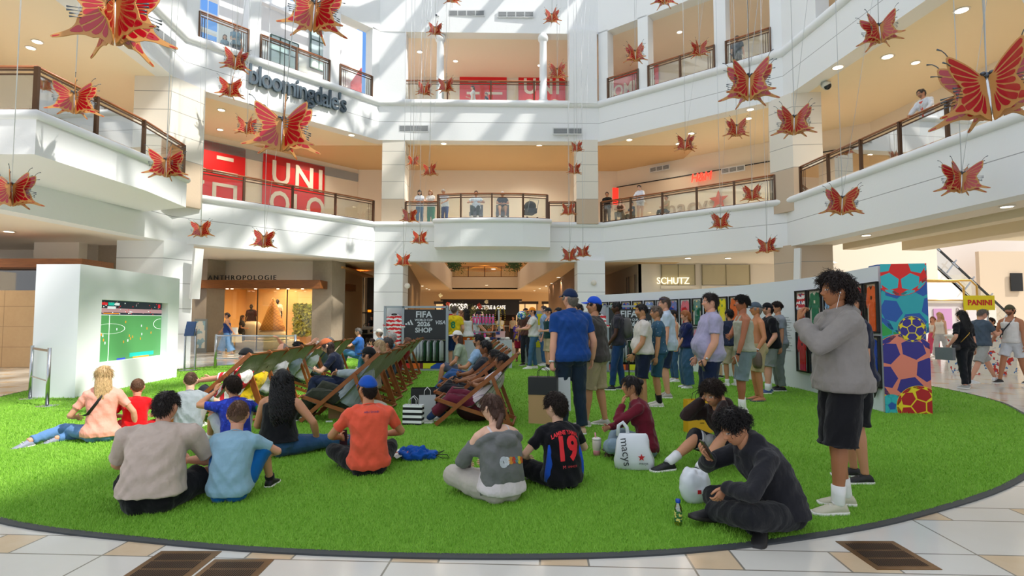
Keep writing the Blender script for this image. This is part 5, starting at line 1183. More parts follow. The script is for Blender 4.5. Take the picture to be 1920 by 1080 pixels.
        if kind == 'tube': tips = [(.40, .0)]
        rs = [tr(hem)]+[tr(s_) for s_ in ss_ if s_ < tips[0][0]]+[ring(s_, g+d_) for s_, d_ in tips]; x.rings(rs)
        if fem:
            for s in (1, -1): x.ball((spine(.345)+cs*(.068*s)+cf*.085)*k, (.058*k*g_+g*k, .05*k*g_+g*k, .055*k*g_+g*k), 8)
        if fat > .3: x.ball((spine(.13)+frame(.13)[1]*(.07+.05*fat))*k, (.13*k*(1+.2*fat)+.015, .10*k*(1+.3*fat)+.015, .15*k+.015), 10)
        sl = top.get('sleeve', {'tee': .62, 'polo': .62, 'hoodie': 1.96, 'long': 1.95, 'tank': 0, 'jacket': 1.9, 'tube': 0, 'cap': .3}[kind]); sg = top.get('sg', .012 if kind not in ('hoodie', 'jacket') else .02)
        for s in (1, -1):
            A, E_, W_ = sh[s]*k, el[s]*k, wr_[s]*k; slv = sl if not top.get('bare'+('R' if s > 0 else 'L')) else 0
            if slv > 0:
                x.tube([nb*k-cu*.03*k, (nb*k+A)/2+cu*.006*k, A], [.058*k, .066*k, (.062*af+sg*.6)*k], 12); x.ball(A-cs*s*.008*k, (.062*af+sg)*k*1.04, 8)
                pts = [A-(E_-A)*.05, A]; rr = [(.05*af)*k, (.06*af+sg)*k]; 
                for t_ in (.3, .6, .85, 1.0, 1.15, 1.4, 1.7, 1.9, 2.0):
                    if t_ >= slv: break
                    pts.append(A.lerp(E_, t_) if t_ <= 1 else E_.lerp(W_, t_-1)); rr.append((float(np.interp(t_, [0, .4, 1, 1.3, 2], [.055, .05, .042, .043, .03]))*af+sg)*k)
                q_ = A.lerp(E_, slv) if slv <= 1 else E_.lerp(W_, slv-1); pts.append(q_)
                base = (float(np.interp(slv, [0, .4, 1, 1.3, 2], [.055, .05, .042, .043, .03]))*af+sg)*k; rr.append(base*(1.1 if slv < 1.2 else .85)); x.tube(pts, rr, 12)
            elif kind in ('tank',):
                for yy in (-1, 1):
                    q0 = spine(.42)+cs*(.085*s)+cf*(.095*yy); q1 = spine(.50)+cs*(.088*s)+cf*(.05*yy); q2 = spine(.53)+cs*(.09*s)+cf*.0; x.tube([q0*k, q1*k, q2*k], [(.03*k, .02*k)]*3 if not top.get('thin') else [.012*k]*3, 8)
        if kind == 'hoodie' or top.get('hood'):
            q = nb*k; x.ball(q-cf*.075*k-cu*.005*k, (.125*k, .075*k, .07*k), 10, 0, Matrix((cs, cf, cu)).transposed()); x.tube([q+cs*.085*k*math.cos(a)+cf*(.075*k*math.sin(a)-.005*k)+cu*(.02*k-.02*k*math.sin(a)) for a in np.linspace(0, 2*PI, 17)], .032*k, 8, cap=True)
        if top.get('belly'): pass
        sh_o = remeshed(top.get('name', {'hoodie': 'hoodie', 'jacket': 'jacket', 'tank': 'tank_top', 'polo': 'polo_shirt', 'tube': 'tube_top'}.get(kind, 'shirt')), x, m, body, vox, 5, top.get('wamp', .0052 if kind != 'tank' else .002)*k, seed)
        body['_top'] = sh_o.name
        if kind in ('polo',) or top.get('collar'):
            c_ = MB(); q = nb*k; c_.rings([[q+cs*(r_*k)*math.cos(a)+cf*((r_*.95)*k*math.sin(a)-.004*k)+cu*((zz-.012*math.sin(a))*k) for a in np.linspace(0, 2*PI, 20, endpoint=False)] for r_, zz in ((.072, -.03), (.064, .034), (.068, .038), (.088, .006), (.088, -.012))], closed=True)
            c_.build('collar', top.get('collar_mat') or m, sh_o)
        if kind in ('tee', 'long') and top.get('neck', True):
            c_ = MB(); q = nb*k; c_.tube([q+cs*(.069*k)*math.cos(a)+cf*(.067*k*math.sin(a)-.004*k)+cu*((.006-.012*math.sin(a))*k) for a in np.linspace(0, 2*PI, 24)], .0065*k, 6); c_.build('neckband', top.get('collar_mat') or m, sh_o)
    if bottom:
        kind = bottom.get('kind', 'pants'); m = bottom.get('mat') or cloth(bottom['col'], bottom.get('wr', .5)); lo = bottom.get('loose', .014); Lg = bottom.get('len', 1.95 if kind == 'pants' else .95); fl = bottom.get('flare', 1.0)
        x = MB(); ws = bottom.get('waist', .10); x.rings([ring(s_, .010) for s_ in (-.10, -.05, 0, .05, ws) if s_ <= ws])
        for s in (1, -1):
            x.ball((P0+ps*(.075*s)-pf*.055-pu*.02)*k, (.1*k*g_,)*3, 8)
            Hj, K_, A_ = hj[s]*k, kn[s]*k, an[s]*k; pts = [Hj-(K_-Hj)*.05]; rr = [.09*k*lf]
            for t_ in (0, .3, .6, .85, 1.0, 1.15, 1.45, 1.75, 1.95):
                if t_ >= Lg: break
                pts.append(Hj.lerp(K_, t_) if t_ <= 1 else K_.lerp(A_, t_-1)); b_ = float(np.interp(t_, [0, .3, .75, 1, 1.28, 1.6, 2], [.094, .090, .068, .061, .061, .052, .046]))*lf; rr.append((b_+lo*min(1, t_+.3)*fl)*k)
            pts.append(Hj.lerp(K_, Lg) if Lg <= 1 else K_.lerp(A_, Lg-1)); b_ = float(np.interp(Lg, [0, .3, .75, 1, 1.28, 1.6, 2], [.094, .090, .068, .061, .061, .052, .046]))*lf; rr.append((b_+lo*1.25*fl+(.012 if kind == 'shorts' else 0)*fl)*k)
            x.tube(pts, rr, 14)
        if kind == 'shorts' or kind == 'pants':
            x.tube([(P0-pu*.02)*k, (P0-pu*.10)*k+(kn[1]+kn[-1]-hj[1]-hj[-1])*.04*k], [.08*k*g_, .06*k*g_], 10)
        remeshed({'shorts': 'shorts', 'pants': 'trousers', 'skirt': 'skirt'}[kind], x, m, body, vox, 4, bottom.get('wamp', .0038)*k, seed+3)
    if sock:
        for s in (1, -1):
            x = MB(); K_, A_ = kn[s]*k, an[s]*k; h0 = sock[1]; d_ = (A_-K_).normalized(); x.tube([A_-d_*h0*k, A_-d_*h0*k*.5, A_, A_+d_*.02*k], [.05*k*lf, .047*k*lf, .046*k*lf, .038*k], 12); x.build('sock', cloth(sock[0], .3), body)
    if shoes and shoe_kind != 'bare':
        for s, kw in ((1, 'R'), (-1, 'L')):
            fd = foot_dir(s, kw); x = MB(); sl_ = MB(); foot_mesh(x, an[s]*k, fd, k, .005, sole=sl_)
            if shoe_kind == 'sandal': so = sl_.build('sandal', mat(shoes, .7), body)
            else:
                so = x.build('shoe', mat(shoes, .6, name='shoe_leather', bmp=.15, bscale=60), body); sl_.build('sole', mat(top.get('solecol', '#f1efe9') if top else '#f1efe9', .6), so)
                if lod < 2:
                    u = V(0, 0, 1); u = (u-fd*u.dot(fd)); u = u.normalized() if u.length > .2 else V(0, -1, 0); r = fd.cross(u); l_ = MB()
                    for j in range(4):
                        c_ = an[s]*k+fd*(.045+.022*j)*k; zt = .012-.0155*j; l_.tube([c_+r*(-.026)*k+u*(zt-.012)*k, c_+u*zt*k, c_+r*.026*k+u*(zt-.012)*k], .0035*k, 5)
                    l_.build('laces', mat('#dcdad4' if sum(hexc(shoes)) > .5 else '#444', .8), so)
    # hair
    if hair:
        st = hair.get('style', 'short'); x = MB(); rc = hair.get('recede', 0); lw = hair.get('low', 0); zl = lambda p_: hairline(p_, rc, lw); T = hair.get('T', .012); N = {0: 1.0, 1: .45, 2: .16, 3: .05}[lod]; rf = {0: 1, 1: 1.4, 2: 2.2, 3: 3}[lod]; sd = seed; mxz = (cap.get('z', .035)-.012) if cap else 9; T = min(T, .012) if cap else T; res = {0: (80, 52), 1: (64, 44), 2: (44, 30), 3: (28, 20)}[lod]
        if st == 'bald': shell(x, HM, hs, lambda p_: np.where(np.abs(p_) < 1.9, 1.0, -.055), .004, .001, nu=res[0], nv=res[1], seed=sd)
        elif st == 'buzz': shell(x, HM, hs, zl, .004, .0006, 160, *res, seed=sd, soft=.012)
        elif st in ('short', 'fade'):
            shell(x, HM, hs, zl, T, .0025, 45, *res, seed=sd, side=.35 if st == 'short' else .12, soft=.014); strands(x, HM, hs, zl, int(1300*N), hair.get('L', .035), .002, .0022*rf, sd, hair.get('comb', .7), nseg=3, Tb=T, minz=.0 if st == 'fade' else -1, grav=.05, maxz=mxz)
        elif st == 'curly':
            shell(x, HM, hs, lambda p_: zl(p_)-.004, T, .006, 75, *res, seed=sd, side=hair.get('side', .6), soft=.02); strands(x, HM, hs, zl, int(1500*N), hair.get('L', .075), .009, .0034*rf, sd, hair.get('comb', .45), nseg=7, Tb=T*.7, grav=hair.get('grav', .10), minz=hair.get('minz', -.05), maxz=mxz)
        elif st in ('long', 'longcurly', 'pony', 'bun'):
            shell(x, HM, hs, lambda p_: zl(p_)-(.02 if st.startswith('long') else 0), T, .002, 30, *res, seed=sd, side=.9, soft=.012)
            L_ = hair.get('len', .3); G3 = V(0, 0, -1)
            if st.startswith('long'):
                bk = -hfw; bk.z = 0; bk = bk.normalized() if bk.length > .1 else V(0, -1, 0); sd_ = Rh.to_3x3() @ V(1, 0, 0); rgs = []; wd_ = hair.get('wd', .088); bo_ = hair.get('bo', .07)
                for j, (f, hw, hd, bo) in enumerate(((-.01-.05/L_, .045, .045, .02), (0, wd_*.9, .07, .03), (.25, wd_*1.05, .062, .03+.015+bo_*.2), (.5, wd_*1.1, .05, .03+bo_*.6), (.8, wd_*1.0, .035, .03+bo_*.9), (1, wd_*.7, .018, .03+bo_))):
                    c_ = HCk+G3*(L_*f)+bk*(bo*hs)+V(0, 0, .02); rgs.append(superring(c_, sd_, bk, hw*hs, hd*hs, 18, 2.2))
                x.rings(rgs); cu_ = .019 if st == 'longcurly' else .003; rg = random.Random(sd)
                for j in range(int((900 if st == 'longcurly' else 420)*N)+10):
                    a = rg.uniform(0, 2*PI); f0 = rg.uniform(-.1, .55); f1 = min(1.08, f0+rg.uniform(.3, .6)); pts = []; w0 = rg.random()*6
                    for q_ in range(8):
                        f = f0+(f1-f0)*q_/7; hw = float(np.interp(f, [0, .25, .5, .8, 1], [.95, 1.05, 1.1, 1.0, .7]))*wd_; hd = float(np.interp(f, [0, .25, .5, .8, 1], [.07, .062, .05, .035, .018])); bo = float(np.interp(f, [0, .25, .5, .8, 1], [.03, .045+bo_*.2, .03+bo_*.6, .03+bo_*.9, .03+bo_]))
                        c_ = HCk+G3*(L_*f)+bk*(bo*hs)+V(0, 0, .02); pts.append(c_+sd_*(hw*hs*math.cos(a))+bk*(hd*hs*math.sin(a))+sd_*cu_*math.sin(w0+q_*1.9)+bk*cu_*math.cos(w0+q_*1.9))
                    x.tube(pts, (.0062 if st == 'longcurly' else .003)*rf**.6, 4)
            if st == 'pony':
                a_ = HM @ (V(0, -.105, .0)*hs); x.tube([a_, a_+V(0, 0, -.05)-hfw*.03, a_+V(0, 0, -L_*.6)-hfw*.04, a_+V(0, 0, -L_)-hfw*.02], [.02*hs, .032*hs, .028*hs, .008], 8)
            if st == 'bun': x.ball(HM @ (V(0, -.105, hair.get('bz', .06))*hs), .04*hs, 10)
            strands(x, HM, hs, zl, int(500*N), .07, .003, .0025*rf, sd, .9, nseg=5, Tb=T*.8, grav=.15, maxz=mxz)
        x.build('hair', hairmat(hair.get('col', '#1c1512')), body)
    if cap:
        x = MB(); cl = lambda p_: np.full_like(p_, cap.get('z', .038))-.018*np.cos(p_)*(-1 if not cap.get('back') else 1)*-1; shell(x, HM, hs, lambda p_: cap.get('z', .035)+.012*np.cos(p_+(PI if cap.get('back') else 0)), .022, .0, 1, 48, 36, side=.85, soft=.006)
        ho = x.build('hat' if cap.get('kind') == 'hat' else 'cap', cap.get('mat') or cloth(cap['col'], .15), body); x = MB(); sg = -1 if cap.get('back') else 1; n_ = 14; up0, dn0 = [], []
        yaw_ = math.radians(cap.get('yaw', 0)); span = 1.05 if cap.get('kind') != 'hat' else PI
        rows = []
        for j in range(4):
            row = []
            for i in range(n_+1):
                a = -span+2*span*i/n_; ext_ = .07*math.cos(a*.72)**.8 if cap.get('kind') != 'hat' else .05; r0 = .0; rr_ = j/3
                bx_, by_ = .093*math.sin(a), .108*math.cos(a); px_, py_ = bx_*(1-.12*rr_), by_+ext_*rr_*1.05 if cap.get('kind') != 'hat' else by_*(1+.5*rr_); px_ = px_ if cap.get('kind') != 'hat' else bx_*(1+.5*rr_)
                pz = cap.get('z', .035)+.014-.016*rr_-.03*abs(math.sin(a))**2*(.4+.6*rr_)*(.6 if span < 2 else 0); v = V(px_, py_*sg, pz); v = Matrix.Rotation(yaw_, 3, 'Z') @ v; row.append(HM @ (v*hs))
            rows.append(row)
        for dz_ in (0, .004): x.add([p_+hup*dz_ for r_ in rows for p_ in r_], [(j*(n_+1)+i, j*(n_+1)+i+1, (j+1)*(n_+1)+i+1, (j+1)*(n_+1)+i) for j in range(3) for i in range(n_)], 0, True)
        x.build('brim', mat(cap.get('brim', cap.get('col', '#222')), .7), ho)
        if cap.get('logo'):
            x = MB(); x.ball(HM @ (V(0, .112, .075)*hs*V(1, 1, 1).x), (.016*hs, .006*hs, .014*hs), 6, 0, Rh.to_3x3()); x.build('cap_logo', mat(cap['logo'], .6), ho)
    if glasses:
        x = MB(); gz = glasses.get('z', .012); gy = .0
        for s in (1, -1):
            c_ = V(.033*s, .092, gz); x.tube([HM @ ((c_+V(.024*math.cos(a), -.004*abs(math.cos(a)), .018*math.sin(a)))*hs) for a in np.linspace(0, 2*PI, 15)], .0022*hs, 5)
            x.tube([HM @ (V(.056*s, .088, gz+.006)*hs), HM @ (V(.079*s, .03, gz+.006)*hs), HM @ (V(.082*s, -.02, gz-.0)*hs)], .002*hs, 4)
        x.tube([HM @ (V(-.01, .095, gz+.004)*hs), HM @ (V(.01, .095, gz+.004)*hs)], .002*hs, 4); go = x.build('glasses', mat(glasses.get('col', '#181818'), .3), body)
        if glasses.get('sun', True):
            x = MB(); 
            for s in (1, -1): x.ball(HM @ (V(.033*s, .090, gz)*hs), (.023*hs, .003*hs, .017*hs), 8, 0, Rh.to_3x3())
            x.build('lenses', mat('#14161a', .08), go)
    body['_k'] = k
    info = dict(obj=body, k=k, wr=wr_, el=el, sh=sh, HM=HM, hs=hs, nb=nb, cs=cs, cf=cf, cu=cu, spine=spine, kn=kn, an=an, P0=P0, seed=seed)
    Mw = Matrix.Translation(V(*loc)) @ Matrix.Rotation(math.radians(heading-90), 4, 'Z'); info['M'] = Mw
    if extras: extras(info)
    del body['_k']
    if '_top' in body: info['top'] = bpy.data.objects[body['_top']]; del body['_top']
    return info
def child(info, mb, name, m, label=None):
    o = mb.build(name, m, info['obj'])
    if label: o['label'] = label
    return o
# poses ------------------------------------------------------------------
def stand(**k):
    d = dict(pelvis=(0, 0, .95), pt=0, ct=2); d.update(k); return d
def cross(**k):      # cross-legged on the ground
    d = dict(pelvis=(0, 0, .115), pt=-12, ct=22, Rf=(-.10, .33, .07), Lf=(.12, .40, .07), Rk=(1, .35, .25), Lk=(-1, .35, .25), Rt=(-.9, .35, -.1), Lt=(.9, .35, -.1), Rh=(.22, .34, .30), Lh=(-.22, .34, .30), Re=(.8, -.3, -.4), Le=(-.8, -.3, -.4)); d.update(k); return d
def kneesup(**k):
    d = dict(pelvis=(0, 0, .115), pt=-10, ct=24, Rf=(.14, .50, .085), Lf=(-.14, .52, .085), Rk=(.25, .2, 1), Lk=(-.25, .2, 1), Rh=(.10, .50, .42), Lh=(-.10, .50, .44), Re=(.9, .1, -.3), Le=(-.9, .1, -.3)); d.update(k); return d
def reclined(**k):   # in a deck chair
    d = dict(pelvis=(0, 0, .30), pt=-38, ct=-30, Rf=(.12, .66, .085), Lf=(-.12, .70, .085), Rk=(.15, .1, 1), Lk=(-.15, .1, 1), Rh=(.10, .22, .52), Lh=(-.08, .24, .53), Re=(.9, -.2, -.3), Le=(-.9, -.2, -.3), head=(0, -8)); d.update(k); return d
def seated(**k):
    d = dict(pelvis=(0, 0, .50), pt=-8, ct=5, Rf=(.13, .50, .085), Lf=(-.13, .50, .085), Rk=(.1, .3, 1), Lk=(-.1, .3, 1), Rh=(.1, .34, .68), Lh=(-.1, .34, .68), Re=(.9, -.3, -.3), Le=(-.9, -.3, -.3)); d.update(k); return d
# ---------------------------------------------------------------- people sitting on the turf in front
def gp(u, v, z=0.0): p = gd(u, v); return (p.x, p.y, z)
def phone_at(info, s, col='#111418', off=(0, 0, 0), label='dark phone held in the hand of the person', up=(0, .3, 1), tp='phone'):
    k = info['k']; w = info['wr'][s]*k; e = info['el'][s]*k; d = (w-e).normalized(); c = info['M'] @ (w+d*.085*k+V(*off)*k)
    q = V(*up).normalized(); R = info['M'].to_3x3(); q = R @ q; f = R @ V(0, 1, .2); x = q.cross(f).normalized(); f = x.cross(q)
    root = empty(tp, c, 0, label, 'phone'); M3 = Matrix((x, f, q)).transposed()
    MB().box((0, 0, 0), (.074, .009, .155), M3).build('case', mat(col, .3), root); MB().box(M3 @ V(0, -.005, 0), (.068, .001, .146), M3).build('screen', mat('#20242c', .1), root)
    return root
def watch(info, s, col='#c9ccd0'):
    k = info['k']; w = info['wr'][s]*k; e = info['el'][s]*k; d = (w-e).normalized(); mb = MB(); mb.tube([w-d*.03*k, w-d*.012*k], .031*k, 12); mb.ball(w-d*.021*k+info['cs']*s*.028*k, .018*k, 6); child(info, mb, 'wristwatch', mat(col, .3, .6))
def decal_text(info, body, size, s, up_off, m, name='lettering', sx=1.0, front=False, off=.004, arc=0, bold=.0, xo=0, spc=1.0):
    """lettering that lies on the back (or chest) of the shirt"""
    cu_ = bpy.data.curves.new('t', 'FONT'); cu_.body = body; cu_.size = size; cu_.align_x = 'CENTER'; cu_.align_y = 'CENTER'; cu_.resolution_u = 3; cu_.offset = bold; cu_.space_character = spc
    to = bpy.data.objects.new('t', cu_); COL.objects.link(to); bpy.context.view_layer.update(); me = bpy.data.meshes.new_from_object(to.evaluated_get(bpy.context.evaluated_depsgraph_get())); bpy.data.objects.remove(to)
    bm = bmesh.new(); bm.from_mesh(me); bmesh.ops.triangulate(bm, faces=bm.faces[:])
    for _ in range(2):
        es = [e_ for e_ in bm.edges if e_.calc_length() > size*.12]
        if es: bmesh.ops.subdivide_edges(bm, edges=es, cuts=1, use_grid_fill=False); bmesh.ops.triangulate(bm, faces=bm.faces[:])
    DECALS.append((info, bm, s, up_off, m, name, sx, front, off, arc, xo)); bpy.data.meshes.remove(me)
DECALS = []
def flush_decals():
    for info, bm, s, up_off, m, name, sx, front, off, arc, xo in DECALS:
        t = info['top']; bv = BVHTree.FromPolygons([v.co for v in t.data.vertices], [p.vertices[:] for p in t.data.polygons]); k = info['k']; sg = 1 if front else -1
        u = info['cu']; x = info['cs']*(1 if front else 1); f = info['cf']; c = (info['spine'](s))*k; keep = []
        for v in bm.verts:
            a, b_ = v.co.x*sx+xo, v.co.y; b_ -= arc*a*a
            q = c+x*(-a if front else a)*k+u*(b_*k)+f*(sg*.45); hit = bv.ray_cast(q, f*(-sg), .8)
            v.co = (hit[0]+f*(sg*off)) if hit[0] is not None else c+f*(sg*.1)
        me = bpy.data.meshes.new(name); bm.to_mesh(me); bm.free(); me.materials.append(m); o = bpy.data.objects.new(name, me); COL.objects.link(o); o.parent = t
    DECALS.clear()
SK = dict(fair='#e2b49a', tan='#c98f6c', olive='#c08a64', brown='#8a5a3c', dark='#4a2d20', pink='#dba084')
FRONT = dict(lod=0)
# blonde woman in pink, legs folded out to the left
i = person('person, blonde woman in a pink tee and blue leggings, leaning on one arm with legs out', gp(188, 828), 118, 1.66, dict(pelvis=(0, 0, .12), pt=-6, ct=12, tw=-6, Rf=(-.50, .18, .06), Lf=(-.72, .02, .07), Rk=(-.15, .9, -.2), Lk=(-.6, .9, .15), Rt=(-.8, -.5, -.1), Lt=(-.75, -.55, -.1), Rh=(.36, .12, .11), Re=(.8, -.4, 0), Lh=(-.3, .3, .28), head=(8, 2), Rd=(.1, .5, -.6), Rc=.1), 'f', SK['pink'],
    top=dict(kind='tee', col='#f2a493', loose=.014, hem=-.03), bottom=dict(kind='pants', col='#5f86b8', loose=.005, len=1.9), shoes='#8f93a8', hair=dict(style='long', col='#b99a6c', len=.34, T=.014, bo=.13, wd=.08), **FRONT)
mb = MB(); q = i['spine'](.50)*i['k']; q2 = i['spine'](.22)*i['k']; b_ = -i['cf']*.145*i['k']; mb.tube([q+i['cs']*.09+b_*.55+V(0, 0, .03), q*.6+q2*.4+b_*1.0+i['cs']*.0, q2+b_*1.05-i['cs']*.10, q2-i['cs']*.17+b_*.1], [(.018, .005)]*4, 8); child(i, mb, 'bag_strap', mat('#15161a', .6))
i = person('person, small boy with cropped hair in a bright red tee beside the blonde woman', gp(252, 818), 112, 1.28, cross(head=(10, 0)), 'm', SK['pink'], top=dict(kind='tee', col='#d4141c', loose=.02), bottom=dict(kind='shorts', col='#b01018'), shoes='#444', hair=dict(style='fade', col='#6b4a34', T=.007, L=.014), headscale=1.06, **FRONT)
i = person('person, boy in a grey tee hugging his knees in front of the deck chairs', gp(352, 812), 112, 1.42, kneesup(Rh=(.22, .42, .44), Lh=(-.25, .32, .40), head=(5, 4)), 'm', SK['fair'], top=dict(kind='tee', col='#8e979c', loose=.02), bottom=dict(kind='shorts', col='#8b8a86'), shoes='#e4e4e4', hair=dict(style='fade', col='#5c4331', T=.008, L=.016), headscale=1.05, **FRONT)
i = person('person, curly haired boy in a royal blue football jersey with a hand raised to his face', gp(440, 842), 132, 1.5, kneesup(Rf=(.2, .45, .085), Lf=(-.2, .42, .085), Lh=(-.20, .22, .74), Lc=.5, Le=(-.9, .6, -.4), Rh=(.16, .35, .40), head=(12, 6), Ld=(.2, .1, .8)), 'm', SK['tan'], top=dict(kind='tee', mat=blotch('#1f34a8', '#2c49cf', 18, .56), loose=.018), bottom=dict(kind='shorts', col='#b9bcc0'), shoes='#1d1d20', sock=('#e9e9e9', .10), hair=dict(style='curly', col='#2a1d15', T=.016, L=.03, side=.5), headscale=1.05, **FRONT)
mb = MB()
for j in range(3): mb.tube([i['sh'][1]*i['k']+V(-.055+.02*j, -.03, .068), i['sh'][1]*i['k']+V(.0+.02*j, -.05, .05), i['sh'][1]*i['k'].__float__()+V(.045+.012*j, -.058, .0)] if False else [i['sh'][1]*i['k']+V(-.05+.02*j, -.05, .062), i['sh'][1]*i['k']+V(.0+.015*j, -.068, .045)], .004, 5)
child(i, mb, 'shoulder_stripes', mat('#f2f2f4', .7)); mb = MB(); e_ = (i['sh'][1].lerp(i['el'][1], .45))*i['k']; mb.ball(e_+V(.02, -.068, 0), (.03, .012, .036), 6); child(i, mb, 'sleeve_patch', mat('#2f9a5a', .7))
i = person('person, woman with very long curly black hair, black tank top and blue jeans', gp(520, 856), 84, 1.66, dict(pelvis=(0, 0, .135), pt=-4, ct=14, tw=6, Rf=(.85, .62, .08), Lf=(.70, .78, .07), Rk=(.5, .8, .35), Lk=(.1, 1, .2), Rt=(.75, .5, .2), Lt=(.8, .4, .1), Rh=(.36, .22, .16), Re=(.8, -.5, 0), Rd=(.1, .3, -.6), Rc=.1, Lh=(-.2, .3, .3), head=(30, 4)), 'f', SK['tan'], fat=.55, girth=1.1,
    top=dict(kind='tank', col='#15161a', hem=.05), bottom=dict(kind='pants', col='#33557e', loose=.004), shoes='#3a3d42', hair=dict(style='longcurly', col='#0d0b0c', len=.46, T=.026, wd=.108, bo=.17), **FRONT)
i = person('person, broad man seen from behind in a beige tee and black shorts, nearest at lower left', gp(283, 958), 104, 1.72, cross(ct=34, pt=0, Rh=(.14, .42, .28), Lh=(-.14, .42, .28), head=(-12, 6), Re=(.9, -.1, -.5), Le=(-.9, -.1, -.5)), 'm', SK['pink'], fat=.35, girth=1.14, shoulders=1.14, top=dict(kind='tee', col='#c3b1a4', loose=.02, sleeve=.8, hem=.02, sg=.022), bottom=dict(kind='shorts', col='#17171a', len=.76, loose=.03), shoes='#22242a', sock=('#e8e8e8', .08), hair=dict(style='short', col='#2b2320', T=.015, L=.035), stubble=.4, **FRONT)
i = person('person, boy in a light blue tee and bright blue shorts hugging one knee', gp(432, 938), 98, 1.44, kneesup(Rf=(.26, .40, .085), Lf=(-.12, .34, .085), Rh=(.18, .40, .36), Lh=(-.08, .42, .34), head=(10, 6), ct=28, Re=(.9, -.4, 0)), 'm', SK['pink'], top=dict(kind='tee', col='#8fb4c8', loose=.022), bottom=dict(kind='shorts', col='#0f62a8', loose=.03), shoes='#17181a', sock=('#222', .05), hair=dict(style='fade', col='#6a4c38', T=.009, L=.018), headscale=1.08, **FRONT)
i = person('person, man in an orange tee with a blue cap sitting cross-legged with a phone', gp(690, 888), 114, 1.70, cross(Lh=(-.22, .36, .30), head=(16, 0), tw=4, ct=14), 'm', SK['tan'], top=dict(kind='tee', col='#ee5f45', loose=.016), bottom=dict(kind='pants', col='#17181c', loose=.016), shoes='#2a2a2e', hair=dict(style='short', col='#2b1d18', T=.006, L=.02), cap=dict(col='#1c4fae', brim='#1c4fae'), glasses=dict(z=.05), stubble=.7, **FRONT)
decal_text(i, 'ABU DHABI', .028, .47, 0, mat('#23386e', .7)); phone_at(i, -1, label='black phone in the hand of the man in the orange tee')
i = person('person, girl with a brown braid wearing a grey hooded jacket slipped off her shoulders', gp(938, 938), 118, 1.60, cross(ct=26, head=(24, 8), Lh=(-.14, .40, .24), Rh=(.10, .42, .24)), 'f', SK['fair'], fat=.3, girth=1.04, top=dict(kind='tank', col='#d9cfd0', hem=.0), bottom=dict(kind='pants', col='#bdb4aa', loose=.03), shoes='#4a3128', hair=dict(style='long', col='#4a3024', len=.10, T=.012, wd=.07), **FRONT)
k_ = i['k']; x = MB(); sp = i['spine']; cs, cf, cu = i['cs'], i['cf'], i['cu']
x.rings([superring(sp(s_)*k_-cf*.012, cs, cf, hw*k_, hd*k_, 22) for s_, hw, hd in ((-.06, .20, .17), (0, .215, .18), (.1, .20, .165), (.2, .195, .155), (.3, .20, .15), (.38, .195, .135))])
for s_ in (1, -1):
    A_, E_, W_ = (i[a][s_]*k_ for a in ('sh', 'el', 'wr')); x.tube([sp(.34)*k_+cs*s_*.12*k_, A_.lerp(E_, .45), A_.lerp(E_, .8), E_, E_.lerp(W_, .5), E_.lerp(W_, .9)], [.08*k_, .075*k_, .068*k_, .062*k_, .055*k_, .042*k_], 12)
x.tube([sp(.40)*k_+cs*.20*k_*math.cos(a)-cf*(.02*k_)+cf*.12*k_*math.sin(a)+cu*(.0-.03*math.sin(a))*k_ for a in np.linspace(PI*.95, PI*2.05, 14)], .034*k_, 8); x.ball((sp(.36)*k_-cf*.155*k_), (.12*k_, .05*k_, .07*k_), 8)
jk = remeshed('hooded_jacket', x, cloth('#6f706f', .6), i['obj'], .0095, 5, .0045, 3); i['jk'] = jk
mb = MB(); h_ = i['HM'] @ V(-.01, -.10, -.05); mb.tube([h_, h_+V(-.02, -.03, -.06), h_+V(-.035, -.02, -.12), h_+V(-.04, -.0, -.17)], [.03, .026, .022, .008], 8); child(i, mb, 'braid', hairmat('#4a3024'))
JK = dict(i); JK['top'] = jk
for col_, xo_, up_, sz_ in (('#b9bec4', -.05, .0, .15), ('#c9ced2', -.02, .0, .10), ('#c8862f', .02, -.03, .08), ('#b03a2c', .05, -.028, .07), ('#3f7f86', .08, -.03, .06), ('#c9b22f', .11, -.01, .09), ('#c25a2a', .14, -.012, .07)):
    DEC_ = JK; decal_text(JK, '●' if False else 'o', sz_, .20, 0, mat(col_, .8), 'printed_motif', sx=.8, xo=xo_, bold=.012)
i = person('person, boy in a black and blue football jersey with a large red 19 on the back', gp(1052, 914), 112, 1.46, cross(head=(28, 2), ct=20, Lh=(-.24, .30, .26)), 'm', SK['fair'], top=dict(kind='tee', col='#131318', loose=.03, hem=-.03), bottom=dict(kind='shorts', col='#111116', loose=.03), shoes='#222', hair=dict(style='curly', col='#2a1e18', T=.016, L=.035, side=.6), headscale=1.08, **FRONT)
decal_text(i, '19', .32, .26, 0, mat('#e0202c', .6), sx=.80, bold=.014); decal_text(i, 'LAMINE YAMAL', .062, .43, 0, mat('#e0202c', .6), sx=.72, arc=1.6, bold=.002); decal_text(i, 'M', .045, .08, 0, mat('#d8404a', .6), xo=-.05); decal_text(i, 'UNHCR', .03, .08, 0, mat('#d8404a', .6), xo=.04)
for s_ in (-1, 1): mb = MB(); mb.tube([i['spine'](t_)*i['k']+i['cs']*s_*(.155+.03*(1-t_*2))*i['k']-i['cf']*(.075-.02*t_)*i['k'] for t_ in (-.04, .05, .15, .25, .33)], [(.03, .03), (.036, .036), (.032, .032), (.022, .022), (.01, .01)], 8); child(i, mb, 'side_panel', cloth('#1d4fb8', .5))
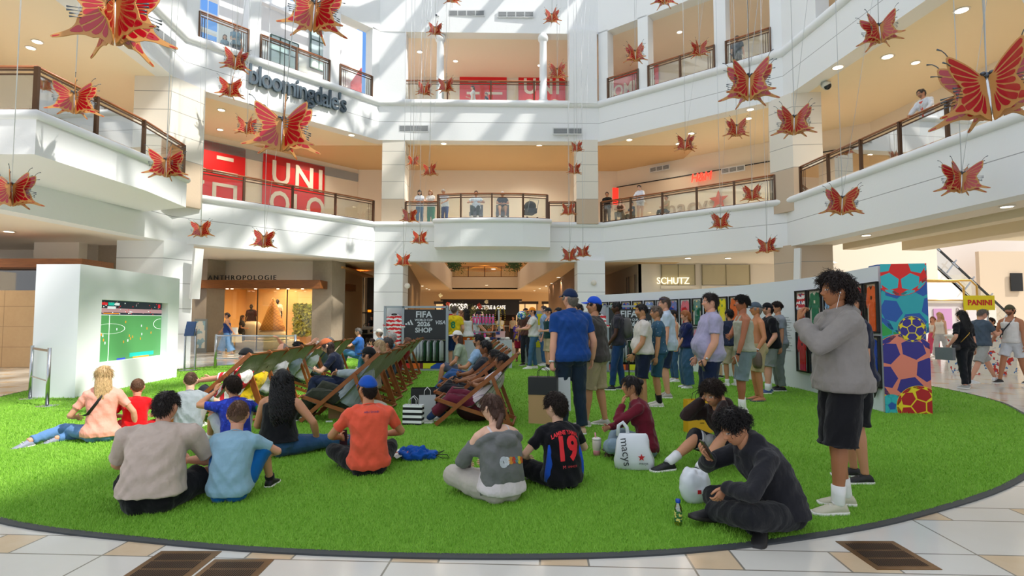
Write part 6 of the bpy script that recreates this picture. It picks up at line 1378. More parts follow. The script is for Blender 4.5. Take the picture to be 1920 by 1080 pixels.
i = person('person, woman with a dark bun in a maroon pullover, hand to her mouth', gp(1208, 856), 172, 1.62, cross(pelvis=(0, 0, .12), ct=26, Rf=(.0, .38, .07), Rh=(.10, .40, .30), Lh=(-.05, .24, .60), Le=(-.5, .7, -.8), Lc=.7, Ld=(.2, -.1, .9), Ln=(.2, -1, 0), head=(0, 2)), 'f', SK['olive'], top=dict(kind='long', col='#6b1c2b', loose=.006), bottom=dict(kind='pants', col='#7f95a3', loose=.02), shoes='#4d3628', hair=dict(style='bun', col='#1a1212', T=.01, bz=.05), **FRONT)
i = person('person, curly haired youth in a dark brown hoodie with both hands behind his neck', gp(1382, 872), 206, 1.74, kneesup(pelvis=(0, 0, .115), pt=6, ct=40, Rf=(.12, .78, .085), Lf=(-.16, .66, .085), Rh=(.13, .30, .66), Lh=(-.13, .30, .66), Re=(.5, 1, -1), Le=(-.5, 1, -1), Rc=.7, Lc=.7, Rd=(-.4, -.3, .6), Ld=(.4, -.3, .6), head=(10, 20)), 'm', SK['tan'], top=dict(kind='hoodie', col='#2e211f', loose=.014), bottom=dict(kind='shorts', col='#c9c7c8', loose=.03, len=1.0), shoes='#141416', sock=('#e9e9ea', .14), hair=dict(style='curly', col='#2a1c14', T=.03, L=.055, side=.5, minz=.02, grav=.03), stubble=.2, **FRONT)
for s_ in (-1, 1):
    mb = MB(); K_, H_ = i['kn'][s_]*i['k'], (i['P0']+V(.09*s_, 0, 0))*i['k']; mb.tube([K_.lerp(H_, .7)+V(.02*s_, 0, .0), K_.lerp(H_, .3)+V(.02*s_, 0, 0), K_.lerp(H_, -.05)+V(.02*s_, 0, 0)], [.105, .104, .108], 14); child(i, mb, 'shorts_side_panel', cloth('#14151c', .5))
i = person('person, curly haired youth in a black hoodie looking down at his phone, nearest at lower right', gp(1462, 988), 186, 1.68, cross(pt=4, ct=42, pelvis=(0, 0, .12), Rh=(.06, .50, .50), Lh=(-.08, .46, .32), Re=(.9, -.3, -.5), Le=(-.9, .2, -.3), Rc=.6, Rd=(-.1, .7, .5), Rn=(-.3, -.5, .8), Lc=.6, Ld=(0, .4, -.8), Rf=(-.2, .26, .08), Lf=(.12, .46, .10), Lt=(-.35, .9, .25), Rt=(-.8, .6, -.1), head=(8, 26)), 'm', SK['tan'], top=dict(kind='hoodie', col='#26262b', loose=.018, solecol='#2a2624'), bottom=dict(kind='pants', col='#1d1e22', loose=.03), shoes='#1d1c1d', hair=dict(style='curly', col='#171211', T=.03, L=.055, side=.4, minz=.02, grav=.03), **FRONT)
phone_at(i, 1, label='black phone held up by the youth in the black hoodie', off=(0, .02, .03), up=(0, .5, .8))
# ---------------------------------------------------------------- standing people on the right
i = person('person, tall curly haired youth in a grey hoodie and black shorts, hand at his mouth', gp(1585, 958), 176, 1.77, stand(Lh=(-.02, .30, 1.43), Le=(-.5, .3, -1), Lc=.9, Ld=(.15, -.1, .9), Ln=(0, -1, 0), Rh=(.17, -.02, .88), Re=(.3, -.8, 0), Lf=(-.10, .10, .085), Rf=(.11, -.06, .085), head=(-2, -4)), 'm', '#a8704c', top=dict(kind='hoodie', col='#8b8580', loose=.035, hem=-.05, sg=.032), bottom=dict(kind='shorts', col='#19191c', len=1.02, loose=.055), shoes='#c9c4ae', sock=('#efefec', .13), hair=dict(style='curly', col='#231713', T=.044, L=.07, side=.8), **FRONT)
mb = MB(); e_ = i['HM'] @ V(-.083, .0, -.01); mb.tube([e_, e_+V(0, .01, -.04), e_+V(0, .03, -.12), e_+V(.02, .03, -.22)], .0018, 5); mb.ball(e_, .008, 6); child(i, mb, 'earphone', mat('#f2f2f2', .4))
i = person('person, man in a navy shirt mostly hidden behind the tall youth in the grey hoodie', gp(1612, 902), 172, 1.70, stand(Rh=(.16, .2, .98), Lh=(-.1, .2, 1.0)), 'm', SK['tan'], top=dict(kind='tee', col='#1c2136', loose=.02), bottom=dict(kind='shorts', col='#141518', loose=.03), shoes='#1c1c1e', hair=dict(style='short', col='#1f1713'), lod=1)
i = person('person, man in a royal blue polo, jeans and navy cap, back turned, with shopping bags', gp(1072, 815), 104, 1.82, stand(Rh=(.30, .06, .90), Rf=(.13, -.02, .085), Lh=(-.27, -.06, .80), Le=(-.5, -.6, 0), Lc=1.2, head=(24, -2)), 'm', SK['pink'], fat=.25, girth=1.08, top=dict(kind='polo', col='#1c4486', loose=.026, hem=-.06), bottom=dict(kind='pants', col='#22303f', loose=.014), shoes='#caa98a', hair=dict(style='short', col='#8d8478', T=.008, L=.03), cap=dict(col='#1b2a4a'), lod=0); watch(i, -1); BLUE = i
i = person('person, man with a bright blue cap, glasses, charcoal tee and khaki shorts', gp(1118, 800), 158, 1.74, stand(Rh=(.18, .25, 1.0), Lh=(-.2, .26, 1.02), Rf=(.11, -.10, .085), Lf=(-.10, .12, .085), head=(10, -4)), 'm', SK['tan'], fat=.35, girth=1.05, top=dict(kind='tee', col='#46423f', loose=.03, hem=-.06, sleeve=.75), bottom=dict(kind='shorts', col='#a39574', loose=.03, len=.98), shoes='#b9b4aa', hair=dict(style='short', col='#1d1714', T=.008, L=.02), cap=dict(col='#1f4fc4', brim='#1f4fc4'), glasses=dict(sun=False), stubble=.4, lod=0)
i = person('person, man in a dark grey shirt and jeans with a backpack on his shoulder', gp(1160, 732), 166, 1.80, stand(Rh=(.22, .1, .92), Lh=(-.2, .18, .92), Lf=(-.10, .12, .085), Rf=(.11, -.08, .085)), 'm', SK['dark'], top=dict(kind='polo', col='#34323a', loose=.014, hem=-.05), bottom=dict(kind='pants', col='#22406c', loose=.012), shoes='#23252c', hair=dict(style='fade', col='#0e0b0b', T=.016, L=.015), lod=1)
x = MB(); q = i['spine'](.30)*i['k']-i['cf']*.19; x.ball(q, (.15, .10, .22), 10); x.ball(q+V(0, -.05, -.06), (.11, .07, .12), 8); bp = x.build('backpack', cloth('#5c5a58', .5), None); bp.matrix_world = i['M']; tag(bp, 'grey backpack worn by the man in the dark grey shirt', 'backpack'); bp.rotation_euler = i['obj'].rotation_euler; bp.location = i['obj'].location
i = person('person, stocky young man in a pale grey polo with dark collar and navy shorts', gp(1208, 768), 178, 1.68, stand(Rh=(.20, .12, .90), Lh=(-.2, .22, .93)), 'm', SK['olive'], fat=.35, girth=1.06, top=dict(kind='polo', col='#d2cbc2', loose=.012, collar_mat=cloth('#23283a')), bottom=dict(kind='shorts', col='#1a2338', loose=.02, len=.93), shoes='#23304e', hair=dict(style='fade', col='#181210', T=.016, L=.03), stubble=.6, lod=1); watch(i, -1, '#222')
tag(MB().tube([(0, 0, 0), (0, 0, .86), (0, .03, .90), (0, .09, .90)], .012, 8).build('walking_cane', mat('#2a1d1a', .4), loc=gp(1180, 738)), 'thin dark walking cane resting on the turf beside the man in the pale grey polo', 'cane')
i = person('person, man in a teal blue graphic tee and matching shorts behind the stocky young man', gp(1236, 762), 170, 1.66, stand(), 'm', SK['olive'], fat=.25, top=dict(kind='tee', mat=blotch('#2f566f', '#aebfc4', 30, .68)), bottom=dict(kind='shorts', col='#2c5366', loose=.02), shoes='#d8d4c8', sock=('#1a1a1c', .13), hair=dict(style='short', col='#6b5c50'), lod=1)
i = person('person, tall man in a pale blue shirt with sunglasses pushed up on his hair', gp(1252, 746), 170, 1.86, stand(Rh=(.22, .1, .95)), 'm', SK['pink'], fat=.2, top=dict(kind='polo', col='#bccbdc', loose=.03, hem=-.12), bottom=dict(kind='shorts', col='#1f2c44', loose=.02), shoes='#a9a49a', hair=dict(style='short', col='#5a4a40', T=.014), glasses=dict(z=.085, col='#2a2ca0'), lod=1)
i = person('person, woman with a dark ponytail in a white sleeveless top, phone to her ear', gp(1266, 716), 186, 1.66, stand(Rh=(.06, .16, 1.52), Re=(.6, .4, -.6), Rc=.8, Rd=(0, -.2, .9)), 'f', SK['tan'], top=dict(kind='tank', col='#e0dac8'), bottom=dict(kind='pants', col='#3c5c80', loose=.006), shoes='#e8e6e2', hair=dict(style='bun', col='#15100f', T=.012, bz=.0), lod=1)
i = person('person, red haired woman in a navy blouse and wide blue jeans', gp(1290, 728), 180, 1.62, stand(Rh=(.02, .22, .93), Lh=(-.02, .22, .93), Re=(.9, -.3, 0), Le=(-.9, -.3, 0)), 'f', SK['pink'], fat=.2, top=dict(kind='tee', col='#1c2450', loose=.03, sleeve=.95, sg=.025), bottom=dict(kind='pants', col='#3a5a78', loose=.05, flare=1.3, len=1.97), shoes='#ecebe8', hair=dict(style='long', col='#9a5a2c', len=.13, T=.024, wd=.09), lod=1)
i = person('person, heavy man in a lavender polo and dark jeans holding a phone at his hip', gp(1334, 800), 176, 1.79, stand(Lh=(-.22, .12, .90), Le=(-.6, -.9, 0), Lc=.9, Rh=(.24, .12, .9), head=(0, -2), ct=-4), 'm', SK['pink'], fat=.8, girth=1.1, top=dict(kind='polo', col='#a9a3c0', loose=.014, hem=-.08), bottom=dict(kind='pants', col='#1a2540', loose=.01), shoes='#2a2a2e', hair=dict(style='short', col='#2c2320', T=.016, L=.04), lod=0); watch(i, -1); phone_at(i, -1, '#1d1f26', label='dark phone held at his hip by the man in the lavender polo', up=(0, .3, 1))
i = person('person, young man in a grey tank top and frayed denim shorts, one arm across his chest', gp(1398, 778), 172, 1.80, stand(Rh=(-.06, .24, 1.17), Re=(.6, .2, -.8), Rd=(-1, .1, .05), Rc=.5, Lh=(-.26, .16, .88), Lf=(-.08, .08, .085), head=(0, -6)), 'm', '#a9694a', top=dict(kind='tank', mat=cloth('#a8a897', .8), loose=.012, hem=-.01), bottom=dict(kind='shorts', col='#76868c', loose=.022, len=.98), shoes='#e8e6de', sock=('#efefe9', .16), hair=dict(style='curly', col='#17110f', T=.02, L=.04, side=.3, minz=.01), shoulders=1.05, lod=0); watch(i, -1, '#18181a')
phone_at(i, -1, '#c9c9c4', label='pale phone hanging in the hand of the man in the tank top')
i = person('person, shirtless older man with a grey cap and khaki shorts behind the tank top man', gp(1424, 752), 176, 1.74, stand(Rh=(.20, .05, .92), Lh=(-.28, .12, .92), Lc=1.0), 'm', '#c08058', fat=.3, top=None, bottom=dict(kind='shorts', col='#b8a67e', loose=.02), shoes='#33405e', shoe_kind='sandal', hair=dict(style='short', col='#9a9088', T=.006), cap=dict(col='#4d5a68'), lod=1); watch(i, -1)
q = i['M'] @ (i['wr'][-1]*i['k']); x = MB(); x.rings([superring(V(0, 0, z_), V(.25, 1, 0).normalized(), V(1, -.25, 0).normalized(), w_, d_, 16, 3) for z_, w_, d_ in ((-.18, .17, .05), (-.12, .185, .07), (0, .18, .07), (.08, .165, .05), (.1, .15, .02))]); tag(x.build('handbag', woodm('#4f4138', '#6a5a4c', (12, 12, 12), .6, 'brown_leather'), loc=q+V(0, 0, -.12)), 'brown leather pouch bag carried by the shirtless man', 'bag')
i = person('person, man in a navy patterned shirt facing the framed shirts with a cup', gp(1372, 724), 100, 1.66, stand(Rh=(.18, .3, 1.25)), 'm', SK['olive'], fat=.2, top=dict(kind='tee', mat=blotch('#18223c', '#6a7690', 26, .70), loose=.03, sleeve=.8), bottom=dict(kind='shorts', col='#b5a78c', loose=.03), shoes='#e6e4e0', sock=('#eee', .08), hair=dict(style='short', col='#1a1412'), lod=1)
i = person('person, heavyset man in a black tee, black cap, grey shorts and blue running shoes', gp(1446, 738), 172, 1.76, stand(Rh=(.26, .1, .9), Lh=(-.24, .12, .92), Lc=.9, Lf=(-.12, .1, .085)), 'm', SK['pink'], fat=.5, girth=1.12, top=dict(kind='tee', col='#17171b', loose=.03, sleeve=.8, hem=-.06), bottom=dict(kind='shorts', col='#7f8580', loose=.035), shoes='#3b5484', sock=('#efefef', .12), hair=dict(style='short', col='#1b1412', T=.006), cap=dict(col='#15161c', logo='#c8402c'), glasses={}, stubble=.6, lod=1); phone_at(i, -1, '#2b2b30', label='small dark camera phone in the hand of the man in the black tee')
i = person('person, young man in a grey tee and grey trousers behind the man in the black cap', gp(1464, 733), 172, 1.80, stand(), 'm', SK['tan'], top=dict(kind='tee', col='#8d939a'), bottom=dict(kind='pants', col='#767f7c', loose=.02), shoes='#1c1d20', hair=dict(style='curly', col='#2a1d17', T=.018, L=.03, side=.2, minz=.02), lod=1)
i = person('person, woman with straight black hair and white trousers partly hidden in the group', gp(1426, 708), 176, 1.64, stand(), 'f', SK['tan'], top=dict(kind='tee', col='#2a2a33'), bottom=dict(kind='pants', col='#dfe2e6', loose=.03), shoes='#333c50', hair=dict(style='long', col='#14100f', len=.32), lod=2)
i = person('person, small child in a flower patterned dress among the group by the wall', gp(1352, 708), 176, 1.1, stand(), 'f', SK['fair'], top=dict(kind='tee', mat=blotch('#f0ece8', '#c43a4a', 40, .6, c3='#2f3a6a'), loose=.03), bottom=dict(kind='shorts', mat=blotch('#f0ece8', '#c43a4a', 40, .6, c3='#2f3a6a'), loose=.05), shoes='#222', hair=dict(style='short', col='#3a2a20'), headscale=1.15, lod=2)
# queue by the shop
i = person('person, young man in a dark green basketball vest and black cap at the shop booth', gp(1030, 694), 200, 1.78, stand(Lh=(-.14, .26, 1.12), Rh=(.2, .14, .9), Lf=(-.12, .06, .085)), 'm', SK['pink'], top=dict(kind='tank', col='#173c3e', hem=-.05, loose=.02), bottom=dict(kind='shorts', col='#b3a483', loose=.03), shoes='#ecebe8', sock=('#222', .08), hair=dict(style='short', col='#3a2a20', T=.006), cap=dict(col='#20262e'), lod=1)
i = person('person, man in a white tee, blue jeans and an orange backward cap passing something', gp(1000, 692), 186, 1.80, stand(Lh=(-.10, .40, 1.15), Rh=(.08, .42, 1.12), Rf=(.1, -.08, .085), Lf=(-.08, .12, .085)), 'm', SK['pink'], top=dict(kind='tee', col='#d8d6d2', loose=.014), bottom=dict(kind='pants', col='#44688c', loose=.012), shoes='#ecebe8', hair=dict(style='short', col='#3a2a20', T=.006), cap=dict(col='#ee8a1c', brim='#ee8a1c'), stubble=.5, lod=1)
i = person('person, boy in a purple football jersey with gold pattern and dark red shorts', gp(974, 678), 268, 1.46, stand(Rh=(.05, .28, 1.18), Rc=.8), 'm', '#7a4a32', fat=.5, girth=1.06, top=dict(kind='tee', mat=blotch('#472a86', '#d8a92c', 9, .6), loose=.03, hem=-.08), bottom=dict(kind='shorts', col='#8e1430', loose=.03, len=.9), shoes='#1c1c20', shoe_kind='sandal', hair=dict(style='short', col='#110d0c', T=.016), headscale=1.06, lod=2)
i = person('person, dark haired man in a brown tee behind the orange cap', gp(987, 686), 240, 1.80, stand(), 'm', SK['olive'], top=dict(kind='tee', col='#5a3c34'), bottom=dict(kind='pants', col='#2a2c34'), shoes='#222', hair=dict(style='short', col='#15100e'), lod=2)
i = person('person, man in a pale blue shirt behind the green basketball vest', gp(1022, 686), 190, 1.88, stand(), 'm', SK['fair'], top=dict(kind='polo', col='#8aa4c6'), bottom=dict(kind='pants', col='#3d6aa0'), shoes='#ddd', hair=dict(style='short', col='#3a2a20'), lod=2)
i = person('person, black haired man whose face shows between the booth and the blue polo', gp(1050, 712), 196, 1.72, stand(), 'm', SK['olive'], top=dict(kind='tee', col='#3d4a44'), bottom=dict(kind='pants', col='#22262e'), shoes='#222', hair=dict(style='short', col='#15100e', T=.018), lod=2)
i = person('person, bearded man in a light blue shirt behind the two capped men', gp(1088, 716), 190, 1.80, stand(), 'm', SK['olive'], top=dict(kind='polo', col='#7fa8bc'), bottom=dict(kind='pants', col='#22262e'), shoes='#222', hair=dict(style='short', col='#15100e', T=.02), stubble=.8, lod=2)
i = person('person, man in a white polo with blue trim and dark shorts behind the blue cap', gp(1136, 692), 184, 1.80, stand(), 'm', SK['olive'], top=dict(kind='polo', col='#c9d3da', collar_mat=cloth('#3f8fc0')), bottom=dict(kind='shorts', col='#1f222a', loose=.03), shoes='#22242a', sock=('#f0f0f0', .03), hair=dict(style='curly', col='#15100e', T=.02, L=.03), lod=2)
i = person('person, balding man in a pinkish shirt and khaki trousers by the far framed shirts', gp(1172, 688), 186, 1.74, stand(), 'm', SK['pink'], top=dict(kind='polo', col='#c9ab9c'), bottom=dict(kind='pants', col='#8a7a5c', loose=.014), shoes='#554', hair=dict(style='bald', col='#7a6a5e'), lod=2)
i = person('person, man in a yellow football jersey with a green number seen from behind at the shop', gp(851, 692), 84, 1.84, stand(Rh=(.2, .2, 1.0)), 'm', SK['pink'], top=dict(kind='tee', col='#e6c81e', loose=.02), bottom=dict(kind='shorts', col='#1f3564', loose=.03), shoes='#ddd', hair=dict(style='short', col='#6a5c50'), lod=1)
decal_text(i, '8', .25, .28, 0, mat('#1f8f5a', .6), bold=.01)
i = person('person, long haired woman in a white strappy top and orange trousers at the shop', gp(874, 690), 120, 1.78, stand(Lh=(-.22, .16, .95)), 'f', SK['olive'], top=dict(kind='tank', col='#dcdcdc', thin=True, loose=.03), bottom=dict(kind='pants', col='#d8601c', loose=.05, flare=1.3, len=1.97), shoes='#ddd', hair=dict(style='long', col='#15100e', len=.36), lod=1)
i = person('person, black haired boy in a white tee reaching for the goods on the stand', gp(890, 680), 350, 1.74, stand(Rh=(.08, .50, .95), Lh=(-.12, .46, .98), ct=10, head=(0, 20)), 'm', SK['tan'], top=dict(kind='tee', col='#dfe3ea', loose=.03), bottom=dict(kind='shorts', col='#23262e'), shoes='#222', hair=dict(style='short', col='#120e0d', T=.018), lod=1)
i = person('person, fair haired girl half hidden behind the yellow jersey', gp(866, 684), 200, 1.74, stand(), 'f', SK['pink'], top=dict(kind='tee', col='#b8505a'), bottom=dict(kind='pants', col='#c8c03a', loose=.02), shoes='#ddd', hair=dict(style='long', col='#8a5a38', len=.2), lod=2)
# people in the cafe and far hall
for k, (u, v, c, h, lab) in enumerate(((938, 652, '#d8d4cc', 270, 'person, cafe worker in a white apron behind the counter'), (915, 650, '#8a8f98', 90, 'person, customer in a grey top standing at the cafe counter'), (962, 650, '#b8a890', 260, 'person, customer in a tan top at the right of the cafe'), (925, 655, '#5c3f30', 180, 'person, customer in a brown top seated in the dark cafe'))):
    person(lab, gp(u, v-8), h, 1.66, stand(), 'f' if k % 2 else 'm', SK['tan'], top=dict(kind='tee', col=c), bottom=dict(kind='pants', col='#26262c'), hair=dict(style='short', col='#1c1512'), lod=3)
# right hall
i = person('person, woman in black tee and black leggings with long black hair walking away', gp(1812, 729), 98, 1.63, stand(Rf=(.16, .12, .085), Lf=(-.16, -.14, .085), Lh=(-.34, .05, .98), Rh=(.30, .02, .85)), 'f', SK['pink'], fat=.35, girth=1.1, top=dict(kind='tee', col='#18181c', sleeve=.8), bottom=dict(kind='pants', col='#1d1f24', loose=.009), shoes='#a9a9a6', hair=dict(style='long', col='#0f0c0d', len=.36, wd=.1, bo=.12), lod=1)
mb = MB(); k = i['k']; mb.tube([i['nb']*k+V(.12, -.06, -.02), i['spine'](.3)*k+V(-.02, -.14, 0), i['spine'](.1)*k+V(-.17, -.08, 0)], .008, 6); child(i, mb, 'chain_strap', mat('#c9a24c', .3, .9))
q = i['M'] @ V(-.42, .05, .74); o = MB().box((0, 0, 0), (.10, .34, .26), .4).build('shopping_bag', mat('#6d7378', .6), loc=q); tag(o, 'grey square shopping bag carried by the woman in black', 'bag')
q = i['M'] @ V(-.24, -.05, .88); o = MB().ball((0, 0, 0), (.1, .06, .08), 8).build('handbag', mat('#17171a', .4), loc=q); tag(o, 'small black handbag on a gold chain at the hip of the woman in black', 'bag')
i = person('person, grey haired man in a slate tee and grey shorts walking and reading his phone', gp(1842, 722), 8, 1.74, stand(Lf=(-.1, .48, .1), Rf=(.1, -.42, .1), pelvis=(0, 0, .90), Rh=(.12, .40, 1.18), Lh=(-.10, .40, 1.14), head=(0, 28)), 'm', SK['pink'], top=dict(kind='tee', col='#4d5a68', loose=.03), bottom=dict(kind='shorts', col='#a8a8a4', loose=.03), shoes='#e4e6ea', hair=dict(style='short', col='#7a7168'), lod=1); phone_at(i, 1, label='phone read by the walking man in the slate tee')
i = person('person, bearded man in a white tank top and backward cap at the right edge', gp(1902, 722), 200, 1.76, stand(Rf=(.14, .25, .09), Lf=(-.12, -.25, .09), Rh=(.28, .2, .95)), 'm', '#b87c5a', top=dict(kind='tank', col='#e6e2dc', loose=.006), bottom=dict(kind='shorts', col='#d6d8dc', loose=.03, len=.75), shoes='#2c2c30', hair=dict(style='short', col='#2a1d17', T=.006), cap=dict(col='#55523c', back=True), stubble=.9, lod=1)
mb = MB(); k = i['k']; mb.tube([i['nb']*k+V(-.10, .0, .02), i['spine'](.38)*k+V(-.02, .15, 0), i['spine'](.2)*k+V(.12, .15, 0), i['spine'](.1)*k+V(.2, .05, 0)], (.014), 6); child(i, mb, 'bag_strap', mat('#1c1c1f', .6))
i = person('person, blonde woman in a white top and silver trousers passing the gold rack', gp(1766, 672), 200, 1.72, stand(Rf=(.12, .22, .09), Lf=(-.1, -.22, .09)), 'f', SK['fair'], top=dict(kind='tank', col='#efece8'), bottom=dict(kind='pants', col='#c9ccd2', loose=.03), shoes='#ddd', hair=dict(style='longcurly', col='#c9a670', len=.3), lod=2)
i = person('person, woman in a white crop top and pink trousers with sunglasses on her head', gp(1752, 668), 220, 1.56, stand(Rf=(.12, .2, .09), Lf=(-.1, -.2, .09), Rh=(.1, .3, 1.1)), 'f', SK['pink'], top=dict(kind='tank', col='#efece8', hem=.15), bottom=dict(kind='pants', col='#d9587c', loose=.04), shoes='#ddd', hair=dict(style='longcurly', col='#8a5434', len=.26), lod=2)
i = person('person, dark haired person bending behind the sticker counter', gp(1872, 690), 180, 1.5, stand(ct=25), 'm', SK['tan'], top=dict(kind='tee', col='#222228'), bottom=dict(kind='pants', col='#1c1c22'), shoes='#222', hair=dict(style='curly', col='#15100e', T=.02, L=.03), lod=2)
# left hall
i = person('person, woman in a blue strapless top and long denim skirt striding past the clothes shop', gp(425, 668), 190, 1.72, stand(Rf=(.1, .30, .09), Lf=(-.1, -.25, .09), Rh=(.3, .35, 1.0), Lh=(-.2, -.3, .95)), 'f', SK['tan'], fat=.3, top=dict(kind='tube', col='#2a3f78', hem=0.0), bottom=dict(kind='skirt', col='#5f88b8', loose=.07, len=1.75, flare=1.3), shoes='#5a3a28', hair=dict(style='bun', col='#2a1d18', bz=0), lod=2)
q = i['M'] @ V(-.2, -.42, .72); o = MB().box((0, 0, 0), (.34, .12, .32), .2).build('paper_bag', mat('#c9a87c', .8), loc=q); tag(o, 'brown paper bag swinging from the hand of the woman in the denim skirt', 'bag')
q = i['M'] @ V(.1, -.2, 1.0); o = MB().box((0, 0, 0), (.3, .1, .3), .1).build('tote_bag', mat('#ece6da', .8), loc=q); tag(o, 'cream tote bag on the shoulder of the woman in the denim skirt', 'bag')
i = person('person, woman dressed in black inside the clothes shop holding an orange pouch', gp(452, 656), 10, 1.66, stand(Rh=(.1, .26, 1.1)), 'f', SK['tan'], top=dict(kind='tee', col='#1d1c1e'), bottom=dict(kind='pants', col='#2a2a26', loose=.03), shoes='#222', hair=dict(style='long', col='#3a261c', len=.3), lod=2)
# shop mannequins
for u, d, z, tc, bc, lab in ((471, 28.0, .47, '#4a2024', '#efe6d2', 'headed shop mannequin in a wine red knitted vest and cream trousers'), (520, 28.6, .75, '#f0ead8', '#cfc6b2', 'tall shop mannequin in a white puff sleeved blouse and pale trousers')):
    p = at(u, 600, d); i = person(lab, (p.x, p.y, z), 275, 1.75, stand(Rh=(.26, .05, .95)), 'f', '#2c2420', top=dict(kind='tee' if tc != '#4a2024' else 'tank', col=tc, loose=.03, sleeve=.9, sg=.03), bottom=dict(kind='pants', col=bc, loose=.02), shoes='#2c2420', hair=None, lod=2, name='mannequin'); i['obj']['category'] = 'mannequin'
# ---------------------------------------------------------------- people on the galleries
Z1, Z2 = 5.985, 11.81
def up(u, v, d, z): q = at(u, v, d); return (q.x, d, z)
LEAN = dict(pt=4, ct=16, Rh=(.12, .42, 1.05), Lh=(-.12, .42, 1.05), Re=(.9, -.2, -.2), Le=(-.9, -.2, -.2), head=(0, 22))
GAL = [
 ('person, dark haired woman in a white top and jeans leaning on the first gallery rail', (-4.45, 26.75, Z1), 275, 1.70, LEAN, 'f', dict(kind='tee', col='#dfe3ea'), dict(kind='pants', col='#3f6488'), dict(style='long', col='#241813', len=.3), {}, 2),
 ('person, curly blonde woman in a white top and green trousers leaning on the first gallery rail', (-3.9, 26.75, Z1), 262, 1.70, LEAN, 'f', dict(kind='tee', col='#ebe7e0'), dict(kind='pants', col='#1f8a54', loose=.03), dict(style='longcurly', col='#9a6c44', len=.2), {}, 2),
 ('person, white haired man in a white shirt beside the curved balcony rail', (-3.25, 26.9, Z1), 250, 1.78, LEAN, 'm', dict(kind='polo', col='#e3e6ec'), dict(kind='pants', col='#34508c'), dict(style='short', col='#c9c4bc'), {}, 2),
 ('person, man in a white tee and dark green trousers seated on the curved balcony', (-1.70, 26.2, Z1+.2), 268, 1.80, seated(Rh=(.2, .25, .75), Lh=(-.2, .25, .75)), 'm', dict(kind='tee', col='#e3e8f0', loose=.03), dict(kind='pants', col='#2a3a28', loose=.02), dict(style='short', col='#15110f'), {}, 2),
 ('person, man in a black tee, white cap and khaki shorts seated on the curved balcony', (-.45, 26.2, Z1+.2), 272, 1.76, seated(), 'm', dict(kind='tee', col='#1f2226', loose=.03), dict(kind='shorts', col='#a8895c', loose=.03), dict(style='short', col='#2c2320'), None, 2),
 ('person, girl in a white jacket looking down over the right first gallery rail', (5.95, 25.65, Z1), 240, 1.68, dict(LEAN, Lf=(.0, -.15, .085)), 'f', dict(kind='long', col='#e4e6ee', loose=.02), dict(kind='shorts', col='#e3e3e8', len=.4), dict(style='bun', col='#2a1d18'), None, 2),
 ('person, dark clothed visitor at the left end of the right gallery rail', (4.62, 26.9, Z1), 250, 1.64, stand(), 'm', dict(kind='tee', col='#18181b'), dict(kind='pants', col='#1d1d22'), dict(style='short', col='#15100e'), None, 2),
 ('person, woman in a brown dress seated behind the right gallery glass', (5.15, 26.4, Z1), 250, 1.66, seated(), 'f', dict(kind='tank', col='#5a4638'), dict(kind='pants', col='#3a2c24'), dict(style='long', col='#6a4a34', len=.25), None, 2),
 ('person, visitor in a dark blue top behind the right gallery glass', (5.75, 26.6, Z1), 200, 1.5, seated(), 'm', dict(kind='tee', col='#3c4a5a'), dict(kind='pants', col='#22242a'), dict(style='short', col='#1c1512'), None, 3),
 ('person, visitor with black hair seated low behind the right gallery post', (7.05, 25.3, Z1), 200, 1.5, seated(), 'm', dict(kind='tee', col='#b8a07c'), dict(kind='pants', col='#22242a'), dict(style='short', col='#15100e'), None, 3),
 ('person, bearded man in a white jacket over a coral shirt leaning on the right gallery rail', (11.42, 15.1, Z1), 192, 1.80, dict(LEAN, Lh=(-.34, .42, 1.02), Rh=(.1, .5, 1.0), head=(-14, 12)), 'm', dict(kind='jacket', col='#d4d8de', loose=.01, sg=.02), dict(kind='shorts', col='#4a6274', loose=.02), dict(style='short', col='#4d443c', recede=.02), dict(sun=False), 1),
 ('person, brown haired woman in a blue top smiling at the upper left railing under the sky', (-11.35, 22.4, Z2), 300, 1.70, stand(Rh=(.1, .3, 1.05)), 'f', dict(kind='tee', col='#6f93a8'), dict(kind='pants', col='#2c3a44'), dict(style='long', col='#4a2a1c', len=.2), None, 2),
 ('person, small child in red next to the woman at the upper left railing', (-11.75, 22.3, Z2), 300, 1.25, stand(), 'f', dict(kind='tee', col='#8fa8b8'), dict(kind='pants', col='#c8202c', loose=.05), dict(style='long', col='#3a2a20', len=.2), None, 2),
 ('person, visitor in a white tee with a drink behind the upper centre railing', (-2.0, 28.2, Z2), 190, 1.66, stand(Rh=(.1, .3, 1.15)), 'f', dict(kind='tee', col='#dfe3ea'), dict(kind='pants', col='#9aa4ae'), dict(style='long', col='#2a1d18', len=.2), None, 3),
 ('person, black haired child behind the upper centre railing', (-1.3, 28.0, Z2), 170, 1.2, stand(), 'm', dict(kind='tee', col='#3a4a6a'), dict(kind='pants', col='#333'), dict(style='short', col='#15100e'), None, 3),
 ('person, man in dark clothes with his back turned at the upper right railing', (9.62, 23.3, Z2), 60, 1.76, stand(), 'm', dict(kind='tee', col='#2a3844'), dict(kind='pants', col='#1d2026'), dict(style='short', col='#8a8078'), None, 2),
]
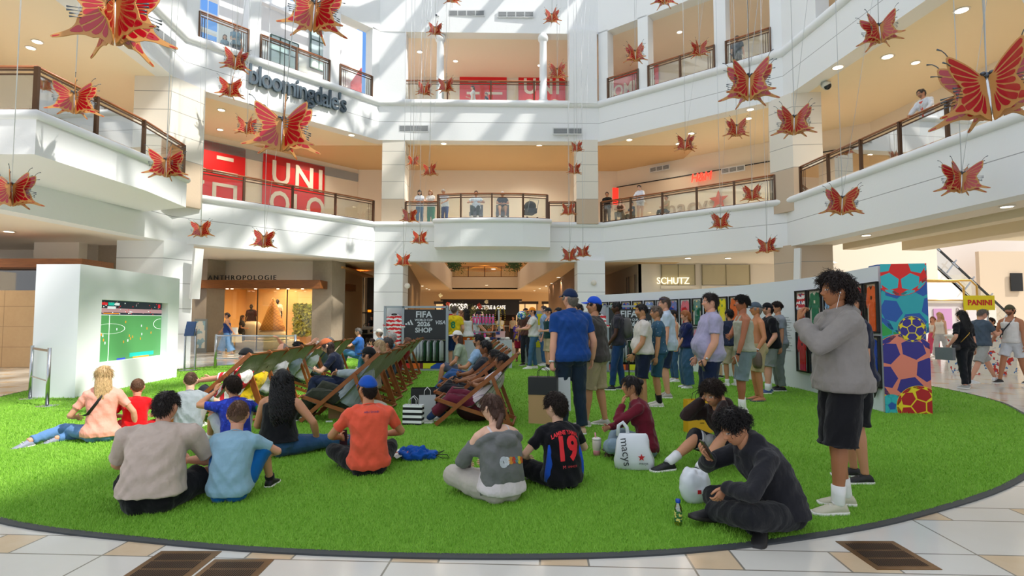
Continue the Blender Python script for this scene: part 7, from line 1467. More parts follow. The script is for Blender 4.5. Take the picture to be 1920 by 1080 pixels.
for lab, loc, hd, H_, ps_, sx_, tp, bt, hr_, gl, ld in GAL:
    i = person(lab, loc, hd, H_, ps_, sx_, SK['fair'] if sx_ == 'f' else SK['tan'], top=tp, bottom=bt, hair=hr_, glasses=gl, lod=ld, shoes='#cfcac2', cap=dict(col='#ecebe8') if 'white cap' in lab else None, stubble=.7 if 'bearded' in lab else 0)
    if 'coral' in lab:
        mb = MB(); k = i['k']; mb.rings([superring(i['spine'](s_)*k+i['cf']*.065*k, i['cs'], i['cf'], w_*k, .075*k, 14) for s_, w_ in ((-.02, .06), (.2, .065), (.4, .07), (.5, .06))]); child(i, mb, 'polo_shirt', cloth('#d8604f'))
for x_, L in ((-1.70, 'left'), (-.45, 'right')):
    root = empty('lounge_chair', (x_, 26.3, Z1), 0, 'grey lounge chair on the curved balcony under the %s seated man' % L, 'chair')
    MB().box((0, 0, .45), (.62, .6, .14)).build('seat', mat('#6d6f72', .8), root); MB().box((0, .3, .72), (.62, .12, .5)).build('backrest', mat('#6d6f72', .8), root)
root = empty('stroller', (.85, 26.1, Z1), .3, 'black pram parked at the right end of the curved balcony', 'stroller')
MB().ball((0, 0, .8), (.28, .38, .25), 10).build('hood', mat('#22242a', .7), root); MB().box((0, 0, .55), (.45, .7, .22)).build('basket', mat('#3a3c40', .7), root)
for a in (-.3, .3):
    for b_ in (-.25, .25): MB().tube([(b_-.02, a, .13), (b_+.02, a, .13)], .13, 14).build('wheel', M_black, root)
MB().tube([(-.22, -.3, .5), (-.22, -.6, 1.0), (.22, -.6, 1.0), (.22, -.3, .5)], .015, 6).build('handle', M_grey, root)
# ---------------------------------------------------------------- deck chairs
M_teak = woodm('#a4602c', '#7a3f18', (3, 3, 3), .45, 'teak'); M_canvas = cloth('#868e6b', .25)
def deck_chair(label, group, loc, heading):
    root = empty('deck_chair', loc, math.radians(heading-90), label, 'deck chair', group); w = .29
    for s in (-1, 1): MB().bar((s*w, .55, .02), (s*w, -.56, .97), .028, .055, (0, 0, 1)).build('side_rail', M_teak, root)
    for s in (-1, 1): MB().bar((s*(w-.035), .56, .36), (s*(w-.035), -.50, .03), .026, .05).build('seat_rail', M_teak, root)
    for s in (-1, 1): MB().bar((s*(w+.03), -.22, .69), (s*(w+.03), -.46, .05), .024, .05, (0, 1, 0)).build('back_strut', M_teak, root)
    for nm, y, z in (('top_crossbar', -.55, .96), ('front_crossbar', .55, .355), ('foot_crossbar', .52, .05), ('rear_crossbar', -.5, .03)): MB().tube([(-w, y, z), (w, y, z)], .018, 8).build(nm, M_teak, root)
    mb = MB()
    for s in (-1, 1):
        for j in range(3): mb.box((s*(w-.035), -.22-.09*j, .145-.028*j), (.02, .02, .05))
    mb.build('notch_pegs', mat('#3a2414', .5), root)
    prof = [(-.57, .985), (-.55, .97), (-.42, .80), (-.25, .58), (-.08, .39), (.06, .27), (.20, .235), (.35, .26), (.48, .315), (.56, .365), (.565, .345)]; mb = MB(); n = len(prof); W2 = w-.02
    vs = [(x, y, z) for y, z in prof for x in (-W2, -W2*.5, 0, W2*.5, W2)]; sagz = [0, -.012, -.018, -.012, 0]
    vs = [(v[0], v[1], v[2]+sagz[i % 5]) for i, v in enumerate(vs)]; t = [(v[0], v[1]-.003, v[2]-.006) for v in vs]
    f = [(i*5+j, i*5+j+1, (i+1)*5+j+1, (i+1)*5+j) for i in range(n-1) for j in range(4)]; mb.add(vs+t, f+[tuple(a+n*5 for a in q[::-1]) for q in f], 0, True); mb.build('canvas_sling', M_canvas, root)
    return root
_first = [None]
def put_chair(x, y, h, label, group):
    if _first[0] is None: _first[0] = deck_chair(label, group, (x, y, .012), h); return _first[0]
    c = copy_tree(_first[0]); c.location = (x, y, .012); c.rotation_euler = (0, 0, math.radians(h-90)); c['label'] = label; c['group'] = group; return c
ORD = ['nearest', 'second nearest', 'third', 'fourth', 'fifth', 'sixth', 'farthest']
ROWS = {'left': [(-4.15, 8.1), (-4.2, 8.85), (-4.3, 9.75), (-4.4, 10.7), (-4.42, 11.7), (-4.5, 12.8), (-4.6, 14.0)],
        'middle': [(-2.4, 8.2), (-2.45, 9.2), (-2.55, 10.2), (-2.65, 11.2), (-2.75, 12.4), (-2.85, 13.6), (-2.95, 14.8)],
        'right': [(-.47, 7.95), (-.6, 8.75), (-.66, 9.6), (-.74, 10.7), (-.85, 12.2), (-.95, 13.6)]}
for r_, lst in ROWS.items():
    for k, (x, y) in enumerate(lst): put_chair(x, y, 176, 'teak deck chair with grey green canvas, %s one in the %s row' % (ORD[k], r_), 'deck chairs of the %s row' % r_)
def occ(label, row, k, H=1.7, **kw):
    x, y = ROWS[row][k]; ps = kw.pop('pose', {}); return person(label, (x+.02, y, .0), 176+kw.pop('dh', 0), H, reclined(**ps), **kw)
hs_ = lambda c='#1a1412', **k: dict(dict(style='short', col=c), **k)
i = occ('person, man in a black cap and red striped shirt in the nearest left deck chair', 'left', 0, 1.76, pose=dict(Rh=(.1, .55, .55), Lh=(-.12, .5, .55)), skin=SK['pink'], top=dict(kind='tee', mat=stripes('#e8e6e6', '#c8202c', 9, .5, 1), sleeve=.8), bottom=dict(kind='shorts', col='#2a2c34', len=1.0), shoes='#d8dce4', hair=hs_('#9a9088', T=.006), cap=dict(col='#17191c', back=True), lod=1)
i = occ('person, child in a yellow cap and yellow top in the second left deck chair', 'left', 1, 1.5, skin=SK['fair'], top=dict(kind='tee', col='#e0c020'), bottom=dict(kind='shorts', col='#333'), hair=hs_(), cap=dict(mat=blotch('#c9cf2a', '#4a9a4a', 60, .55), col='#c9cf2a'), lod=1)
i = occ('person, balding man in a pale shirt in the third left deck chair', 'left', 2, 1.78, pose=dict(Rh=(.05, -.2, 1.1), Re=(.8, .2, .5)), skin=SK['pink'], top=dict(kind='tee', col='#c9ccd4'), bottom=dict(kind='pants', col='#5a5f68'), hair=dict(style='bald', col='#7a6a60'), lod=1)
i = occ('person, curly black haired youth in the fourth left deck chair', 'left', 3, 1.74, skin=SK['tan'], top=dict(kind='tee', col='#7a8c9c'), bottom=dict(kind='pants', col='#333'), hair=dict(style='curly', col='#15100e', T=.02, L=.04), lod=2)
i = occ('person, bald older man in the fifth left deck chair with an arm over the back', 'left', 4, 1.76, pose=dict(Lh=(-.35, -.4, 1.0), Le=(-.8, .2, .6)), skin=SK['pink'], top=dict(kind='tee', col='#b8c4cc'), bottom=dict(kind='pants', col='#444'), hair=dict(style='bald', col='#cfcac4'), lod=2)
i = occ('person, grey haired man in the sixth left deck chair', 'left', 5, 1.80, skin=SK['pink'], top=dict(kind='tee', col='#5a6c80'), bottom=dict(kind='pants', col='#444'), hair=hs_('#8a8580'), lod=2)
i = occ('person, man in a black cap and pale grey sweater in the nearest middle deck chair', 'middle', 0, 1.78, pose=dict(Rh=(-.02, .14, .66), Lh=(.05, .18, .66), Le=(-.9, 0, .1), Lf=(-.16, .72, .085), Rf=(.1, .6, .085), head=(-6, 0)), skin=SK['tan'], top=dict(kind='long', col='#9aa6ab', loose=.02), bottom=dict(kind='pants', col='#34382c', loose=.03), shoes='#2a2a2c', hair=hs_('#120e0d', T=.014), cap=dict(col='#17191b', logo='#8a8a8c'), stubble=.9, lod=0)
x, y = ROWS['middle'][1]
i = person('person, woman in an orange brown cap and navy tee leaning over her phone', (x-.38, y+.1, 0), 190, 1.66, seated(pelvis=(0, 0, .42), pt=6, ct=22, Rh=(.06, .40, .66), Lh=(-.06, .42, .68), head=(0, 26)), 'f', SK['fair'], top=dict(kind='tee', col='#1c2438'), bottom=dict(kind='pants', col='#25304a'), shoes='#ccc', hair=dict(style='long', col='#2a1a15', len=.34, wd=.085), cap=dict(col='#b4613a', brim='#b4613a'), lod=0); phone_at(i, -1, '#3a4250', label='phone held by the woman in the orange brown cap', up=(0, .8, .5))
i = occ('person, blonde woman with glasses in the third middle deck chair', 'middle', 2, 1.72, pose=dict(pt=-20, ct=-8), dh=8, sex='f', skin=SK['fair'], top=dict(kind='tee', col='#b8a89a'), bottom=dict(kind='pants', col='#445'), hair=dict(style='long', col='#b59a72', len=.16), glasses=dict(sun=False), lod=1)
i = occ('person, grey haired man with glasses in a dark tee in the fourth middle deck chair', 'middle', 3, 1.74, pose=dict(pt=-22, ct=-12), skin=SK['tan'], top=dict(kind='tee', col='#3a3f52'), bottom=dict(kind='pants', col='#2c2f38'), hair=hs_('#4a4744', T=.018), glasses=dict(sun=False), lod=1)
i = occ('person, white haired man in a slate polo in the fifth middle deck chair', 'middle', 4, 1.86, pose=dict(pt=-12, ct=-2), skin=SK['pink'], top=dict(kind='polo', col='#2f4a66', collar_mat=cloth('#6fc0d8')), bottom=dict(kind='pants', col='#3a3d48'), hair=hs_('#b9b5ae', T=.018), lod=1)
i = occ('person, woman in a red top raising a phone in the sixth middle deck chair', 'middle', 5, 1.74, pose=dict(Rh=(.05, .25, 1.02)), sex='f', skin=SK['tan'], top=dict(kind='tee', col='#8e1c24'), bottom=dict(kind='pants', col='#333'), hair=dict(style='long', col='#6a4632', len=.15), lod=2)
for (u, v, lab, c, hc, st, H_) in ((711, 690, 'person, person in a white cap seated low between the left and middle rows', '#8fb0c4', '#8a8078', 'cap', 1.7), (698, 694, 'person, small dark haired girl in a red and white striped top between the rows', None, '#3a2218', 'long', 1.3), (672, 690, 'person, man in a bright blue shirt seated beyond the blonde woman', '#2f62a8', '#5a5550', 'short', 1.76)):
    q = gp(u, v); i = person(lab, q, 178, H_, seated(pelvis=(0, 0, .38)), 'f' if st == 'long' else 'm', SK['pink'], top=dict(kind='tee', col=c or '#fff', mat=None if c else stripes('#eee', '#c8202c', 12, .5, 2)), bottom=dict(kind='pants', col='#4a7aa0'), hair=dict(style='long' if st == 'long' else 'short', col=hc, len=.18), cap=dict(col='#e8e4dc') if st == 'cap' else None, lod=2)
i = occ('person, woman with sunglasses, arms folded, in plum trousers in the nearest right deck chair', 'right', 0, 1.66, pose=dict(Rh=(-.05, .12, .60), Lh=(.05, .16, .58), head=(0, -12), Re=(.9, -.1, .0), Rf=(.10, .62, .085), Lf=(-.09, .74, .085)), sex='f', skin=SK['brown'], fat=.3, top=dict(kind='tee', mat=stripes('#d8ccd0', '#a89aa8', 30, .3, 0), sleeve=.35), bottom=dict(kind='pants', col='#6b2638', loose=.02, len=1.72), shoes='#cfcdc4', sock=('#2c3f66', .10), hair=dict(style='bun', col='#14100f', bz=0), glasses={}, lod=0); C1 = i
ph = V(*(i['M'] @ V(-.12, .28, .505))); tag(MB().box((0, 0, 0), (.08, .15, .012), 1.5).build('phone', mat('#16181c', .3), loc=ph), 'black phone lying on the lap of the woman in plum trousers', 'phone')
i = occ('person, woman with a black ponytail in a black outfit in the second right deck chair', 'right', 1, 1.68, pose=dict(Rh=(.0, .28, .52), head=(0, -12)), sex='f', skin=SK['brown'], top=dict(kind='tee', col='#1b1b1f', sleeve=.7), bottom=dict(kind='pants', col='#1d1d21', loose=.05), shoes='#ddd', hair=dict(style='bun', col='#120e0d', bz=.05), lod=0); phone_at(i, 1, label='black phone held by the woman in the black outfit', up=(0, .7, .4))
i = occ('person, young man with black rimmed glasses and thick black hair in the third right deck chair', 'right', 2, 1.74, pose=dict(pt=-28, ct=-14), skin=SK['brown'], top=dict(kind='tee', col='#2e3138'), bottom=dict(kind='shorts', col='#1c1c20', len=.95), shoes='#ccc', hair=hs_('#0f0c0c', T=.03), glasses={}, lod=1)
i = occ('person, bearded man in a light blue shirt in the fourth right deck chair', 'right', 3, 1.84, pose=dict(pt=-14, ct=-4), skin=SK['olive'], top=dict(kind='tee', col='#8fb0d0'), bottom=dict(kind='pants', col='#33588a'), shoes='#ccc', hair=hs_('#15100e', T=.018), stubble=1, lod=1)
i = person('person, woman in a white cap and sage green tee seated upright beside the right row', (-1.0, 11.6, 0), 186, 1.74, seated(pelvis=(0, 0, .42), pt=4, ct=16, Rh=(.1, .3, .5), Lh=(-.1, .32, .5)), 'f', SK['tan'], top=dict(kind='tee', col='#9aa890'), bottom=dict(kind='shorts', col='#5a6070'), shoes='#ddd', hair=dict(style='long', col='#4a3024', len=.32), cap=dict(col='#e6e2da', brim='#cdbfc4'), lod=1)
# ---------------------------------------------------------------- bags and small things on the turf
def bag(name, label, loc, rz, w, d, h, m, handle=None, taper=.0, m2=None, split=.6):
    root = empty(name, loc, math.radians(rz), label, 'bag'); mb = MB(); t = .004
    lo = [(-w/2, -d/2), (w/2, -d/2), (w/2, d/2), (-w/2, d/2)]; hi = [(x*(1+taper), y*.8) for x, y in lo]
    mb.add([(*p, 0) for p in lo]+[(*p, h) for p in hi]+[(p[0]*.97, p[1]*.9, h) for p in hi]+[(p[0]*.97, p[1]*.9, .01) for p in lo], [(3, 2, 1, 0)]+[(k, (k+1) % 4, 4+(k+1) % 4, 4+k) for k in range(4)]+[(4+k, 4+(k+1) % 4, 8+(k+1) % 4, 8+k) for k in range(4)]+[(8+k, 8+(k+1) % 4, 12+(k+1) % 4, 12+k) for k in range(4)]+[(12, 13, 14, 15)])
    b_ = mb.build('bag_body', m, root)
    if m2: MB().box((0, 0, h*(1-(1-split)/2)), (w*(1+taper)+.004, d*.9+.006, h*(1-split))).build('dark_band', m2, root)
    if handle:
        for s in (-1, 1): MB().tube([(-w*.2, s*d*.38, h-.02), (-w*.18, s*d*.3, h+.07), (0, s*d*.2, h+.12), (w*.18, s*d*.3, h+.07), (w*.2, s*d*.38, h-.02)], .004, 6).build('handle', mat(handle, .6), root)
    return root
q = BLUE['M'] @ (BLUE['wr'][-1]*BLUE['k']); 
bag('paper_bag', 'large brown and black paper shopping bag carried by the man in the blue polo', (q.x-.12, q.y-.10, q.z-.72), -12, .34, .17, .56, mat('#a8865a', .7, bmp=.2), '#16161a', .03, mat('#17171a', .5), .62)
bag('shopping_bag', 'white shopping bag carried behind the brown paper bag', (q.x+.09, q.y+.05, q.z-.60), 20, .26, .12, .42, mat('#c9ccd2', .6), '#222226')
p = gp(1312, 812); r = bag('paper_bag', 'bright yellow shopping bag with black lettering standing on the turf', p, 6, .37, .16, .43, mat('#d9a40e', .55, bmp=.15, bscale=8), '#1a1a1a'); text('FENDI', .075, Matrix.Translation((0, -.078, .20)) @ face_M((0, 0, 0), (0, -1)), 'lettering', M_black, r, .001, 'CENTER', 0, 1, 0, True).rotation_euler.x += .035; text('ROMA', .02, Matrix.Translation((0, -.079, .14)) @ face_M((0, 0, 0), (0, -1)), 'lettering', M_black, r, .001, 'CENTER', 0, 1, 0, True)
p = gp(775, 797); bag('paper_bag', 'black and white striped shopping bag in front of the right deck chairs', p, -8, .27, .14, .28, stripes('#f2f2f2', '#121214', 14, .5, 2, name='striped_paper'), '#dddddd')
p = gp(801, 785); bag('paper_bag', 'grey white shopping bag next to the striped bag', (p[0], p[1], 0), 10, .24, .12, .34, mat('#b9bbbc', .6), '#dddddd')
p = gp(790, 765); bag('gift_box_bag', 'glossy black shopping bag behind the striped bag', (p[0], p[1]+.25, 0), 4, .42, .2, .30, mat('#1a1a1e', .3), None)
tag(MB().ball((0, 0, .16), (.28, .16, .17), 10).build('handbag', mat('#3a1420', .5), loc=(-.52, 8.1, .01)), 'dark plum bag under the nearest right deck chair', 'bag')
bag('paper_bag', 'kraft paper bag under the nearest middle deck chair', (-2.55, 8.35, .01), 20, .3, .16, .3, mat('#b08a5e', .8), None); tag(MB().ball((0, 0, .14), (.26, .18, .14), 10).build('tote_bag', cloth('#bdb9a8', .5), loc=(-2.05, 8.25, .01)), 'crumpled cream tote bag beneath the nearest middle deck chair', 'bag')
def soft(name, label, loc, r, m, rz=0, seed=1, amp=.02, cat='bag', flat=None):
    mb = MB(); mb.ball((0, 0, r[2]*.92), r, 26); rr = random.Random(seed); 
    for j, v in enumerate(mb.v):
        v = Vector(v); n_ = noise.noise(v*9+Vector((seed, 0, 0)))+.5*noise.noise(v*22); f = 1+amp/ max(r[0], .05)*n_*2.0; z = v.z*(1+.15*n_); mb.v[j] = (v.x*f, v.y*f, max(0.0, z))
    return tag(mb.build(name, m, loc=loc, rz=math.radians(rz)), label, cat)
# department store plastic bag
M_plast = mat('#dfe3e8', .3, name='white_plastic', bmp=.5, bscale=5)
p = gp(1190, 880); root = empty('plastic_bag', (p[0], p[1], 0), math.radians(-4), 'white plastic department store bag with a red star in front of the woman in maroon', 'bag')
mb = MB(); R = []
for z, w, d in ((0, .15, .06), (.02, .185, .09), (.1, .19, .10), (.2, .17, .09), (.28, .15, .06), (.33, .14, .03), (.345, .13, .015)): R.append([Vector((a.x+.014*noise.noise(a*14+Vector((z*9, 0, 0)))*2-(.06*z), a.y+.02*noise.noise(a*11), a.z+.03*(a.x/.15 if z > .3 else 0)*0)) for a in superring(V(0, 0, z), V(1, 0, 0), V(0, 1, 0), w, d, 40, 2.6)])
mb.rings(R); mb.build('bag_body', M_plast, root)
mb = MB(); mb.tube([(-.16, 0, .32), (-.15, 0, .42), (-.11, 0, .45), (-.07, 0, .40), (-.06, 0, .32)], [(.018, .006)]*5, 6); mb.build('handle', M_plast, root)
M_ = face_M((0, 0, 0), (0, -1)) @ Matrix.Rotation(-1.45, 4, 'Z'); M_.translation = V(-.10, -.112, .19); text('macys', .11, M_, 'lettering', mat('#3a3d44', .6), root, .001, 'CENTER', 0, 1, 0, True)
mb = MB(); mb.plate([(math.sin(2*PI*k/10)*(.036 if k % 2 == 0 else .015), math.cos(2*PI*k/10)*(.036 if k % 2 == 0 else .015)) for k in range(10)], (.05, -.112, .14), (1, 0, 0), (0, 0, 1), .002); mb.build('star_print', mat('#c8202c', .6), root); M_ = face_M((0, 0, 0), (0, -1)); M_.translation = V(.07, -.112, .085); text('macys', .035, M_, 'lettering', mat('#5a5d64', .6), root, .001, 'CENTER', 0, 1, 0, True)
p = gp(1308, 948); soft('plastic_bag', 'white plastic carrier bag with small red print between the two seated youths', (p[0], p[1]+.05, 0), (.13, .09, .15), M_plast, 10, 4, .007)
MB().box((0, 0, 0), (.03, .002, .03)).build('red_print', mat('#c8202c', .6), bpy.data.objects['plastic_bag.001']).location = (-.02, -.105, .12)
# drawstring bag with a magazine
p = gp(778, 862); root = empty('drawstring_bag', (p[0], p[1], 0), 0, 'royal blue drawstring bag lying on the turf right of the man in orange', 'bag')
mb = MB(); mb.ball((0, 0, .055), (.17, .13, .075), 30); mb.ball((.13, .02, .04), (.10, .09, .05), 20)
for j, v in enumerate(mb.v): v = Vector(v); n_ = noise.noise(v*16)+.6*noise.noise(v*34); mb.v[j] = (v.x*(1+.22*n_), v.y*(1+.22*n_), max(0, v.z*(1+.35*n_)))
mb.build('bag_body', cloth('#1450a8', .6), root); MB().tube([(.2, 0, .04), (.27, -.02, .06), (.33, .02, .05), (.36, -.01, .02), (.29, -.05, .03), (.22, -.03, .05), (.3, .03, .09), (.24, .01, .07)], .0045, 6).build('drawstring', M_black, root)
tag(MB().box((0, 0, 0), (.17, .23, .008), Matrix.Rotation(.5, 3, 'Z') @ Matrix.Rotation(-.35, 3, 'Y')).build('magazine', blotch('#e8e4dc', '#c8674a', 18, .58), loc=(p[0]-.15, p[1]+.0, .075)), 'folded magazine leaning on the blue drawstring bag', 'magazine')
# tumbler, juice bottle, paper scrap
p = gp(1119, 856); root = empty('tumbler', (*p[:2], .012), 0, 'cream and pink insulated tumbler with a pink straw', 'cup')
MB().lathe((0, 0, 0), [(.03, 0), (.034, .01), (.036, .06), (.046, .075), (.048, .16), (.046, .165)], 20).build('cup_body', mat('#d3c5bd', .4), root); MB().lathe((0, 0, 0), [(.0365, .005), (.0375, .05), (.037, .055)], 20).build('pink_base', mat('#d88a94', .5), root)
MB().lathe((0, 0, 0), [(.048, .165), (.048, .18), (.03, .19), (.01, .19)], 20).build('lid', mat('#ded6d0', .3), root); MB().tube([(-.01, 0, .18), (-.016, 0, .24)], .008, 8).build('straw', mat('#e89aa6', .4), root)
p = gp(1272, 988); root = empty('juice_bottle', (*p[:2], .012), 0, 'green juice bottle with a blue cap standing on the turf', 'bottle')
MB().lathe((0, 0, 0), [(.024, 0), (.027, .008), (.027, .10), (.024, .125), (.014, .15), (.014, .158)], 20).build('bottle_body', glass((.75, .82, .35), .25), root)
MB().lathe((0, 0, 0), [(.0245, .004), (.0262, .01), (.0262, .105), (.02, .12)], 20).build('juice', blotch('#c8b93a', '#4c8a2e', 40, .5), root); MB().lathe((0, 0, 0), [(.0272, .03), (.0275, .032), (.0275, .10), (.0272, .102)], 20).build('bottle_label', blotch('#2f6b34', '#d8cf6a', 45, .55), root); MB().lathe((0, 0, 0), [(.016, .156), (.017, .158), (.017, .176), (.015, .18), (.001, .181)], 16).build('cap', mat('#1b46b0', .4), root)
tag(MB().box((0, 0, .02), (.09, .04, .02), .4).build('paper_scrap', mat('#e9e9e6', .8), loc=gp(617, 793)), 'small white paper scrap on the turf by the middle deck chairs', 'litter')
# ---------------------------------------------------------------- shop booths
def booth(label, x0, x1, y, z1, sign=True, turn=0):
    root = empty('shop_booth', ((x0+x1)/2, y, 0), math.radians(turn), label, 'shop booth'); w = x1-x0; Mg = mat('#9aa2ab', .45)
    for x in (-w/2, -w/2+w*.29, w/2): MB().box((x, 0, z1/2), (.07, .1, z1)).build('post', Mg, root)
    MB().box((0, 0, z1-.03), (w, .1, .06)).build('top_rail', Mg, root); MB().box((0, 0, .03), (w, .1, .06)).build('bottom_rail', Mg, root)
    MB().box((-w/2+w*.145, .25, z1/2), (w*.28, .03, z1*.95)).build('back_panel', mat('#c3c8ce', .6), root)
    a = -w/2+w*.29+.035; cw = w/2-.035-a; cx_ = (a+w/2-.035)/2; hz = z1*.50
    MB().box((cx_, -.01, z1-.08-(z1-hz)/2+.02), (cw, .04, z1-hz-.08)).build('black_sign', mat('#26282c', .5), root)
    sc = z1-hz-.1; zc = z1-.06-sc/2
    def T(b_, s_, dx, dz, **k): M = face_M((0, 0, 0), (0, -1)); M.translation = V(cx_+dx, -.035, zc+dz); text(b_, s_, M, 'lettering', mat('#c9ced6', .5), root, .003, 'CENTER', k.get('off', .006), 1, k.get('shear', 0), True, k.get('sx', 1))
    T('FIFA', .25, -.04, sc*.27, off=.006); T('WORLD CUP', .085, -.04, sc*.085, off=.003); T('2026', .17, -.04, -sc*.06, off=.006, sx=1.1); T('SHOP', .19, -.04, -sc*.27, off=.006); T('VISA', .15, cw*.36, 0, off=.003, shear=.25)
    mb = MB()
    for j, h in enumerate((.05, .10, .155)): mb.plate([(-cw*.47+.085*j, -.07), (-cw*.47+.085*j+.055, -.07), (-cw*.47+.085*j+.055-.10*h/.155+.02, -.07+h), (-cw*.47+.085*j-.05*h/.155, -.07+h*.8)], (cx_, -.032, zc), (1, 0, 0), (0, 0, 1), .003)
    mb.build('three_bar_emblem', mat('#c9ced6', .5), root)
    MB().box((cx_, .35, hz/2), (cw, .03, hz)).build('inner_panel', mat('#22262b', .6), root)
    for j in range(12):
        xg = a+.06+j*(cw-.1)/12; mb = MB(); c_ = '#d9dde4' if j < 6 else ('#c8cdd6' if j % 2 else '#1f4a2c'); mb.rings([superring(V(xg, .12, z_), V(.45, 1, 0).normalized(), V(1, -.45, 0).normalized(), w_, .018, 10) for z_, w_ in ((hz*.30, .13), (hz*.6, .12), (hz*.86, .13), (hz*.93, .05))]); g = mb.build('hanging_jersey', cloth(c_, .7), None, ((x0+x1)/2, y, 0), math.radians(turn)); tag(g, 'football jersey hanging on the rail under the sign of the %s' % label.split(',')[0], 'jersey', 'jerseys hanging in the %s' % label.split(',')[0])
    MB().tube([(a, .12, hz*.94), (a+cw, .12, hz*.94)], .012, 6).build('hanger_rail', M_steel, root)
    mb = MB(); hh = hz*.24; cc = [(0, .17, 0), (.17, .38, 1), (.38, .46, 2), (.46, .78, 3), (.78, 1, 4)]
    for s0, s1, mi in cc: mb.plate(rect(a+s0*cw, .07, a+s1*cw, hh), (0, -.02, 0), (1, 0, 0), (0, 0, 1), .01, mi)
    mb.plate([(a+.64*cw, .07), (a+.78*cw, .07), (a+.78*cw, hh*.55), (a+.64*cw, hh*.55)], (0, -.032, 0), (1, 0, 0), (0, 0, 1), .003, 4); mb.plate([(a+.64*cw, hh*.55), (a+.78*cw, hh), (a+.9*cw, hh), (a+.78*cw, hh*.55)], (0, -.034, 0), (1, 0, 0), (0, 0, 1), .003, 4)
    mb.build('colour_strip', [mat(c_, .5) for c_ in ('#d8261c', '#e86a1c', '#6a1c2c', '#d9d81c', '#1f4fb4')], root)
    # striped jersey on a torso hanger
    mb = MB(); xj = -w/2+w*.145; R = []
    for z_, hw, hd in ((z1*.32, .20, .07), (z1*.45, .20, .09), (z1*.62, .21, .10), (z1*.74, .22, .10), (z1*.82, .20, .08), (z1*.87, .11, .05)): R.append(superring(V(xj, .05, z_), V(1, 0, 0), V(0, 1, 0), hw, hd, 18))
    mb.rings(R)
    for s in (-1, 1): mb.tube([(xj+s*.16, .05, z1*.83), (xj+s*.23, .03, z1*.77), (xj+s*.27, 0, z1*.66)], [.06, .065, .07], 10)
    j_ = remeshed('striped_jersey', mb, stripes('#e9e6e6', '#d8232c', 9, .48, 2, .1), None, .02, 3, .004, 5); j_.location = ((x0+x1)/2, y, 0); j_.rotation_euler = (0, 0, math.radians(turn)); tag(j_, 'red and white wavy striped jersey displayed in the %s' % label.split(',')[0], 'jersey')
    MB().tube([(xj+.07*math.cos(t_), .02+.05*math.sin(t_)-.02, z1*.87+.015*math.sin(t_)) for t_ in np.linspace(0, 2*PI, 14)], .014, 6).build('collar', M_black, j_)
    return root
booth('front left merchandise booth, grey frame with a big black sign and a hanging striped jersey', -3.62, -1.86, 16.05, 1.85, turn=3)
booth('right merchandise booth, grey framed stand partly hidden behind the standing men', 2.15, 3.9, 15.6, 1.86, turn=-4)
for x, L, c in ((-2.15, 'left', '#c8202c'), (.75, 'right', '#d8cf1c')):
    root = empty('poster_stand', (x, 18.6, 0), 0, 'grey framed poster stand behind the shoppers on the %s' % L, 'stand'); MB().box((0, 0, .88), (.75, .08, 1.76)).build('frame', mat('#9aa2ab', .5), root); MB().box((0, -.045, 1.1), (.62, .01, 1.1)).build('poster', blotch(c, '#2f6fb4', 3, .55, c3='#e8e8e8'), root)
# goods stand with pink bottles, yellow chains and a flag card
root = empty('goods_stand', (-.75, 17.2, 0), 0, 'merchandise counter with tiered shelf in the middle of the shop', 'stand')
MB().box((0, 0, .42), (1.5, .6, .84)).build('counter', mat('#b9bcc2', .5), root); MB().box((-.1, .1, 1.32), (.95, .3, .03)).build('shelf', mat('#8a9098', .5), root); MB().tube([(.35, .1, .84), (.35, .1, 1.75)], .03, 8).build('pole', M_grey, root); MB().box((0, .1, 1.08), (1.1, .3, .03)).build('shelf', mat('#8a9098', .5), root)
for k in range(10):
    up_ = k < 7; x = -1.18+.1*k if up_ else -1.15+.16*(k-7); z = 1.335 if up_ else .845
    r2 = empty('water_bottle', (x, 17.2, z), 0, 'pink and blue sports bottle on the %s' % ('upper shelf of the goods stand' if up_ else 'counter of the goods stand'), 'bottle', 'sports bottles on the %s' % ('upper shelf' if up_ else 'goods counter'))
    MB().lathe((0, 0, 0), [(.036, 0), (.04, .02), (.04, .2), (.025, .23), (.015, .25)], 12).build('bottle_body', blotch('#e0488a', '#3fb0c8', 22, .56), r2); MB().lathe((0, 0, 0), [(.018, .24), (.016, .29), (.001, .295)], 10).build('cap', mat('#e878a8', .5), r2)
for k in range(2):
    mb = MB(); 
    for j in range(30):
        a = 2*PI*j/30; mb.ball((.09*math.sin(a), -.05, .28*math.cos(a)), .014, 4)
    tag(mb.build('chain_necklace', mat('#e8c21c', .4), loc=(-.42+.12*k, 17.05, 1.55)), 'yellow plastic chain necklace hanging on the goods stand', 'necklace', 'yellow chains on the goods stand')
root = empty('flag_card', (-.35, 16.86, 1.02), 0, 'card printed with a striped and starred flag on the goods stand', 'card'); MB().box((0, 0, 0), (.28, .01, .19)).build('card', stripes('#e8e6e6', '#c8202c', 60, .5, 2), root); MB().box((-.07, -.008, .04), (.12, .004, .09)).build('blue_field', blotch('#26387a', '#e8e8f0', 60, .68), root)
tag(MB().ball((0, 0, 0), .14, 14).build('football', blotch('#2f62b8', '#5fb84a', 9, .52, c3='#e8e8e8'), loc=at(978, 591, 17.5)), 'small blue and green football held up in the shop queue', 'ball')
rr = random.Random(8)
for k in range(9): tag(MB().ball((0, 0, 0), (.09, .08, .05), 7).build('folded_goods', mat(rr.choice(['#1f2a5c', '#e8e6e0', '#c8b02a', '#2a2a2e', '#d8d0b8']), .7), loc=(-1.35+.15*k, 17.0+.1*(k % 2), .89)), 'small rolled souvenir on the goods counter', 'souvenir', 'souvenirs on the goods counter')
tag(MB().tube([(-.35, 16.95, .84), (-.35, 16.95, 1.2)], .012, 6).build('card_stick', M_grey), 'thin grey stick holding the flag card on the goods counter', 'stick')
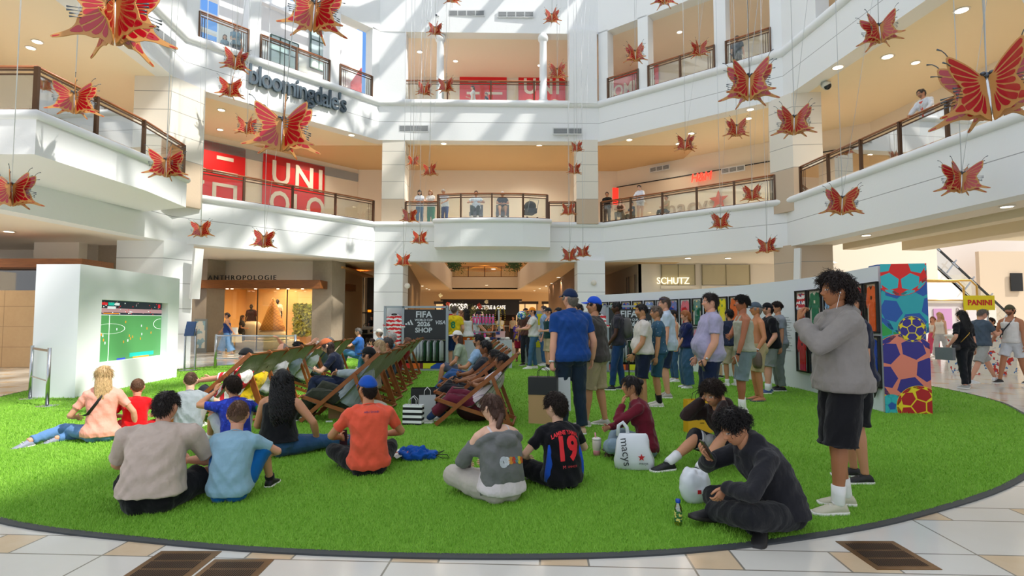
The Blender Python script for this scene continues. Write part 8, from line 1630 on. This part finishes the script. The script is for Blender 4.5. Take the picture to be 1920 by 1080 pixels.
soft('paper_bags', 'crumpled tan paper bags piled behind the left balcony glass', (-10.95, 13.2, 6.0), (.35, .55, .42), mat('#b89a6c', .8), 0, 5, .05)
# ---------------------------------------------------------------- stanchions, barrier, kiosk
for (u, v, L) in ((56, 748, 'left'), (88, 762, 'right')):
    p = gp(u, v); root = empty('barrier_post', p, 0, 'steel barrier post with flat round foot left of the screen box, %s one' % L, 'barrier post')
    MB().lathe((0, 0, 0), [(.17, 0), (.17, .012), (.04, .022), (.03, .03)], 24).build('foot', M_steel, root); MB().tube([(0, 0, .02), (0, 0, .98)], .028, 14).build('pole', M_steel, root); 
    if L == 'left': q = V(*gp(88, 762))-V(*p); MB().bar(V(0, 0, .93), q+V(0, 0, .93), .012, .04).build('belt', M_steel, root); MB().bar(V(0, 0, .42), q+V(0, 0, .42), .012, .02).build('belt', M_steel, root)
p0 = V(-8.9, 16.9, 0); root = empty('glass_barrier', p0, 0, 'low glass and steel barrier behind the screen box', 'barrier'); d_ = V(2.5, -.3, 0)
for k in range(2): MB().tube([d_*k, d_*k+V(0, 0, 1.02)], .04, 10).build('post', M_steel, root)
for z in (.98, .30): MB().bar(V(0, 0, z), d_+V(0, 0, z), .03, .04).build('rail', M_steel, root)
MB().bar(V(0, 0, .64), d_+V(0, 0, .64), .01, .62).build('glass_panel', M_glass, root)
p = V(-9.15, 16.0, 0); root = empty('information_kiosk', p, 0, 'slim information kiosk with a tilted blue tablet beside the screen box', 'kiosk'); MB().box((0, 0, .55), (.30, .06, 1.1)).build('stand', M_gclr, root); MB().box((0, -.03, 1.2), (.26, .04, .42), Matrix.Rotation(-.3, 3, 'X')).build('tablet', mat('#2c4f86', .25), root); MB().box((0, 0, .02), (.4, .4, .04)).build('foot', M_steel, root)
for x in (-.15, .15): MB().box((x, 0, .6), (.03, .05, 1.2)).build('side_bar', M_steel, root)
root = empty('poster_stand', at(376, 640, 25), 0, 'grey standing poster frame by the left concrete pillar', 'poster stand'); root.location.z = 0; MB().box((0, 0, .75), (.55, .06, 1.5)).build('frame', mat('#8f9698', .5), root); MB().box((0, -.035, .8), (.42, .01, 1.2)).build('poster', blotch('#9fc4d4', '#e8e8e0', 3, .5), root)
# golf cart
p = V(-8.5, 33.6, 0); root = empty('golf_cart', p, math.radians(-6), 'cream utility golf cart with an amber beacon parked in the left hall', 'cart')
mb = MB(); mb.rings([superring(V(0, y, .78), V(1, 0, 0), V(0, 0, 1), w, h, 20, 3.2) for y, w, h in ((-.95, .40, .12), (-.9, .52, .22), (-.6, .58, .27), (-.2, .6, .30), (.9, .58, .28), (1.0, .5, .2))]); mb.build('body', mat('#ddd2ba', .35, coat=.5), root)
MB().box((0, -.93, .52), (1.05, .14, .2)).build('bumper', M_black, root); MB().box((0, -.985, .78), (.42, .03, .22)).build('grille', mat('#222', .5), root)
for s in (-1, 1):
    MB().ball((s*.42, -.93, .82), (.09, .05, .08), 8).build('headlight', mat('#20242a', .2), root); MB().ball((s*.5, -.92, .74), (.06, .04, .04), 6).build('indicator', mat('#d8651c', .4), root)
    for y in (-.6, .65): MB().tube([(s*.5, y, .27), (s*.62, y, .27)], .27, 18).build('wheel', M_black, root)
    MB().tube([(s*.5, -.75, 1.0), (s*.5, -.5, 1.85)], .02, 6).build('roof_post', M_black, root); MB().tube([(s*.5, .7, .95), (s*.5, .6, 1.85)], .02, 6).build('roof_post', M_black, root)
MB().box((0, .05, 1.88), (1.15, 1.5, .06)).build('roof', M_black, root); MB().box((.1, -.4, 1.98), (.16, .16, .14)).build('beacon', emis('#ff8a14', 1.5), root)
MB().box((0, .3, .98), (1.0, .4, .12)).build('seat', M_dark, root); mb = MB(); mb.tube([(.0-.2+.15*math.cos(a), -.15, 1.1+.15*math.sin(a)) for a in np.linspace(0, 2*PI, 14)], .015, 5); mb.build('steering_wheel', M_black, root)
person('person, woman with long dark hair driving the golf cart', (p.x+.05, p.y+.25, .38), 268, 1.6, seated(pelvis=(0, 0, .62)), 'f', SK['tan'], top=dict(kind='tee', col='#1c1a1c'), bottom=dict(kind='pants', col='#222'), hair=dict(style='long', col='#241612', len=.25), lod=3)
# sticker stand at the right
p = gd(1842, 700); root = empty('sticker_stand', (p.x+.0, p.y, 0), 0, 'sticker album counter with a yellow sign on a pole in the right hall', 'stand'); MB().box((0, 0, .5), (1.3, .7, 1.0)).build('counter', blotch('#e9e4d8', '#c83c30', 7, .6, c3='#2f6fb4'), root); MB().box((0, 0, 1.02), (1.4, .8, .05)).build('counter_top', mat('#e9e6e0', .4), root)
MB().tube([(.22, 0, 1.0), (.22, 0, 1.75)], .025, 8).build('pole', M_steel, root); MB().box((0, 0, 1.92), (.82, .05, .40)).build('sign_board', mat('#f0dc14', .5), root); text('PANINI', .2, Matrix.Translation((0, -.03, 1.92)) @ face_M((0, 0, 0), (0, -1)), 'lettering', mat('#c8201c', .5), root, .003, 'CENTER', .008, 1.05, 0, True)
for k in range(7): tag(MB().box((0, 0, 0), (.12, .16, .05+.02*(k % 3)), .3*k).build('sticker_pack', mat(['#e8e0d0', '#3a7ac0', '#d8c02a', '#c83c30'][k % 4], .5), loc=(p.x-.5+.15*k, p.y-.1, 1.08)), 'small stack of sticker packets on the counter', 'sticker pack', 'sticker packets on the counter')
root = empty('garment_rack', at(1762, 600, 24), 0, 'tall gold tube frame rack behind the football panel', 'rack'); root.location.z = 0; M_gold = mat('#c9a45c', .3, .9)
for y in (0, .7): 
    MB().tube([(-1.6, y, 0), (-1.6, y, 2.9), (-1.4, y, 3.15), (1.4, y, 3.15), (1.65, y, 2.9), (1.65, y, 0)], .045, 8).build('frame_tube', M_gold, root)
MB().tube([(-1.5, 0, 2.3), (1.6, 0, 2.3)], .03, 6).build('crossbar', M_gold, root)
root = empty('beauty_kiosk', (19.3, 25.5, 0), 0, 'pale kiosk with pink posters behind the gold rack', 'kiosk'); MB().box((0, 0, 1.1), (2.6, 1.5, 2.2)).build('kiosk_body', mat('#e9e4ea', .5), root); MB().box((-.3, -.77, 1.5), (.8, .02, .9)).build('poster', mat('#d9a4d8', .6), root); MB().box((.6, -.77, 1.7), (.5, .02, .6)).build('poster', blotch('#f2e6e8', '#3a3a3e', 5, .6), root); MB().box((0, 0, 2.25), (2.7, 1.6, .12)).build('kiosk_roof', mat('#d8d0c4', .6), root); MB().box((2.2, -.3, 1.5), (.5, .06, 1.0)).build('side_sign', mat('#e6e2da', .5), root)
tag(MB().box((0, 0, .5), (3.2, .8, 1.0)).build('white_counter', mat('#e4e0da', .4), loc=(24.5, 25.0, 0)), 'low white counter beyond the sticker stand', 'counter')
# ---------------------------------------------------------------- hanging butterflies: five winged plates round a silver body
M_ply = mat('#bd8648', .5, name='plywood', bmp=.05); M_cell = None
m, nt, b = nodes_of('red_acrylic'); b.inputs['Base Color'].default_value = (*hexc('#a80f1e'), 1); b.inputs['Roughness'].default_value = .12; b.inputs['Coat Weight'].default_value = .5; M_cell = m
M_silver = mat('#cfd0d2', .25, .9); M_gun = mat('#5d646d', .35, .7)
OUT = [(.0, .10), (.05, .16), (.16, .27), (.30, .37), (.43, .43), (.45, .36), (.43, .22), (.36, .10), (.31, .03), (.33, -.03), (.36, -.10), (.38, -.18), (.44, -.25), (.54, -.30), (.62, -.335), (.61, -.36), (.50, -.345), (.38, -.31), (.28, -.31), (.20, -.34), (.13, -.33), (.08, -.37), (.03, -.40), (.0, -.36)]
CELLS = [[(.08, .155), (.18, .26), (.30, .34), (.41, .40), (.42, .34), (.30, .27), (.17, .20)], [(.10, .135), (.18, .18), (.30, .245), (.41, .30), (.405, .22), (.30, .18), (.18, .145)], [(.10, .105), (.2, .13), (.3, .16), (.39, .19), (.35, .12), (.26, .10), (.17, .09)],
         [(.10, .075), (.18, .075), (.27, .085), (.31, .07), (.28, .03), (.2, .035), (.12, .05)], [(.09, .045), (.17, .02), (.27, .01), (.30, -.03), (.27, -.06), (.18, -.03), (.10, .01)], [(.09, .0), (.17, -.05), (.27, -.08), (.33, -.12), (.32, -.19), (.22, -.13), (.12, -.06)],
         [(.33, -.20), (.37, -.21), (.43, -.27), (.38, -.285), (.30, -.27)], [(.08, -.04), (.14, -.10), (.22, -.16), (.30, -.21), (.27, -.27), (.19, -.22), (.11, -.13)], [(.065, -.08), (.10, -.15), (.16, -.22), (.21, -.27), (.17, -.30), (.12, -.27), (.08, -.18)], [(.045, -.10), (.07, -.19), (.10, -.28), (.07, -.33), (.045, -.28)], [(.54, -.325), (.60, -.34), (.60, -.353), (.54, -.337)]]
def bend(x, z): return x, 0*x          # gentle cup of each wing
def smooth_poly(P, n=3): return [(p.x, p.y) for p in catmull(P, n)]
def wing(a, parent):
    ca, sa = math.cos(a), math.sin(a)
    def T(x, z, d): r, o = bend(x, z); o += d; r += .02; return (r*ca-o*sa, r*sa+o*ca, z)
    def plate(polys, t, mi=0):
        mb = MB()
        for P in polys:
            P = smooth_poly(P, 2); n = len(P); mb.add([T(x, z, t) for x, z in P]+[T(x, z, -t) for x, z in P], [tuple(range(n))[::-1], tuple(range(n, 2*n))]+[(k, (k+1) % n, n+(k+1) % n, n+k) for k in range(n)], mi)
        return mb
    w = plate([OUT], .006).build('wing', M_ply, parent); c = plate([[(x_+(x_-sum(p[0] for p in C_)/len(C_))*.03, z_+(z_-sum(p[1] for p in C_)/len(C_))*.03) for x_, z_ in C_] for C_ in CELLS], .0085).build('red_panels', M_cell, w)
    mb = MB()
    mb.tube([T(.42, .42, 0), T(.45, .47, 0), T(.49, .51, 0), T(.545, .53, 0)], [.006, .006, .006, .012], 6); mb.tube([T(.40, .30, 0), T(.46, .33, .02), T(.52, .345, .03)], [.006, .006, .011], 6)
    mb.build('antenna_hooks', M_gun, w); mb = MB()
    for z in (.02, -.02, -.06, -.10): mb.tube([T(.30+.02*abs(z+.02), z, .0), T(.38, z-.01, .03), T(.45-.03*(z < -.05), z-.02, .05)], [.005, .005, .013], 6)
    mb.build('side_hooks', M_gun, w)
def butterfly(parent_loc, label):
    root = empty('hanging_butterfly', parent_loc, 0, label, 'butterfly', 'butterflies hanging over the atrium')
    for a in (28, 88, 150, 196, 296, 345): wing(math.radians(a), root)
    MB().lathe((0, 0, 0), [(.004, -.34), (.018, -.2), (.028, -.05), (.026, .08), (.015, .13), (.005, .14)], 10).build('body', M_silver, root)
    mb = MB(); mb.ball((0, 0, .165), (.045, .045, .035), 8)
    for k in range(4): mb.ball((.06*math.cos(k*1.57+.6), .06*math.sin(k*1.57+.6), .18), (.03, .03, .022), 6)
    mb.build('head', M_gun, root); return root
BF = [(215, 22, 200, -3), (590, 20, 125, 0), (442, 113, 56, 30), (432, 165, 52, 12), (530, 240, 135, 0), (463, 237, 46, 28), (140, 185, 88, 14), (312, 308, 76, 20), (22, 357, 92, 10), (377, 430, 44, 5), (495, 449, 48, 8), (816, 55, 34, 0), (796, 167, 35, 18), (836, 160, 38, -14), (1035, 31, 36, 6), (1045, 134, 40, 10),
      (775, 302, 27, 24), (806, 319, 33, 4), (1082, 276, 27, 0), (1077, 317, 30, -10), (768, 405, 36, -6), (787, 446, 35, 3), (756, 488, 34, 8), (1066, 393, 33, 0), (1068, 478, 36, 4), (1093, 472, 31, -10), (1191, 101, 46, 16), (1311, 92, 40, 33), (1285, 269, 42, -12), (1405, 155, 106, 6), (1381, 241, 48, 16), (1489, 228, 78, 2), (1410, 363, 42, 0), (1351, 415, 42, 3), (1438, 461, 42, -24), (1649, 56, 80, 8), (1853, 165, 190, -16), (1803, 335, 84, 8), (1579, 379, 74, 2), (848, -6, 36, 9), (1246, -8, 52, 20)]
first = None
names_bf = ['huge', 'large', 'medium', 'small', 'tiny']
def place_word(u, v):
    h = 'far left' if u < 320 else 'left' if u < 700 else 'centre left' if u < 900 else 'centre right' if u < 1120 else 'right' if u < 1500 else 'far right'; w = 'top edge' if v < 70 else 'upper gallery' if v < 215 else 'first gallery' if v < 400 else 'band over the ground floor'; return h, w
seen = {}
RG = [(-9.6, 2), (-9.6, 17.8), (-10.7, 19.4), (-5.9, 24.0), (3.8, 24.1), (9.5, 20.4), (10.1, 12.4), (11, 2)]
def inring(p):
    r = False; j = len(RG)-1
    for i in range(len(RG)):
        (xi, yi), (xj, yj) = RG[i], RG[j]
        if (yi > p.y) != (yj > p.y) and p.x < (xj-xi)*(p.y-yi)/(yj-yi)+xi: r = not r
        j = i
    return r or p.y < 2.1
for n_, (u, v, px, rz) in enumerate(BF):
    d = .98*F/px*1.0; d = min(d, 23.8)
    while not inring(at(u, v, d)): d -= .2
    sc = px*d/F/1.22; p = at(u, v, d)
    h, w = place_word(u, v); key = (h, w); seen[key] = seen.get(key, 0)+1
    near = [j for j, q in enumerate(BF) if j != n_ and place_word(*q[:2]) == key]
    rank = sorted([q[0] for q in BF if place_word(*q[:2])[1] == w]).index(u)
    lab = '%s red and tan butterfly, %s from the left %s' % (('huge', 'large', 'medium', 'small')[0 if px > 100 else 1 if px > 70 else 2 if px > 42 else 3], ('first', 'second', 'third', 'fourth', 'fifth', 'sixth', 'seventh', 'eighth', 'ninth', 'tenth', 'eleventh', 'twelfth', 'thirteenth', 'fourteenth', 'fifteenth')[rank], {'top edge': 'along the top of the picture', 'upper gallery': 'before the upper gallery', 'first gallery': 'before the first gallery', 'band over the ground floor': 'before the lowest white band'}[w])
    if first is None: r = first = butterfly(p, lab)
    else: r = copy_tree(first); r.location = p; r['label'] = lab
    r.scale = (sc,)*3; r.rotation_euler = (math.radians((n_*37) % 7-3), math.radians((n_*53) % 9-4), math.radians(rz))
    R_ = r.rotation_euler.to_matrix().to_4x4(); top = Vector((p.x, p.y, 19.1))-p; q = R_.inverted() @ (top/sc)
    MB().tube([Vector((0, 0, .17)), q], .006/sc*(1.5 if d > 12 else .9), 5).build('cable', mat('#d3d6da', .5) if n_ not in (1, 4, 29) else mat('#55585c', .5), r)
flush_pending(); flush_decals()
# ---------------------------------------------------------------- lettering becomes mesh
bpy.context.view_layer.update()
_dg = bpy.context.evaluated_depsgraph_get()
for o in [x for x in COL.objects if x.type == 'FONT']:
    me = bpy.data.meshes.new_from_object(o.evaluated_get(_dg)); n = bpy.data.objects.new(o.name, me); nm = o.name
    COL.objects.link(n); n.parent = o.parent; n.matrix_parent_inverse = o.matrix_parent_inverse.copy(); n.matrix_basis = o.matrix_basis.copy()
    bpy.data.objects.remove(o); n.name = nm
